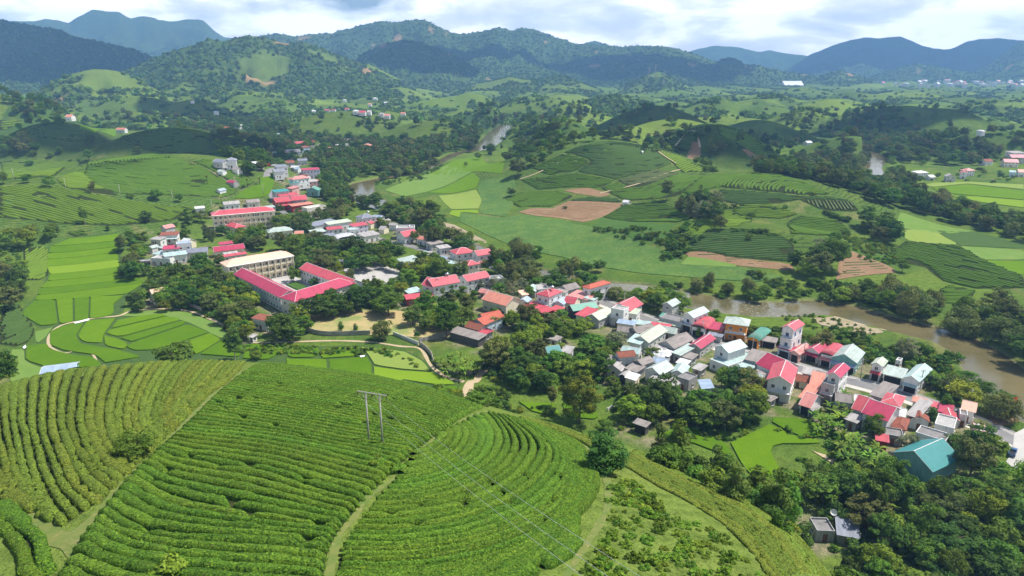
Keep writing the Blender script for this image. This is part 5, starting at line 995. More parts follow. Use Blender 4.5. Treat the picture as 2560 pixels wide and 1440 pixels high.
for args in [('small pink roofed outhouse above the orange hall', (1196,729),(1214,733),5,3.2,'gx','salmon','pink'),('little cream house behind the two storey villa', (1306,738),(1322,736),6,4,'shed','pinkt','cream'),
 ('grey lean-to between the two villas', (1344,724),(1370,721),6,4,'shed','grey','white'),('low grey roof left of the tiled villa', (1418,726),(1450,718),7,4,'gx','brown','grey'),('brown lean-to under the widest crimson roof', (1878,934),(1914,947),4,3.2,'shed','brown','conc'),
 ('small brown shed at the foot of the stained gable', (1902,994),(1926,1004),4,2.8,'shed','brown','conc'),('white annex behind the stained gable house', (2004,932),(2034,938),5,3.6,'shed','grey','blue'),('grey lean-to below the coral pink roof', (2008,1014),(2034,1028),4,2.8,'shed','grey','conc'),
 ('grey wing left of the biggest crimson roof', (2112,1047),(2142,1058),5,3.2,'shed','grey','conc'),('grey terrace before the white gable wall', (2204,1088),(2262,1098),6,3,'flat','dirty','conc'),('coral awning roof at the road side', (2280,1002),(2312,1010),3.5,3,'shed','coral','white'),
 ('thin red roof beside the coral awning', (2322,1014),(2344,1020),3.5,3,'shed','red','white'),('pale pink pitched roof under the big yellow green tree', (2404,1022),(2438,1030),7,4.5,'gx','pinkt','white'),('white box house with a dark terrace beside the pitched roof', (2397,1038),(2422,1043),5,4,'flat','dirty','white'),
 ('slate lean-to in front of the orange walled shop', (1768,836),(1804,843),3.5,2.8,'shed','slate','grey'),('small green roofed kiosk at the left end of the shops', (1648,790),(1672,795),4,3.6,'shed','green','white'),('grey shed between the pale green hall and the grey gables', (1628,872),(1652,880),5,3.4,'shed','grey','grey'),
 ('brown tin roof behind the vegetable yard', (1706,892),(1730,899),5,3.2,'shed','brown','grey'),('pale tin lean-to in the vegetable yard', (1690,906),(1716,913),4,2.6,'shed','white','white'),('grey roof between the sage hall and the flat house', (1730,920),(1752,927),5,3.2,'shed','grey','conc'),
 ('white low house right of the lane wall', (1400,880),(1424,884),6,3.4,'shed','grey','white'),('brown roof half hidden in the dark garden wood', (1288,902),(1312,898),6,3.2,'gx','brown','conc'),('grey roof in the garden wood near the white wall', (1372,846),(1392,852),4,3.0,'shed','brown','white'),
 ('little white pump house by the rice dyke', (620,842),(632,844),3,2.6,'shed','conc','white'),('white roofed shelter beside the sage hip roof', (2236,902),(2252,906),4,3.4,'flat','conc','white'),('grey roof right of the red arched villa row', (1100,622),(1128,618),6,4,'shed','grey','white'),
 ('teal roofed outhouse next to the long guard house', (1046,632),(1068,640),5,3.6,'shed','pale','grey'),('small red roofed house by the dark riverside trees', (1040,596),(1062,600),6,4,'gx','coral','white'),('white flat annex of the middle cluster', (862,600),(884,598),5,3.2,'flat','white','white'),('slate roofed shop left of the curved pale roof', (812,592),(840,588),6,4,'shed','slate','white'),
 ('low grey house behind the fan palms', (560,512),(600,508),7,4,'gx','grey','white'),('second low house behind the fan palms', (618,507),(650,504),7,4,'gx','brown','ivory'),('pale house at the left of the fan palms', (488,522),(512,520),6,3.6,'shed','white','white'),('pale roofed house beside the upper road bend', (668,520),(690,517),6,4,'shed','pale','white'),
 ('grey house under the red roofed upper row', (745,402),(768,401),8,5,'gx','slate','white'),('pale roofed house beside the long low grey roof', (672,384),(698,383),9,5,'shed','white','white'),('small pink house in the upper village trees', (680,352),(700,351),9,5,'gx','salmon','white'),('white cottage at the edge of the upper village', (655,362),(672,361),8,4,'gx','white','white'),
 ('grey roofed cottage at the riverside end of the upper village', (956,378),(978,379),9,4.5,'gx','grey','white'),('coral cottage among the dark trees', (983,381),(1000,382),8,4,'gx','coral','white')]:
    h_(*args)
# the small roofs packed between the houses
rf_ = random.Random(11); AREAS = [('around the street bend', [(1560,800),(1640,820),(1760,870),(1740,900),(1640,880),(1560,850)], 9), ('between the garden houses', [(1560,880),(1680,900),(1760,940),(1700,975),(1600,955),(1530,925)], 8), ('behind the near street houses', [(1850,900),(1960,925),(2060,960),(2050,1000),(1960,980),(1880,950)], 7),
 ('beside the crimson roofs at the right', [(2100,1000),(2240,1000),(2380,1040),(2400,1090),(2260,1100),(2130,1060)], 9), ('between the villas and the orange hall', [(1290,720),(1450,710),(1560,760),(1540,790),(1400,780),(1290,760)], 8), ('in the middle cluster', [(790,560),(960,545),(1060,580),(1000,600),(800,600)], 9), ('in the left hamlet', [(370,585),(500,600),(530,640),(380,650)], 5), ('along the upper street', [(680,440),(790,420),(800,500),(700,520)], 8), ('in the upper village', [(660,350),(900,345),(940,380),(760,400),(670,395)], 9), ('behind the far school', [(540,500),(680,495),(690,520),(560,525)], 4), ('near the red gabled houses', [(1050,600),(1180,630),(1230,660),(1200,690),(1060,660)], 5)]
for nm, pg, cnt in AREAS:
    w_ = np.stack(P(np.array(pg, float)[:, 0], np.array(pg, float)[:, 1], 3.0), 1); got = 0; used_ = {}
    for _ in range(400):
        if got >= cnt: break
        x_, y_ = rf_.uniform(*np.sort([w_[:, 0].min(), w_[:, 0].max()])), rf_.uniform(w_[:, 1].min(), w_[:, 1].max())
        if not inpoly(np.array([x_]), np.array([y_]), w_)[0] or min(dseg(np.array([x_]), np.array([y_]), Pl(STREET))[0], dseg(np.array([x_]), np.array([y_]), Pl(UPST))[0]-2) < 8: continue
        L_, D_ = rf_.uniform(5, 9), rf_.uniform(4, 6.5); bad = False
        for c_, a_, b_, r_ in FOOT:
            if math.hypot(x_-c_[0], y_-c_[1]) < (L_+D_)/4+min(a_, b_)-.3: bad = True; break
        if bad: continue
        e_ = rf_.choice([2.8, 3.2, 3.6, 4.2]); rc = rf_.choice(['grey','brown','grey','sage','white','red','salmon','blue','pale','rust','crimson']); wc = rf_.choice(['white','grey','conc','white','cream'])
        z_ = float(terr(x_, y_)); ang = rf_.choice([-.45, 1.12])+rf_.uniform(-.12, .12); pts_ = []
        def toPx(x, y, z):
            dz = z-H; cyv = y*CP-dz*SP; return 1280+F*x/cyv, 720-F*(y*SP+dz*CP)/cyv
        dx, dy = math.cos(ang)*L_/2, math.sin(ang)*L_/2; A_, B_ = toPx(x_-dx, y_-dy, z_+e_), toPx(x_+dx, y_+dy, z_+e_)
        rt_ = rf_.choice(['shed','gx','gx','gy']); k_ = (rc, rt_); used_[k_] = used_.get(k_, 0)+1
        h_('small '+{'grey':'grey','brown':'grey brown','sage':'grey green','white':'white','red':'red','salmon':'pink','blue':'steel blue','pale':'pale teal','rust':'old tiled','crimson':'crimson'}[rc]+' '+{'shed':'lean-to','gx':'gabled','gy':'end gabled'}[rt_]+' outbuilding with '+{'white':'white','grey':'grey','conc':'concrete','cream':'cream'}[wc]+' walls '+nm, A_, B_, D_, e_, rt_, rc, wc, 1, name='outbuilding', cat='outbuilding', z0=z_, oh=.35, wins=(y_ < 420)); got += 1
# ground trodden bare round the houses
vx, vy = X.ravel(), Y.ravel(); sel = np.where((np.hypot(vx, vy) < 1150))[0]; dm = np.full(len(sel), 99.0)
for c, a, b, rz in FOOT:
    dx, dy = vx[sel]-c[0], vy[sel]-c[1]; u = np.abs(dx*math.cos(rz)+dy*math.sin(rz))-a; v = np.abs(-dx*math.sin(rz)+dy*math.cos(rz))-b; dm = np.minimum(dm, np.maximum(u, v))
f = sstep(7, 1, dm)*sstep(.36, .50, fbm(vx[sel]/5, vy[sel]/5, 77, 3))*.9; dirt = C(.30,.25,.17); cc = colr.reshape(-1, 3); cc[sel] = cc[sel]*(1-f[:, None])+dirt*f[:, None]
c4 = np.ones((len(cc), 4), np.float32); c4[:, :3] = cc; ground.data.color_attributes['Col'].data.foreach_set('color', c4.ravel())
# hamlet on the right and scattered far houses
for lb, a, b, w, e, rf, rc, wc in [
 ('white house with a crimson lean-to at the left of the far right hamlet',(2297,433),(2322,431),9,6,'shed','white','white'),('small white shed in the orchard of the far right hamlet',(2326,443),(2339,442),7,3.5,'gx','white','white'),
 ('grey gabled farm in front of the far right hamlet',(2366,441),(2390,442),10,6,'gy','grey','grey'),('red gabled white house in the far right hamlet',(2401,432),(2418,433),10,6,'gy','red','white'),
 ('pink roofed villa in the far right hamlet',(2419,427),(2438,426),9,6,'hip','salmon','white'),('small house at the back of the far right hamlet',(2466,404),(2484,402),9,5,'gx','rust','white'),
 ('broad red roofed house at the right edge of the far hamlet',(2512,405),(2548,406),12,6,'gx','red','ivory'),('long red roofed block behind the broad one',(2530,394),(2566,394),12,7,'gx','crimson','grey'),
 ('grey roofed house above the long red block',(2534,383),(2566,382),12,6,'shed','grey','white'),('pale teal house at the right edge',(2524,430),(2540,431),9,5,'shed','pale','blue'),
 ('coral roofed house at the right edge',(2546,430),(2568,431),10,5,'gx','coral','white'),('lone white farm under the dark dome',(2019,357),(2032,356),9,4,'gx','white','white')]:
    h_(lb, a, b, w, e, rf, rc, wc, 1 if e < 6 else 2)
far_h = [(815,276,18,'red'),(833,275,10,'rust'),(866,273,10,'red'),(888,278,14,'white'),(905,281,16,'red'),(922,280,10,'grey'),(952,285,14,'grey'),(966,289,16,'salmon'),(1007,284,12,'coral'),(937,246,11,'white'),(965,257,11,'white'),(924,261,8,'salmon'),(860,250,8,'white'),
 (170,292,16,'coral'),(300,324,22,'coral'),(478,252,5,'red'),(538,281,9,'white'),(783,278,9,'white'),(2200,428,8,'white') if False else (2460,328,10,'white'),(1607,380,3,'white')]
for i, (px, py, wpx, rc) in enumerate(far_h):
    h_(['red roofed','small brown roofed','tiny red roofed','white sheeted','wide red roofed','narrow grey','grey','pink roofed','lone orange roofed','bright white','pale','tiny pink roofed','little white','orange roofed','low orange roofed','speck like red roofed','small white','very small white','white','tiny white'][i]+' farmhouse '+['on the long green ridge','beside the red one on the long ridge','right along the long ridge','half way along the ridge','at the widest spot of the ridge','behind the wide one on the ridge','by the ridge road','at the right end of the ridge hamlet','beyond the end of the ridge','high behind the ridge','up behind the ridge trees','hidden in the ridge trees','above the ridge at its left','under the wooded left slope','beside the paddy between the dark domes','on top of the grey green dome','on the flank of the far dome','at the left start of the ridge','at the edge of the far right valley','on the crown of the mid hill'][i],
       (px-wpx/2, py), (px+wpx/2, py), 11 if wpx > 4 else 4, 5 if wpx > 4 else 2.4, 'gx' if i % 3 else 'hip', rc, 'white', 1, small=(wpx < 14), name='farmhouse')
rt = random.Random(5); towns = [(1960,2080,211,213,1)]; k_ = 0
h_('huge white roofed factory on red earth far across the plain', (1962,213),(2010,213),90,5,'gx','white','white',1,small=True,name='factory',cat='factory')
for i in range(46):
    px = rt.choice([rt.uniform(2200,2290), rt.uniform(2300,2420), rt.uniform(2400,2560)]); py = rt.uniform(200, 212)
    h_('pale distant building of the town below the blue mountains', (px-rt.uniform(2,4.5), py), (px+rt.uniform(2,5.5), py), rt.uniform(18,40), rt.uniform(8,22), rt.choice(['gx','flat','hip']), rt.choice(['white','salmon','red','grey','white']), 'white', 1, small=True, wins=False, name='town_building', cat='building'); bpy.data.objects  # one of many
for o in bpy.data.objects:
    if o.name.startswith('town_building') and o.parent is None: o['group'] = 'buildings of the distant town'
# ------------------------------------------------------------------ trees and shrubs
def foliage(name, dk, lt, **k): return MAT(name, dk, rough=.8, spec=.08, vattr=('v', lt), rnd=.30, hue=.025, transl=.22, **k)
FO = dict(deep=foliage('leaves_deep', (.046,.092,.018), (.115,.195,.034)), mid=foliage('leaves_mid', (.066,.132,.018), (.160,.255,.034)), yel=foliage('leaves_yellow_green', (.115,.170,.016), (.25,.31,.03)),
          lime=foliage('leaves_lime', (.090,.175,.018), (.185,.300,.034)), bam=foliage('leaves_bamboo', (.105,.140,.032), (.25,.285,.08)), greyg=foliage('leaves_grey_green', (.110,.130,.065), (.22,.24,.125)), gold=foliage('leaves_flowering', (.055,.100,.016), (.27,.28,.03)), olive=foliage('leaves_olive', (.085,.110,.030), (.18,.205,.055)), weed=foliage('leaves_weed', (.105,.190,.018), (.22,.33,.035)), dry=foliage('leaves_dry', (.14,.11,.055), (.28,.22,.12)))
BARK = MAT('bark', (.13,.10,.075), rough=1, var=[(3,(.22,.19,.15),.45,.7,.6)]); BARKP = MAT('bark_pale', (.36,.33,.28), rough=1, var=[(3,(.20,.17,.14),.45,.7,.6)])
def sph(n, r): 
    v = r.normal(size=(n, 3)); return v/np.linalg.norm(v, axis=1)[:, None]
def crown_mesh(seed, env, ncl, nleaf, ls, mat, flat=.62, shape='round', crad=.30, hole=.0):
    """env = half sizes; leaf sprays gathered in clumps spread through the crown"""
    r = np.random.default_rng(seed); ex, ey, ez = env; C_ = []
    while len(C_) < ncl:
        u = r.uniform(-1, 1, 3); q = np.linalg.norm(u)
        if q > 1 or q < .45: continue
        if shape == 'cone' and np.hypot(u[0], u[1]) > (1.05-u[2])*.55: continue
        if shape == 'umbrella' and (u[2] < -.15): continue
        if u[2] < -.75 and shape != 'cone': continue
        C_.append(u)
    C_ = np.array(C_)*[ex, ey, ez]*(1-crad*.6); C_ += r.normal(0, .06, C_.shape)*[ex, ey, ez]
    cr = crad*min(ex, ez)*r.uniform(.65, 1.35, ncl)*1.25; k = r.integers(0, ncl, nleaf); d = sph(nleaf, r); d[:, 2] = np.where(d[:, 2] < -.35, -d[:, 2]*.6, d[:, 2])
    p = C_[k]+d*cr[k][:, None]*[1, 1, flat]*r.uniform(.75, 1.08, nleaf)[:, None]
    nrm = d*[1, 1, 1/flat]; nrm /= np.linalg.norm(nrm, axis=1)[:, None]; nrm = nrm+r.normal(0, .42, nrm.shape)+[0, 0, .25]; nrm /= np.linalg.norm(nrm, axis=1)[:, None]
    ax = np.cross(nrm, sph(nleaf, r)); ax /= np.linalg.norm(ax, axis=1)[:, None]+1e-9; bx = np.cross(nrm, ax); s = (ls*r.uniform(.6, 1.35, nleaf))[:, None]
    V = np.stack([p-ax*s, p-bx*s*.62, p+ax*s, p+bx*s*.62], 1).reshape(-1, 3); i = np.arange(nleaf)*4; Fq = np.stack([i, i+1, i+2, i+3], 1)
    cl = r.random(ncl)**1.4; v = np.clip(cl[k]*.75+r.random(nleaf)*.35-.08, 0, 1); V[:, 2] += 0
    me = mesh_np('crown', V, Fq, False, {'v': np.repeat(v, 4)}); me.materials.append(mat); return me
def trunk_mesh(seed, h, r0, cz, env, mat, nl=6, lean=.04):
    r = random.Random(seed); mb = MB(); top = Vector((r.uniform(-lean, lean)*h, r.uniform(-lean, lean)*h, h)); m_ = top*.5+Vector((r.uniform(-.03, .03)*h, 0, 0))
    mb.tube((0, 0, -.8), m_, r0, r0*.75, 7); mb.tube(m_, top, r0*.75, r0*.55, 7)
    for i in range(nl):
        a = 2*math.pi*(i+r.random()*.6)/nl; e = Vector((math.cos(a)*env[0]*.55, math.sin(a)*env[1]*.55, cz+r.uniform(-.2, .35)*env[2])); s_ = top.lerp(m_, r.random()*.4); kn = s_.lerp(e, .5)+Vector((0, 0, .5)); mb.tube(s_, kn, r0*.38, r0*.25, 5); mb.tube(kn, e, r0*.25, r0*.08, 4)
    me = bpy.data.meshes.new('trunk'); me.from_pydata(mb.v, [], mb.f); me.materials.append(mat); return me
PRO = {}
def proto(key, seed, env, th, ncl, nleaf, ls, fol, shape='round', r0=.25, bark=BARK, **k):
    cz = th+env[2]*(.72 if shape != 'umbrella' else .25); cm_ = crown_mesh(seed, env, ncl, nleaf, ls, FO[fol], shape=shape, **k)
    co = np.zeros(len(cm_.vertices)*3, np.float32); cm_.vertices.foreach_get('co', co); co = co.reshape(-1, 3); co[:, 2] += cz; cm_.vertices.foreach_set('co', co.ravel()); cm_.update()
    PRO.setdefault(key, []).append((cm_, trunk_mesh(seed, th+env[2]*.35, r0, cz, env, bark)))
for i, f in enumerate(['mid','deep','mid','lime']): proto('round', 10+i, (4.6,4.4,3.7), 2.2, 48, 3400, .28, f, crad=.25)
for i, f in enumerate(['deep','mid','olive']): proto('big', 20+i, (6.2,6.0,4.8), 3.2, 74, 5200, .34, f, r0=.38, crad=.21)
for i, f in enumerate(['yel','yel','lime']): proto('yellow', 30+i, (4.6,4.6,3.7), 2.2, 36, 3200, .29, f)
for i, f in enumerate(['mid','deep']): proto('cone', 40+i, (2.5,2.5,5.0), 1.6, 34, 2400, .28, f, shape='cone', r0=.2, crad=.34)
for i, f in enumerate(['mid','deep','olive']): proto('tall', 50+i, (3.0,3.0,5.2), 3.4, 36, 2800, .30, f, r0=.2, bark=BARKP)
for i, f in enumerate(['mid','deep']): proto('umbrella', 60+i, (6.5,6.3,2.8), 4.6, 46, 3600, .32, f, shape='umbrella', r0=.32, flat=.5)
for i, f in enumerate(['greyg']): proto('grey', 70+i, (4.8,4.6,4.2), 2.4, 46, 2600, .28, f, bark=BARKP, crad=.22)
for i, f in enumerate(['bam','bam','olive']): proto('bamboo', 80+i, (4.8,4.6,5.0), .8, 30, 3200, .34, f, r0=.12, flat=.8, crad=.34)
proto('lone', 95, (3.4,3.3,5.4), .2, 60, 7000, .24, 'deep', r0=.22, crad=.26)
proto('gold', 90, (7.6,7.2,6.6), 3.2, 70, 11000, .30, 'gold', r0=.45, crad=.2)
for i, f in enumerate(['lime','mid','lime','yel']): proto('shrub', 100+i, (1.7,1.6,1.15), -.1, 12, 620, .20, f, r0=.05, crad=.42)
for i, f in enumerate(['weed','lime','weed']): proto('weed', 130+i, (1.5,1.4,.55), -.1, 12, 480, .17, f, r0=.04, crad=.45)
for i, f in enumerate(['mid','deep']): proto('bush', 110+i, (3.0,3.0,2.0), .1, 22, 1500, .25, f, r0=.12, crad=.34)
# banana, palm
def frond_plant(seed, n, L_, w, h, mat, droop, up, seg=6, stem=.18, leaflet=False):
    r = random.Random(seed); V, Fq, vv = [], [], []
    for i in range(n):
        a = 2*math.pi*i/n+r.uniform(-.3, .3); l = L_*r.uniform(.8, 1.1); el = up*r.uniform(.6, 1.2); o = len(V); x = z = 0; th = el; pts = []
        for s in range(seg+1):
            pts.append((x, h+z)); x += math.cos(th)*l/seg; z += math.sin(th)*l/seg; th -= droop/seg*(.6+.8*s/seg)
        for s, (x, z) in enumerate(pts):
            f = s/seg; ww = w*math.sin(math.pi*min(.97, .12+.86*f))**.6; ww *= .5
            for q, dz in ((-1, -.25), (0, 0), (1, -.25)): V.append((x*math.cos(a)-q*ww*math.sin(a), x*math.sin(a)+q*ww*math.cos(a), z+dz*ww)); vv.append(.3+.7*r.random() if q else .9)
        for s in range(seg):
            for q in range(2):
                if leaflet and (s*2+q+i) % 7 == 0: continue
                b = o+s*3+q; Fq.append((b, b+3, b+4, b+1))
    me = mesh_np('leaf', np.array(V), np.array(Fq), False, {'v': np.array(vv)}); me.materials.append(mat)
    mb = MB(); mb.tube((0, 0, -.5), (0, 0, h), stem, stem*.7, 7); t = bpy.data.meshes.new('stem'); t.from_pydata(mb.v, [], mb.f); t.materials.append(BARKP if h > 5 else FO['olive']); return me, t
PRO['banana'] = [frond_plant(i, 9, 2.9, .62, 2.4, FO['lime' if i % 2 else 'mid'], 1.9, 1.15) for i in range(3)]
PRO['palm'] = [frond_plant(9, 18, 3.9, .75, 7.2, FO['olive'], 2.3, 1.0, 7, .20, True)]
PRO['fanpalm'] = [frond_plant(19, 16, 2.3, .8, 4.6, FO['lime'], 2.0, 1.2, 5, .22)]
NT = {}
def plant(kind, x, y, s, label, cat, group, name, rz=None, z=None, parts=('trunk', 'crown')):
    v = PRO[kind]; NT[kind] = NT.get(kind, 0)+1; cm_, tm = v[int(_h(np.array([x*7]), np.array([y*7]), 3)[0]*len(v)*.999)]
    z = float(terr(np.array([x]), np.array([y]))[0]) if z is None else z; rz = random.uniform(0, 6.283) if rz is None else rz
    o = bpy.data.objects.new(name, None); COL.objects.link(o); o.location = (x, y, z); o.rotation_euler = (0, 0, rz); o.scale = (s*random.uniform(.82, 1.15), s*random.uniform(.82, 1.15), s*random.uniform(.82, 1.22)); o.empty_display_size = 1
    t = bpy.data.objects.new(parts[0], tm); COL.objects.link(t); t.parent = o; c = bpy.data.objects.new(parts[1], cm_); COL.objects.link(c); c.parent = o
    tag(o, label, cat, group); return o
def outside_houses(p, m=0.0):
    ok = np.ones(len(p), bool)
    for c, a, b, rz in FOOT:
        d = p-c; u = d[:, 0]*math.cos(rz)+d[:, 1]*math.sin(rz); v = -d[:, 0]*math.sin(rz)+d[:, 1]*math.cos(rz); ok &= ~((np.abs(u) < a+m) & (np.abs(v) < b+m))
    return ok
ROADS = [(Pl(STREET), 6.5), (Pl(UPST), 4.0)]
def offroad(p, m=0):
    ok = np.ones(len(p), bool)
    for r_, w in ROADS: ok &= dseg(p[:, 0], p[:, 1], r_) > w+m
    return ok
def poisson(poly, d, jit=.42):
    x0, y0 = poly.min(0); x1, y1 = poly.max(0); gx, gy = np.meshgrid(np.arange(x0, x1, d), np.arange(y0, y1, d)); gx = gx+(np.arange(gx.shape[0]) % 2)[:, None]*d/2
    p = np.stack([gx.ravel(), gy.ravel()], 1)+rng.uniform(-jit, jit, (gx.size, 2))*d; return p[inpoly(p[:, 0], p[:, 1], poly)]
# stuff: one object whose points carry the same tree shapes again
LIB = {}
def lib(kind):
    if kind in LIB: return LIB[kind]
    c = bpy.data.collections.new('shapes_'+kind)
    for i, (cm_, tm) in enumerate(PRO[kind]): o = bpy.data.objects.new('%s_%02d' % (kind, i), cm_); c.objects.link(o)
    LIB[kind] = c; return c
def scatter(name, pts, scl, kind, label, sz=None, zoff=0.0):
    n = len(pts)
    if not n: return
    z = terr(pts[:, 0], pts[:, 1])+zoff; me = bpy.data.meshes.new(name); me.vertices.add(n); me.vertices.foreach_set('co', np.column_stack([pts, z]).astype(np.float32).ravel())
    a = me.attributes.new('scl', 'FLOAT_VECTOR', 'POINT'); s3 = np.column_stack([scl*rng.uniform(.82, 1.15, n), scl*rng.uniform(.82, 1.15, n), scl*rng.uniform(.8, 1.22, n)]); a.data.foreach_set('vector', s3.astype(np.float32).ravel())
    a = me.attributes.new('rot', 'FLOAT', 'POINT'); a.data.foreach_set('value', rng.uniform(0, 6.28, n).astype(np.float32))
    o = link(name, me); g = bpy.data.node_groups.new('scatter', 'GeometryNodeTree'); g.interface.new_socket('Geometry', in_out='INPUT', socket_type='NodeSocketGeometry'); g.interface.new_socket('Geometry', in_out='OUTPUT', socket_type='NodeSocketGeometry')
    nn = g.nodes.new; gi = nn('NodeGroupInput'); go = nn('NodeGroupOutput'); ci = nn('GeometryNodeCollectionInfo'); ci.inputs[0].default_value = lib(kind); ci.inputs['Separate Children'].default_value = True; ci.inputs['Reset Children'].default_value = True
    ip = nn('GeometryNodeInstanceOnPoints'); ip.inputs['Pick Instance'].default_value = True
    na = nn('GeometryNodeInputNamedAttribute'); na.data_type = 'FLOAT_VECTOR'; na.inputs[0].default_value = 'scl'; nr_ = nn('GeometryNodeInputNamedAttribute'); nr_.data_type = 'FLOAT'; nr_.inputs[0].default_value = 'rot'
    cb = nn('ShaderNodeCombineXYZ'); ri = nn('FunctionNodeRandomValue'); ri.data_type = 'INT'; ri.inputs['Max'].default_value = 50 if False else len(PRO[kind])-1 if kind in PRO else 0; ri.inputs['Min'].default_value = 0
    l = g.links.new; l(gi.outputs[0], ip.inputs['Points']); l(ci.outputs[0], ip.inputs['Instance']); l([s for s in ri.outputs if s.type == 'INT'][0], ip.inputs['Instance Index'])
    l(na.outputs[0], ip.inputs['Scale']); l(nr_.outputs[0], cb.inputs[2]); l(cb.outputs[0], ip.inputs['Rotation']); l(ip.outputs[0], go.inputs[0])
    m = o.modifiers.new('scatter', 'NODES'); m.node_group = g; tag(o, label, kind='stuff'); return o
# cheap shapes for the far trees
for i, f in enumerate(['deep','mid','lime','mid']): PRO.setdefault('far', []).append((crown_mesh(200+i, (5,5,5.2), 12, 170, 1.5, FO[f], crad=.45), None))
for i, f in enumerate(['deep','mid','deep']): PRO.setdefault('massif', []).append((crown_mesh(220+i, (7.5,7.5,5.5), 12, 110, 2.5, FO[f], crad=.40), None))
STUFF = {}                                           # kind -> list of (x, y, scale) left over from the zones
KA = dict(bamboo='feathery', big='large', yellow='yellow green', umbrella='flat topped', tall='slender', cone='pointed', lone='tall', round='rounded', grey='grey green', banana='', bush='low', shrub='small')
KN = dict(bamboo='bamboo_clump', big='large_tree', yellow='fruit_tree', umbrella='spreading_tree', tall='tall_tree', cone='conical_tree', bush='bush', shrub='bush')  # yellow kinds are told by leaf colour, no fruit
def zone(poly, d, kinds, smin, smax, label, group=None, cat='tree', name='tree', indiv=True, m=0.0, world=False, prob=1.0):
    if not world:
        poly = [(a, b+4.4*F*.95/math.hypot(*P(a, max(b, 185)), H)) for a, b in poly]
    w = poly if world else Gp(poly); p = poisson(w, d); p = p[outside_houses(p, m) & offroad(p)]; p = p[rivd(p[:, 0], p[:, 1]) > .5]
    if prob < 1: p = p[rng.random(len(p)) < prob]
    ks = [kinds[int(rng.random()*len(kinds))] for _ in p]; mine = {}
    for (x, y), k in zip(p, ks):
        s = rng.uniform(smin, smax)
        if indiv and (cat != 'tree' or math.hypot(x, y) < 365):
            o = plant(k, x, y, s, label, cat if k != 'bamboo' else 'bamboo', group, name if name != 'tree' else KN.get(k, 'tree'))
            if k in ('bush', 'shrub') and cat == 'tree': o['category'] = 'bush'
            mine.setdefault(k, []).append(o)
        else: STUFF.setdefault(k, []).append((x, y, s))
    if indiv and len(p) > 1:                           # say where in its grove each one stands
        x0, y0 = p.min(0); x1, y1 = p.max(0); cells_ = {}
        for k, os_ in mine.items():
            for o in os_:
                u = (o.location.x-x0)/(x1-x0+.1); v = (o.location.y-y0)/(y1-y0+.1)
                if len(p) > 4: pl_ = ['front','middle','back'][int(v*3)]+' '+['left','centre','right'][int(u*3)]
                else: pl_ = ['left','right'][int(u*2)]+' one'
                a_ = KA.get(k, ''); w_ = label.split(); w_ = [q for q in w_ if not (a_ and q in ('dense','dark','tall','green','leafy','large','bright','bushy'))]
                cells_.setdefault((a_+' '+' '.join(w_)).strip()+', '+pl_, []).append(o)
        for lb, os_ in cells_.items():
            os_.sort(key=lambda o: o.location.y)
            for i, o in enumerate(os_):
                o['label'] = lb if len(os_) == 1 else lb+' '+(['nearest','farthest'] if len(os_) == 2 else ['nearest','second','third','fourth','fifth','sixth','seventh','eighth','ninth','tenth','eleventh','twelfth']+['last']*99)[i]
T = lambda pl, d, kinds, s0, s1, lb, **k: zone(pl, d, kinds, s0, s1, lb, group=k.pop('group', lb[:40]), **k)
# ------------------------------------------------------------------ groves (ground outlines in photo pixels)
T([(372,700),(420,672),(500,668),(560,690),(610,712),(650,760),(655,800),(600,800),(560,785),(500,765),(440,752),(400,742),(372,728)],6.6,['round','yellow','round','big'],.75,1.05,'dense green tree in the grove left of the pink school roof',group='grove left of the school')
T([(305,745),(330,730),(372,740),(380,760),(330,772)],7,['deep' if False else 'round','bush'],.8,1.0,'dark tree by the little cream house in the rice',group='trees by the little cream house')
T([(392,745),(440,755),(450,772),(400,770)],6,['yellow','round'],.8,1.0,'bright tree right of the little cream house',group='trees right of the cream house')
T([(300,650),(345,660),(372,690),(340,690),(305,680)],7,['round','big'],.75,.95,'tree at the right edge of the big rice field',group='trees at the right edge of the big rice field')
T([(295,600),(330,585),(372,590),(372,640),(340,640),(300,625)],8,['round','yellow','tall'],.75,1.0,'tree between the big rice field and the left hamlet',group='trees in front of the left hamlet')
T([(443,575),(520,560),(545,600),(520,615),(490,600),(450,590)],9,['round','tall'],.7,.9,'tree around the left hamlet',group='trees around the left hamlet',prob=.7)
T([(520,652),(545,645),(560,655),(545,668),(500,668)],7,['round','tall'],.7,.9,'tree between left hamlet and pink tiled school',group='trees between hamlet and school')
T([(575,588),(640,572),(668,590),(650,612),(600,610)],7,['yellow','round','big'],.85,1.1,'tall tree between the two school blocks',group='trees between the two school blocks')
T([(545,575),(600,570),(640,578),(660,562),(690,540),(720,560),(668,575)],8.5,['round','tall','big'],.7,.95,'tree in front of the far school block',group='trees in front of the far school block')
T([(690,560),(720,535),(770,545),(790,580),(770,585),(735,570)],8,['big','umbrella','round'],.8,1.05,'dark spreading tree between far school and white ribbed building',group='trees right of the far school block')
T([(690,615),(730,598),(800,592),(840,612),(880,612),(900,622),(980,612),(1005,628),(1000,650),(930,652),(880,650),(800,668),(760,680),(735,650),(735,625)],7.6,['round','big','umbrella'],.9,1.15,'large dark tree in the school park behind the pink tiled block',group='trees of the school park')
T([(800,655),(870,640),(960,645),(1010,660),(1000,678),(940,664),(880,668),(850,690),(800,680)],7.5,['round','umbrella','big','yellow'],.8,1.05,'tree along the upper side of the paved yard',group='trees along the paved yard')
T([(880,722),(930,712),(1000,706),(1030,720),(1000,742),(930,742),(890,740)],7,['round','yellow','tall'],.8,1.05,'tree between paved yard and crimson wing',group='trees between paved yard and crimson wing')
T([(830,700),(870,690),(880,705),(860,712)],7,['tall','yellow'],.8,1.0,'slender tree beside the paved yard',group='trees beside the paved yard')
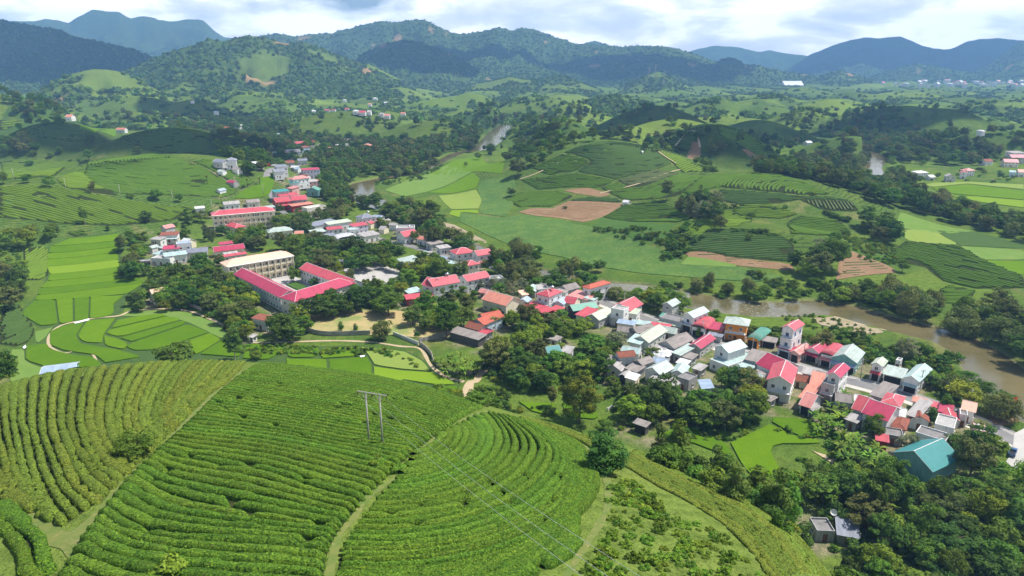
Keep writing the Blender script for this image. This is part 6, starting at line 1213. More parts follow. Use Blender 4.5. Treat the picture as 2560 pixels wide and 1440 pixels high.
T([(1010,680),(1050,650),(1100,660),(1130,690),(1060,690),(1020,702)],7.2,['big','yellow','round'],.85,1.1,'tree between paved yard and the long red roofed house',group='trees right of the paved yard')
T([(1050,640),(1080,618),(1120,650),(1165,690),(1130,690),(1080,660)],7.5,['round','big','yellow'],.8,1.05,'tree behind the long red roofed house',group='trees behind the long red roof')
T([(770,752),(800,745),(870,748),(910,742),(990,745),(1010,772),(960,772),(900,764),(850,775),(780,792),(745,806),(742,785)],6.6,['round','big','yellow'],.85,1.12,'tree in the row in front of the crimson school wing',group='trees between crimson wing and field')
T([(650,800),(700,790),(735,806),(742,836),(700,838),(658,822)],7.5,['big','round'],1.0,1.2,'great dark tree at the corner of the school',group='great trees at the school corner')
T([(560,790),(620,790),(650,815),(640,838),(600,835),(560,812)],5.5,['round','bush','yellow'],.7,.9,'tree on the bank below the grove',group='trees on the bank below the grove')
T([(1022,790),(1060,768),(1110,780),(1175,780),(1200,775),(1150,800),(1100,830),(1040,808)],6.5,['round','big','yellow'],.8,1.05,'tree at the right side of the ochre field',group='trees right of the ochre field')
T([(1095,745),(1150,742),(1190,745),(1200,770),(1140,775),(1100,772)],6.6,['cone','tall','round'],.8,1.05,'tree between long red roof and orange hall',group='trees left of the orange hall')
T([(1190,700),(1250,700),(1330,712),(1330,730),(1270,735),(1210,722)],8,['round','grey','round'],.7,.95,'tree behind the orange hall',group='trees behind the orange hall')
T([(1215,620),(1260,640),(1330,672),(1330,700),(1270,690),(1230,665)],7.2,['round','bamboo','tall'],.8,1.1,'riverside tree between the red gables and the maize',group='riverside trees by the red gables')
T([(1280,615),(1350,632),(1350,668),(1290,655)],9,['bamboo','bamboo','tall'],.95,1.2,'bamboo and tall tree standing on the far river bank',group='bamboo by the red gabled houses')
T([(1355,690),(1440,695),(1450,712),(1420,722),(1350,712)],7.5,['round','yellow'],.75,1.0,'tree on the near bank behind the villas',group='trees on the near bank')
T([(1400,650),(1500,662),(1520,690),(1440,690),(1390,678)],8,['round','round','bamboo'],.8,1.05,'tree on the near bank below the maize',group='trees below the maize field')
T([(1530,735),(1600,742),(1600,758),(1540,755)],7,['round','bush'],.7,.9,'tree between tiled villa and river',group='trees between the tiled villa and the river')
T([(1610,748),(1650,735),(1720,752),(1720,768),(1690,768),(1625,768)],7,['yellow','yellow','round'],.9,1.1,'round yellow green tree by the river bend',group='round trees by the river bend')
T([(1600,790),(1640,775),(1655,800),(1625,812)],8,['umbrella','round'],.8,1.0,'spreading tree over the street bend',group='spreading trees over the street bend')
T([(1270,800),(1300,775),(1340,790),(1400,800),(1460,800),(1470,820),(1400,840),(1320,850),(1275,838)],7,['round','big','lime' if False else 'yellow'],.8,1.05,'garden tree among the houses right of the red cross roof',group='garden trees right of the red cross roof')
T([(1220,870),(1260,850),(1340,862),(1350,890),(1420,900),(1500,880),(1530,900),(1480,930),(1380,950),(1300,960),(1240,965),(1215,930)],7.0,['round','big','yellow','umbrella','round'],.85,1.15,'tree in the dark garden wood left of the yellow flowering tree',group='dark garden wood')
T([(1460,840),(1540,850),(1560,870),(1500,880),(1430,870)],7,['round','umbrella'],.75,1.0,'garden tree above the old brown tiled house',group='garden trees above the brown tiled house')
T([(1555,960),(1620,970),(1700,990),(1800,990),(1880,985),(1915,1010),(1900,1040),(1820,1048),(1740,1060),(1650,1065),(1560,1050),(1520,1030),(1540,1000)],7.0,['big','yellow','round','round'],.85,1.15,'leafy tree in the belt below the garden houses',group='tree belt below the garden houses')
T([(1740,905),(1800,905),(1870,940),(1910,985),(1850,985),(1780,960),(1735,925)],6.8,['round','big','yellow','grey'],.75,1.0,'tree between garden houses and crimson hall',group='trees between garden houses and crimson hall')
T([(1600,868),(1660,880),(1700,905),(1740,930),(1700,935),(1640,905)],6.5,['round','bush','yellow'],.7,.95,'small garden tree between the grey roofs',group='garden trees between the grey roofs')
T([(2020,850),(2050,852),(2060,872),(2030,872)],7,['round','big'],.85,1.0,'dark tree right behind the tall narrow house',group='tree behind the tall narrow house')
T([(2330,975),(2400,975),(2440,1000),(2420,1030),(2350,1010)],9,['yellow','yellow'],1.15,1.4,'big rounded yellow green tree at the end of the street',group='big yellow green trees')
T([(2340,960),(2380,930),(2500,960),(2560,1010),(2560,1060),(2500,1030),(2430,1010),(2400,970)],8,['round','bamboo','round'],.75,1.05,'tree at the right edge between street and river',group='trees at the right edge by the river')
T([(1940,940),(2000,945),(1990,960),(1930,955)],7,['bush'],.6,.8,'bush between the near street houses',group='bushes between the street houses',cat='bush',name='bush')
T([(2330,1120),(2400,1092),(2480,1100),(2540,1110),(2520,1180),(2450,1200),(2400,1170)],7.5,['round','big','round'],.8,1.05,'tree between coconut palm and pickup',group='trees between palm and pickup')
T([(1960,1200),(2010,1190),(2080,1170),(2150,1165),(2210,1190),(2300,1235),(2400,1215),(2480,1205),(2600,1200),(2700,1300),(2700,1440),(2560,1480),(2440,1440),(2300,1400),(2190,1370),(2160,1290),(2060,1260),(2000,1240)],7.2,['round','big','umbrella','yellow','round','tall'],.8,1.2,'tall tree in the dark wood filling the bottom right corner',group='dark wood at the bottom right')
T([(2120,1380),(2200,1385),(2320,1420),(2400,1460),(2300,1560),(2200,1500),(2130,1450)],6.5,['round','yellow','umbrella'],.7,.95,'lower brighter tree at the bottom edge',group='bright trees at the bottom edge')
T([(1640,1110),(1700,1122),(1790,1150),(1860,1190),(1950,1240),(2050,1290),(2030,1320),(1950,1290),(1860,1240),(1740,1170),(1650,1130)],5.2,['shrub','bush','shrub','cone'],.8,1.25,'bush in the green gully under the right shoulder',group='bushes of the gully',cat='bush',name='bush')
T([(1960,1150),(2000,1150),(2020,1230),(1980,1240)],9,['cone'],1.3,1.6,'tall ragged tree standing at the edge of the right paddy',group='tall trees at the paddy edge')
# banana gardens
T([(1085,895),(1130,875),(1190,895),(1200,915),(1160,925),(1110,918)],2.9,['banana'],.9,1.2,'banana plant inside the curved garden wall',group='banana plants inside the curved wall',cat='banana plant',name='banana_plant')
T([(2020,1020),(2110,975),(2180,985),(2190,1000),(2140,1010),(2115,1050),(2080,1075),(2030,1060)],3.1,['banana','banana','shrub'],.9,1.3,'banana plant below the tall grey house',group='banana plants below the tall grey house',cat='banana plant',name='banana_plant')
T([(2070,1100),(2130,1080),(2190,1105),(2225,1140),(2210,1165),(2150,1160),(2090,1130)],3.2,['banana','banana','bush'],.9,1.4,'banana plant left of the teal hall',group='banana plants left of the teal hall',cat='banana plant',name='banana_plant')
# single trees read off the photograph: pixel of the foot, height factor
for px, py, k_, s, lb in [(343,1142,'round',.50,'small bushy tree standing on the path between the tea plots'),(1514,1182,'lone',.86,'lone tall dense tree on the crest path of the tea hill'),(1448,1058,'gold',1.0,'big tree with yellow blossom behind the crest'),
 (1380,1020,'tall',.7,'thin pale tree left of the yellow blossomed tree'),(1255,1020,'bush',.8,'dark bush right on the crest of the tea hill'),(440,905,'bush',1.7,'round dark bush in front of the tea hill crest'),(588,902,'tall',1.05,'tall thin tree behind the crest of the tea hill'),(640,900,'bush',.9,'bush right of the tall thin tree'),
 (955,848,'bamboo',.95,'feathery bamboo clump at the wall of the ochre field'),(1045,840,'shrub',1.0,'small shrub in the corner of the ochre field'),(853,828,'cone',.55,'small pointed tree on the ochre field'),(889,828,'cone',.5,'second small pointed tree on the ochre field'),(765,832,'round',.9,'pale trunked tree at the left of the ochre field'),
 (735,706,'round',.95,'round tree standing in the school courtyard'),(787,720,'round',.75,'smaller tree beside the courtyard wing'),(877,715,'cone',1.0,'pointed tree behind the end of the crimson wing'),(847,722,'yellow',.7,'light slender tree near the end of the crimson wing'),
 (1540,880,'grey',1.0,'feathery grey green tree among the garden houses'),(1200,725,'grey',.7,'pale drooping tree beside the red gabled house'),(1330,800,'round',.75,'dark round tree before the two storey villa'),(1402,800,'round',.7,'round tree right of the small red roofs'),(1490,760,'round',.8,'bushy tree below the tiled villa'),
 (1628,905,'round',.85,'dark round tree beside the teal lean-to'),(2262,905,'grey',1.0,'big grey green tree behind the garage'),(1785,800,'yellow',.7,'yellow tree behind the blue gabled villa'),(1745,845,'cone',.6,'small dark tree on the street pavement'),(2270,1135,'grey',.75,'grey leafless looking tree beside the teal hall'),
 (2180,1100,'round',.9,'dark tree in front of the crimson roofed house'),(2325,1060,'cone',.85,'dark cypress like tree beside the round window'),(2362,1035,'cone',.85,'second dark pointed tree near the road'),
 (393,500,'big',.9,'big round tree on the left tea slope'),(366,555,'big',.85,'large dark tree above the left hamlet'),(125,470,'round',.9,'tree on the light tea slope, second from the left'),(68,458,'round',.85,'tree on the light tea slope under the dome'),(232,485,'tall',.75,'thin tree in the tea right of the pole'),(326,496,'bush',.9,'bush by the roadside pole in the tea'),(449,506,'round',.7,'small tree at the foot of the left tea hill'),
 (8,460,'round',1.1,'tree at the very left edge of the tea slope'),(75,415,'round',1.0,'orange tipped tree on the left'),(150,385,'round',.95,'tree in front of the dark left dome'),(222,402,'big',1.0,'dark tree between the left tea hills'),(232,362,'big',1.0,'round crown behind the left tea hill'),(345,388,'big',1.1,'big dark tree on the top of the left tea hill'),(175,405,'bush',1.0,'low dark bush on the left tea hill'),(196,403,'bush',.9,'twin of the low dark bush'),(213,560,'tall',.9,'slender tree at the lower tea slope'),(270,577,'cone',.6,'little pointed tree above the rice field'),
 (1295,440,'big',1.35,'dense dark tree at the foot of the mid tea hill'),(1278,492,'round',1.0,'tree clump at the left foot of the mid hill'),(1413,522,'bush',.9,'brown bush on the red terrace'),(1466,378,'bush',1.2,'dry bush on the crown of the mid hill'),(1800,575,'big',.95,'dark round tree on the lower tea slope'),(1872,602,'round',.6,'small dark tree in the middle of the dark tea'),(1680,628,'round',.85,'tree at the left end of the bare bank'),(1755,596,'bush',.8,'pale shrub on the lower tea slope'),(1708,612,'bush',.9,'bush beside the tree on the bare bank'),
 (1878,548,'round',.6,'small tree on the yellowish tea patch'),(1855,515,'bush',.7,'dark bush above the yellowish tea patch'),(2033,488,'bush',1.0,'single dark bush on the low right hill'),(1165,416,'round',.8,'single tree on the river plain'),(2255,680,'round',.9,'dark tree at the corner of the striped tea field'),(2190,620,'bush',1.2,'dark bush on the bright slope'),
 (1665,500,'tall',1.6,'tall brownish tree, leftmost of the scrub group'),(430,1440,'shrub',1.0,'shrub at the bottom edge below the middle plot')]:
    g = Gp([(px, py)])[0]; plant(k_, g[0], g[1], s, lb, 'tree' if k_ not in ('bush','shrub') else 'bush', None, 'tree' if k_ not in ('bush','shrub') else 'bush')
for px, py, s, lb in [(1238,842,.95,'fan leaved palm beside the red cross roofed house'),(2442,1105,1.0,'coconut palm at the right end of the village'),(2402,1120,.55,'short thin palm left of the coconut palm'),(2420,1122,.5,'second short palm beside the coconut palm')]:
    g = P(px, py); plant('palm', g[0], g[1], s, lb, 'palm', None, 'palm', parts=('trunk', 'frond'))
for px, py, s, lb in [(708,560,1.25,'fan palm right of the far school block'),(527,525,1.2,'leftmost fan palm behind the far school block'),(625,518,1.3,'fan palm behind the far school roof'),(655,512,1.1,'fan palm near the road behind the far school'),(738,620,1.1,'fan palm behind the pink tiled block'),(712,628,1.0,'second fan palm behind the pink tiled block'),(558,540,1.1,'fan palm at the left behind the far school block')]:
    g = P(px, py); plant('fanpalm', g[0], g[1], s, lb, 'palm', None, 'palm', parts=('trunk', 'frond'))
g = P(2465, 1018); nearpalm = plant('palm', g[0], g[1], .6, 'small palm at the river edge far right', 'palm', None, 'palm', parts=('trunk', 'frond'))
# riverside bamboo and trees across the river, each its own object
T([(1680,705),(1730,700),(1830,708),(1830,722),(1760,726),(1690,718)],8.5,['bamboo','round','bamboo'],.7,.95,'bamboo clump on the far bank opposite the street',group='bamboo on the far bank')
T([(1845,735),(1880,718),(1960,728),(2030,742),(2000,758),(1900,755),(1850,752)],7.5,['round','bamboo','round'],.7,.95,'bushy tree on the island side above the rapids',group='trees above the rapids')
T([(2095,742),(2150,725),(2260,735),(2330,745),(2350,790),(2280,800),(2200,782),(2130,765)],8.2,['bamboo','bamboo','round'],1.0,1.3,'golden green bamboo leaning over the river',group='golden bamboo over the river')
T([(2360,790),(2440,770),(2560,790),(2620,850),(2600,940),(2520,900),(2440,850),(2380,820)],8.8,['bamboo','round','big'],1.0,1.3,'dark tree or bamboo on the far right river bank',group='dark trees on the far right bank')
T([(1985,660),(2050,640),(2080,660),(2065,690),(2010,690)],7.5,['big','round'],1.15,1.45,'huge dark tree clump beside the bare slope',group='huge dark clump beside the bare slope')
T([(2040,600),(2090,590),(2110,620),(2080,635),(2040,625)],8,['round','olive' if False else 'grey'],.8,1.1,'tree above the huge dark clump',group='trees above the huge dark clump')
T([(2135,560),(2180,548),(2230,570),(2250,600),(2205,600),(2160,580)],9,['big','big','round'],1.1,1.4,'dark tree in the compact clump on the right slope',group='compact dark clump on the right slope')
T([(1690,520),(1740,500),(1800,520),(1790,550),(1740,545),(1700,535)],8,['tall','tall','grey'],1.1,1.6,'tall sparse brownish tree in the scrub between tea plots',group='sparse brownish trees')
T([(955,502),(1010,505),(1060,520),(1112,548),(1118,575),(1080,572),(1030,545),(960,520)],9,['big','round','bamboo'],1.0,1.3,'dark tree of the clump on the river bend',group='dark clump on the river bend')
T([(990,575),(1060,578),(1130,605),(1160,622),(1120,625),(1040,600)],8.5,['big','round'],.8,1.0,'tree between white parapet house and river',group='trees by the parapet house')
# the rest: woods nobody could count
def W_(poly, d, kinds, s0, s1, prob=1.0, world=False): zone(poly, d, kinds, s0, s1, '', indiv=False, prob=prob, world=world)
W_([(800,440),(830,425),(900,440),(880,470),(880,500),(900,520),(850,530),(830,515),(790,480)],8.5,['round','big','tall'],.8,1.1)
W_([(780,400),(850,385),(960,375),(1060,350),(1120,345),(1190,330),(1210,350),(1180,375),(1120,378),(1040,415),(950,432),(880,435),(820,428)],9.5,['big','round','tall'],1.0,1.3)
W_([(540,330),(640,320),(760,315),(800,340),(860,345),(960,345),(1040,345),(1100,360),(960,382),(860,395),(800,400),(720,405),(660,415),(600,412),(560,395),(540,360)],12,['big','round'],.9,1.25,.75)
W_([(560,412),(640,405),(690,430),(690,450),(640,440),(600,425)],10,['round','big'],.8,1.05,.8)
W_([(430,310),(540,300),(640,295),(700,300),(700,315),(560,320),(440,322)],14,['big','round'],1.0,1.3,.7)
W_([(690,520),(790,535),(830,530),(900,535),(960,550),(1000,560),(960,570),(880,530),(830,545),(770,560)],9,['bamboo','round','tall'],.8,1.05,.85)
W_([(430,545),(520,520),(560,525),(540,545),(480,565),(440,570)],9,['round','tall','bush'],.7,1.0,.8)
W_([(0,590),(60,580),(160,590),(120,612),(40,615),(0,610)],8,['round','big','yellow'],.9,1.2); W_([(0,700),(30,690),(70,740),(60,760),(0,765)],9,['round','big'],.8,1.1); W_([(0,560),(150,575),(150,590),(0,585)],10,['round'],.9,1.1,.7)
W_([(40,655),(70,650),(75,690),(45,700)],9,['round'],.8,1.0); W_([(0,880),(20,880),(20,960),(0,960)],8,['round'],.8,1.0)
W_([(1275,372),(1300,350),(1380,330),(1500,345),(1420,365),(1330,410),(1260,400)],10,['round','big','bush'],.8,1.2,.75); W_([(1230,345),(1300,300),(1420,305),(1500,335),(1380,330),(1290,348)],10,['bush','round','round'],.9,1.3,.8)
W_([(1180,300),(1290,280),(1400,285),(1380,300),(1280,315),(1270,330),(1220,318)],14,['big','round'],1.1,1.4,.8)
W_([(1120,310),(1200,318),(1215,345),(1180,352),(1130,335)],11,['round','bush'],.8,1.2,.8)
W_([(1880,430),(1960,432),(2080,455),(2200,500),(2320,530),(2440,560),(2600,600),(2600,560),(2480,530),(2340,500),(2240,470),(2110,440),(2000,420),(1920,412)],9.5,['big','round','bamboo','round'],1.05,1.4)
W_([(1990,385),(2100,375),(2140,430),(2060,445),(1980,420)],11,['bamboo','round','big'],.9,1.25,.8); W_([(2160,330),(2300,340),(2420,350),(2500,380),(2440,410),(2320,405),(2210,400),(2200,370)],12,['big','round'],1.0,1.35,.85)
W_([(2180,405),(2240,410),(2300,450),(2280,470),(2200,460),(2180,440)],11,['bamboo','round'],.9,1.2,.8); W_([(2290,440),(2460,415),(2560,440),(2560,455),(2420,450),(2300,455)],13,['round','bush'],.7,1.0,.5)
W_([(2080,330),(2160,325),(2160,345),(2100,350)],12,['bamboo','round'],1.0,1.3); W_([(2420,330),(2560,335),(2560,390),(2480,370)],14,['big','round'],1.0,1.3,.6)
W_([(100,262),(170,268),(160,300),(110,300),(40,290),(20,250)],13,['round','big'],1.0,1.3,.9); W_([(0,350),(60,345),(120,368),(60,395),(0,390)],12,['big','round'],1.1,1.4,.85); W_([(60,375),(130,372),(140,392),(90,396)],12,['round'],.9,1.1,.7)
W_([(210,300),(440,292),(520,300),(400,306),(240,312)],16,['round','big'],1.0,1.3,.6)
W_([(1620,360),(1660,335),(1720,330),(1640,385),(1600,372)],12,['round','bush'],.7,1.0,.6); W_([(1730,395),(1780,412),(1790,430),(1750,425)],10,['round'],.8,1.0,.8)
W_([(1955,400),(2010,395),(2020,430),(1970,425)],11,['round','bamboo'],.9,1.2,.8)
# scrub: riverside, hill slope, gardens
sh = lambda *a, **k: W_(*a, **k)
sh([(1700,790),(1790,790),(1900,800),(2010,830),(2150,845),(2260,890),(2380,930),(2360,960),(2240,905),(2150,880),(2040,850),(1900,830),(1780,805)],3.3,['shrub','shrub','bush'],.8,1.5,prob=.8)
sh([(2060,800),(2200,842),(2300,850),(2420,890),(2450,930),(2380,930),(2260,880),(2150,850)],4.0,['shrub','bush'],.8,1.5,prob=.8)
sh([(1940,770),(2100,780),(2220,822),(2100,812),(1980,795)],2.6,['shrub'],.35,.8,prob=.6)
sh([(560,845),(700,840),(830,850),(960,850),(1000,862),(1040,880),(1060,905),(1090,935),(1160,955),(1150,968),(1080,925),(1010,876),(930,866),(700,866),(580,858)],2.4,['shrub','shrub','shrub'],.55,1.0,prob=.8)
sh([(1530,1190),(1570,1160),(1660,1240),(1760,1280),(1850,1340),(1930,1420),(1960,1500),(1400,1520),(1450,1400),(1500,1330),(1530,1270)],1.4,['weed'],.3,.85,prob=.68)
sh([(1530,1185),(1575,1165),(1660,1230),(1640,1262),(1560,1240)],1.6,['weed'],.6,1.0,prob=.9)
sh([(120,1400),(200,1385),(300,1420),(420,1470),(560,1440),(640,1452),(640,1520),(100,1520)],1.8,['weed'],.35,.7,prob=.6)
sh([(905,1128),(960,1118),(1010,1140),(1000,1160),(930,1150)],1.3,['shrub'],.4,.75,prob=.8)
sh([(1040,1400),(1140,1380),(1180,1420),(1100,1470),(1040,1450)],1.8,['shrub'],.35,.6,prob=.5)
sh([(1480,1330),(1530,1300),(1560,1400),(1500,1470),(1440,1420)],1.7,['weed'],.45,.85,prob=.7)
sh([(1500,560),(1640,560),(1700,590),(1660,602),(1590,598),(1480,566)],4,['shrub','bush'],.6,1.1,prob=.6); sh([(1690,560),(1720,545),(1760,560),(1700,640),(1650,640)],4,['shrub','bush'],.8,1.3,prob=.6)
sh([(1860,660),(1960,690),(2090,700),(2200,705),(2340,722),(2340,745),(2100,742),(2040,735),(1960,720)],4.5,['bush','shrub'],.9,1.5,prob=.85); sh([(2100,560),(2130,575),(2240,612),(2240,650),(2170,640),(2120,620)],3.6,['shrub'],.8,1.2,prob=.7)
sh([(1640,690),(1700,700),(1840,712),(1960,722),(1960,735),(1800,730),(1620,712)],4.2,['shrub','bush'],.7,1.2,prob=.6); sh([(2240,800),(2330,808),(2400,830),(2460,860),(2380,838),(2300,822)],4,['shrub','bush'],.8,1.3,prob=.8)
sh([(1230,612),(1260,640),(1400,690),(1500,708),(1560,716),(1400,700),(1260,660)],4.5,['shrub','bush'],.8,1.2,prob=.7); sh([(880,470),(960,455),(1060,440),(1120,400),(1060,425),(960,448),(905,465)],6,['bush','shrub'],.8,1.2,prob=.6)
sh([(930,500),(1000,528),(1100,570),(1100,552),(1010,512),(940,490)],5,['bush','shrub'],.8,1.2,prob=.7); sh([(1200,850),(1560,850),(1560,960),(1220,960)],4.2,['bush','shrub'],.8,1.3,prob=.6)
sh([(1520,960),(1900,990),(1900,1050),(1660,1075),(1500,1040)],4.2,['bush','shrub'],.7,1.2,prob=.55); sh([(1000,690),(1200,700),(1330,760),(1460,830),(1200,800),(1010,740)],6,['bush','shrub'],.7,1.1,prob=.5)
sh([(360,655),(640,650),(660,810),(370,740)],5,['bush','shrub'],.8,1.2,prob=.5); sh([(2060,1170),(2560,1210),(2660,1480),(2100,1480),(2080,1260)],4.5,['bush','shrub'],.9,1.5,prob=.75); sh([(1900,1040),(2110,1060),(2200,1100),(2060,1130),(2080,1090)],2.6,['shrub'],.7,1.1,prob=.5)
sh([(1640,1065),(1700,1050),(1900,1040),(1860,1075),(1770,1078)],2.6,['shrub'],.5,.9,prob=.5); sh([(1960,1110),(2060,1120),(2120,1170),(2100,1240),(1990,1250)],2.4,['shrub'],.5,.9,prob=.6)
sh([(1185,960),(1240,950),(1290,985),(1400,1000),(1500,1000),(1500,1010),(1290,1002),(1180,990)],3,['shrub','bush'],.6,1.0,prob=.7); sh([(0,610),(60,620),(60,700),(0,700)],3.4,['shrub'],.8,1.2,prob=.8)
for bank in ([(880,450),(950,436),(1050,418),(1130,378),(1136,384),(1060,424),(960,444),(900,456)],[(905,492),(1000,532),(1100,574),(1180,618),(1180,626),(1100,588),(990,545),(900,505)],[(1140,566),(1220,612),(1300,652),(1400,668),(1530,696),(1600,706),(1600,712),(1500,704),(1380,680),(1280,664),(1200,618)],[(1150,610),(1240,652),(1310,684),(1420,704),(1530,724),(1640,740),(1640,752),(1500,734),(1380,710),(1280,690),(1200,656),(1140,620)]):
    W_(bank, 6.5, ['round','bamboo','big','round'], .75, 1.1, .9)
W_([(2100,335),(2140,340),(2150,380),(2110,400)],11,['round','big'],1,1.3,.9); W_([(2165,345),(2230,360),(2225,390),(2200,375)],11,['round','big'],1,1.3,.9); W_([(2120,395),(2175,395),(2185,425),(2150,430)],11,['round','bamboo'],1,1.3,.9)
sh([(1820,560),(1900,568),(2000,590),(2000,596),(1900,576),(1820,568)],3,['bush','shrub'],.6,1.0); sh([(2060,520),(2140,545),(2150,552),(2060,528)],3,['bush'],.7,1.0); sh([(1700,480),(1760,500),(1900,515),(1980,505),(1980,515),(1880,525),(1740,510)],5,['shrub','bush'],.6,1.0,prob=.7)
# trees sprinkled over the rolling country, woods in the hollows, forest on the mountains
n = 5200; q = np.stack([rng.uniform(-60, 2620, n), 224+rng.random(n)**1.6*190], 1); q = q[((q[:, 0] > 1180) | (q[:, 1] < 330))]; gp = Gp([tuple(v) for v in q]); r_ = np.hypot(*gp.T); 
f1 = fbm(gp[:, 0]/90, gp[:, 1]/90, 301, 3); ok = (r_ > 780) & (r_ < 6000) & (rivd(gp[:, 0], gp[:, 1]) > 6) & outside_houses(gp, 4) & ((f1 > .56) | (rng.random(len(gp)) < .12)); gp = gp[ok]; r_ = r_[ok]
near_ = r_ < 1500
for x, y in gp[near_]: STUFF.setdefault(['round','big','tall'][int(rng.random()*3)], []).append((x, y, rng.uniform(.8, 1.25)))
scatter('distant_trees', gp[~near_], rng.uniform(.8, 1.5, (~near_).sum()), 'far', 'scattered trees over the rolling tea country')
m_ = (RR > 1500) & (RR < 7500); fr = ((colr[..., 1] < .118) | ((mtf > .5) & (colr[..., 1] < .17))) & m_; idx = np.argwhere(fr & (np.abs(TH) < .75)); 
wgt = (RR[fr & (np.abs(TH) < .75)]); pick = rng.random(len(idx)) < .95; idx = idx[pick]; px_ = X[idx[:, 0], idx[:, 1]]+rng.uniform(-12, 12, len(idx)); py_ = Y[idx[:, 0], idx[:, 1]]+rng.uniform(-12, 12, len(idx)); pp = np.stack([px_, py_], 1); pr = np.hypot(px_, py_)
a_ = pr < 2800; scatter('woodland', pp[a_], rng.uniform(.9, 1.7, a_.sum()), 'far', 'woods in the hollows between far tea hills'); scatter('mountain_forest', pp[~a_], rng.uniform(.8, 1.5, (~a_).sum())*(pr[~a_]/4500)**.35, 'massif', 'forest covering the mountain sides')
names = dict(round='wood', big='wood', tall='wood', umbrella='wood', yellow='wood', bamboo='bamboo_wood', shrub='scrub', weed='weeds', bush='undergrowth', cone='wood', grey='wood')
for k_, v in STUFF.items():
    a = np.array(v); scatter(names.get(k_, 'wood'), a[:, :2], a[:, 2], k_, {'weed':'bright weeds and young shrubs on the right hand slope','shrub':'low scrub on slopes and river banks','bush':'undergrowth beneath and between the trees','bamboo':'bamboo thickets along the river'}.get(k_, 'woods along the river and round the village'))
import collections; print('GROUPS', collections.Counter(o.get('group') for o in bpy.data.objects if o.get('category') in ('tree','bush','banana plant')))
print('TREES', {k: v for k, v in NT.items()}, 'STUFF', {k: len(v) for k, v in STUFF.items()}, len(gp), len(pp))
# ------------------------------------------------------------------ poles, wires, walls, vehicles and small things
POLE = MAT('pole_concrete', (.36,.34,.30), rough=.9, var=[(1.5,(.30,.27,.22),.45,.7,.7)]); WIRE = MAT('wire', (.55,.56,.55), rough=.4, metal=.5); INS = MAT('insulator', (.10,.06,.05), rough=.3)
def at_ray(px, py, dist): v = Vector(tuple(float(a) for a in ray(px, py))).normalized(); return Vector((0, 0, H))+v*dist
ga, gb = Gp([(923,1112),(957,1120)]); za, zb_ = terr(ga[0], ga[1]), terr(gb[0], gb[1]); base = (ga+gb)/2; z0p = float(min(za, zb_))
sla = math.sqrt(base[0]**2+base[1]**2+(H-z0p)**2); hp = 124/F*sla/.88
t = empty('utility_pole', (base[0], base[1], z0p)); tag(t, 'twin concrete power pole with a white crossarm standing in the middle tea plot', 'utility pole')
La, Lb = Vector((*(ga-base), 0)), Vector((*(gb-base), 0)); top = Vector((0, 0, hp)); d_ = (Lb-La).normalized()
for q, hh in ((La, hp-.1), (Lb, hp-.1)): MB().tube(q+Vector((0,0,-.6)), q+Vector((0,0,hh)), .15, .10, 8).build('pole', POLE, t, True)
L0, L1 = La-d_*1.3+top, Lb+d_*1.1+top; MB().tube(L0, L1, .09, n=4).build('crossarm', POLE, t)
for q in (La, Lb):
    b = MB(); 
    for s in (-1, 1): b.tube(q+Vector((0,0,hp-1.1)), q+d_*s*.75+Vector((0,0,hp-.02)), .045, n=4)
    b.build('brace', POLE, t)
att = []
for f in (0.02, .5, .98): 
    p = L0.lerp(L1, f); MB().tube(p, p+Vector((0,0,-.55)), .07, .09, 6).build('insulator', INS, t); att.append(Vector((base[0], base[1], z0p))+p+Vector((0,0,-.6)))
for p, (ex, ey), lb in zip(att, [(1590,1538),(1650,1530),(1760,1541)], ['lowest power wire running down from the twin pole','middle power wire running down from the twin pole','outermost power wire running down from the twin pole']):
    e = at_ray(ex, ey, 38); mb = MB(); pts = [p.lerp(e, i/24)-Vector((0,0,2.2*4*(i/24)*(1-i/24)*.35)) for i in range(25)]
    for a, b in zip(pts[:-1], pts[1:]): mb.tube(a, b, .012, n=4)
    tag(mb.build('power_wire', WIRE), lb, 'wire')
def pole(px, py, h, lb, arm=True, onplane=False):
    g = P(px, py) if onplane else Gp([(px, py)])[0]; z = float(terr(g[0], g[1])); t = empty('utility_pole', (g[0], g[1], z), random.uniform(-.4, .4)); tag(t, lb, 'utility pole')
    MB().tube((0,0,-.5), (0,0,h), .20, .13, 7).build('pole', POLE, t, True)
    if arm: MB().box(-.9, .9, -.05, .05, h-.6, h-.48).build('crossarm', POLE, t); m = MB(); [m.tube((x,0,h-.479), (x,0,h-.2), .06, n=5) for x in (-.8,0,.8)]; m.build('insulator', INS, t)
    return Vector((g[0], g[1], z+h-.3))
pl_ = [pole(px, py, h, lb) for px, py, h, lb in [(36,452,9,'concrete pole at the far left of the tea slope'),(166,478,9.5,'concrete pole on the lime tea fan'),(302,494,9.5,'concrete pole right of the round dark bush in the tea'),(433,507,9.5,'concrete pole beside the big round tree on the tea slope'),(531,530,10,'concrete pole at the corner of the far school'),(590,480,13,'tall pole at the right tail of the left tea hill'),(659,487,9,'pole with a transformer beside the green paddy')]]
for a, b in zip(pl_[:-3], pl_[1:-2]):
    mb = MB(); pts = [a.lerp(b, i/8)-Vector((0,0,4*1.2*(i/8)*(1-i/8))) for i in range(9)]; [mb.tube(p, q, .02, n=3) for p, q in zip(pts[:-1], pts[1:])]; tag(mb.build('power_wire', WIRE), 'power wire between the poles on the left tea slope', 'wire', 'wires on the left tea slope')
sp = [pole(px, py, 8.5, lb, onplane=True) for px, py, lb in [(1560,772,'street pole behind the small box shaped upper room'),(1700,826,'street pole in front of the brown roofed shops'),(1755,846,'street pole beside the red barrel roof'),(1880,880,'street pole before the green barrel roof'),(2007,902,'street pole in front of the pink salmon roof'),(2150,948,'street pole at the corner past the wide hall'),(2299,978,'street pole in front of the pale grey shop roof'),(2420,1030,'last street pole before the orange bare ground')]]
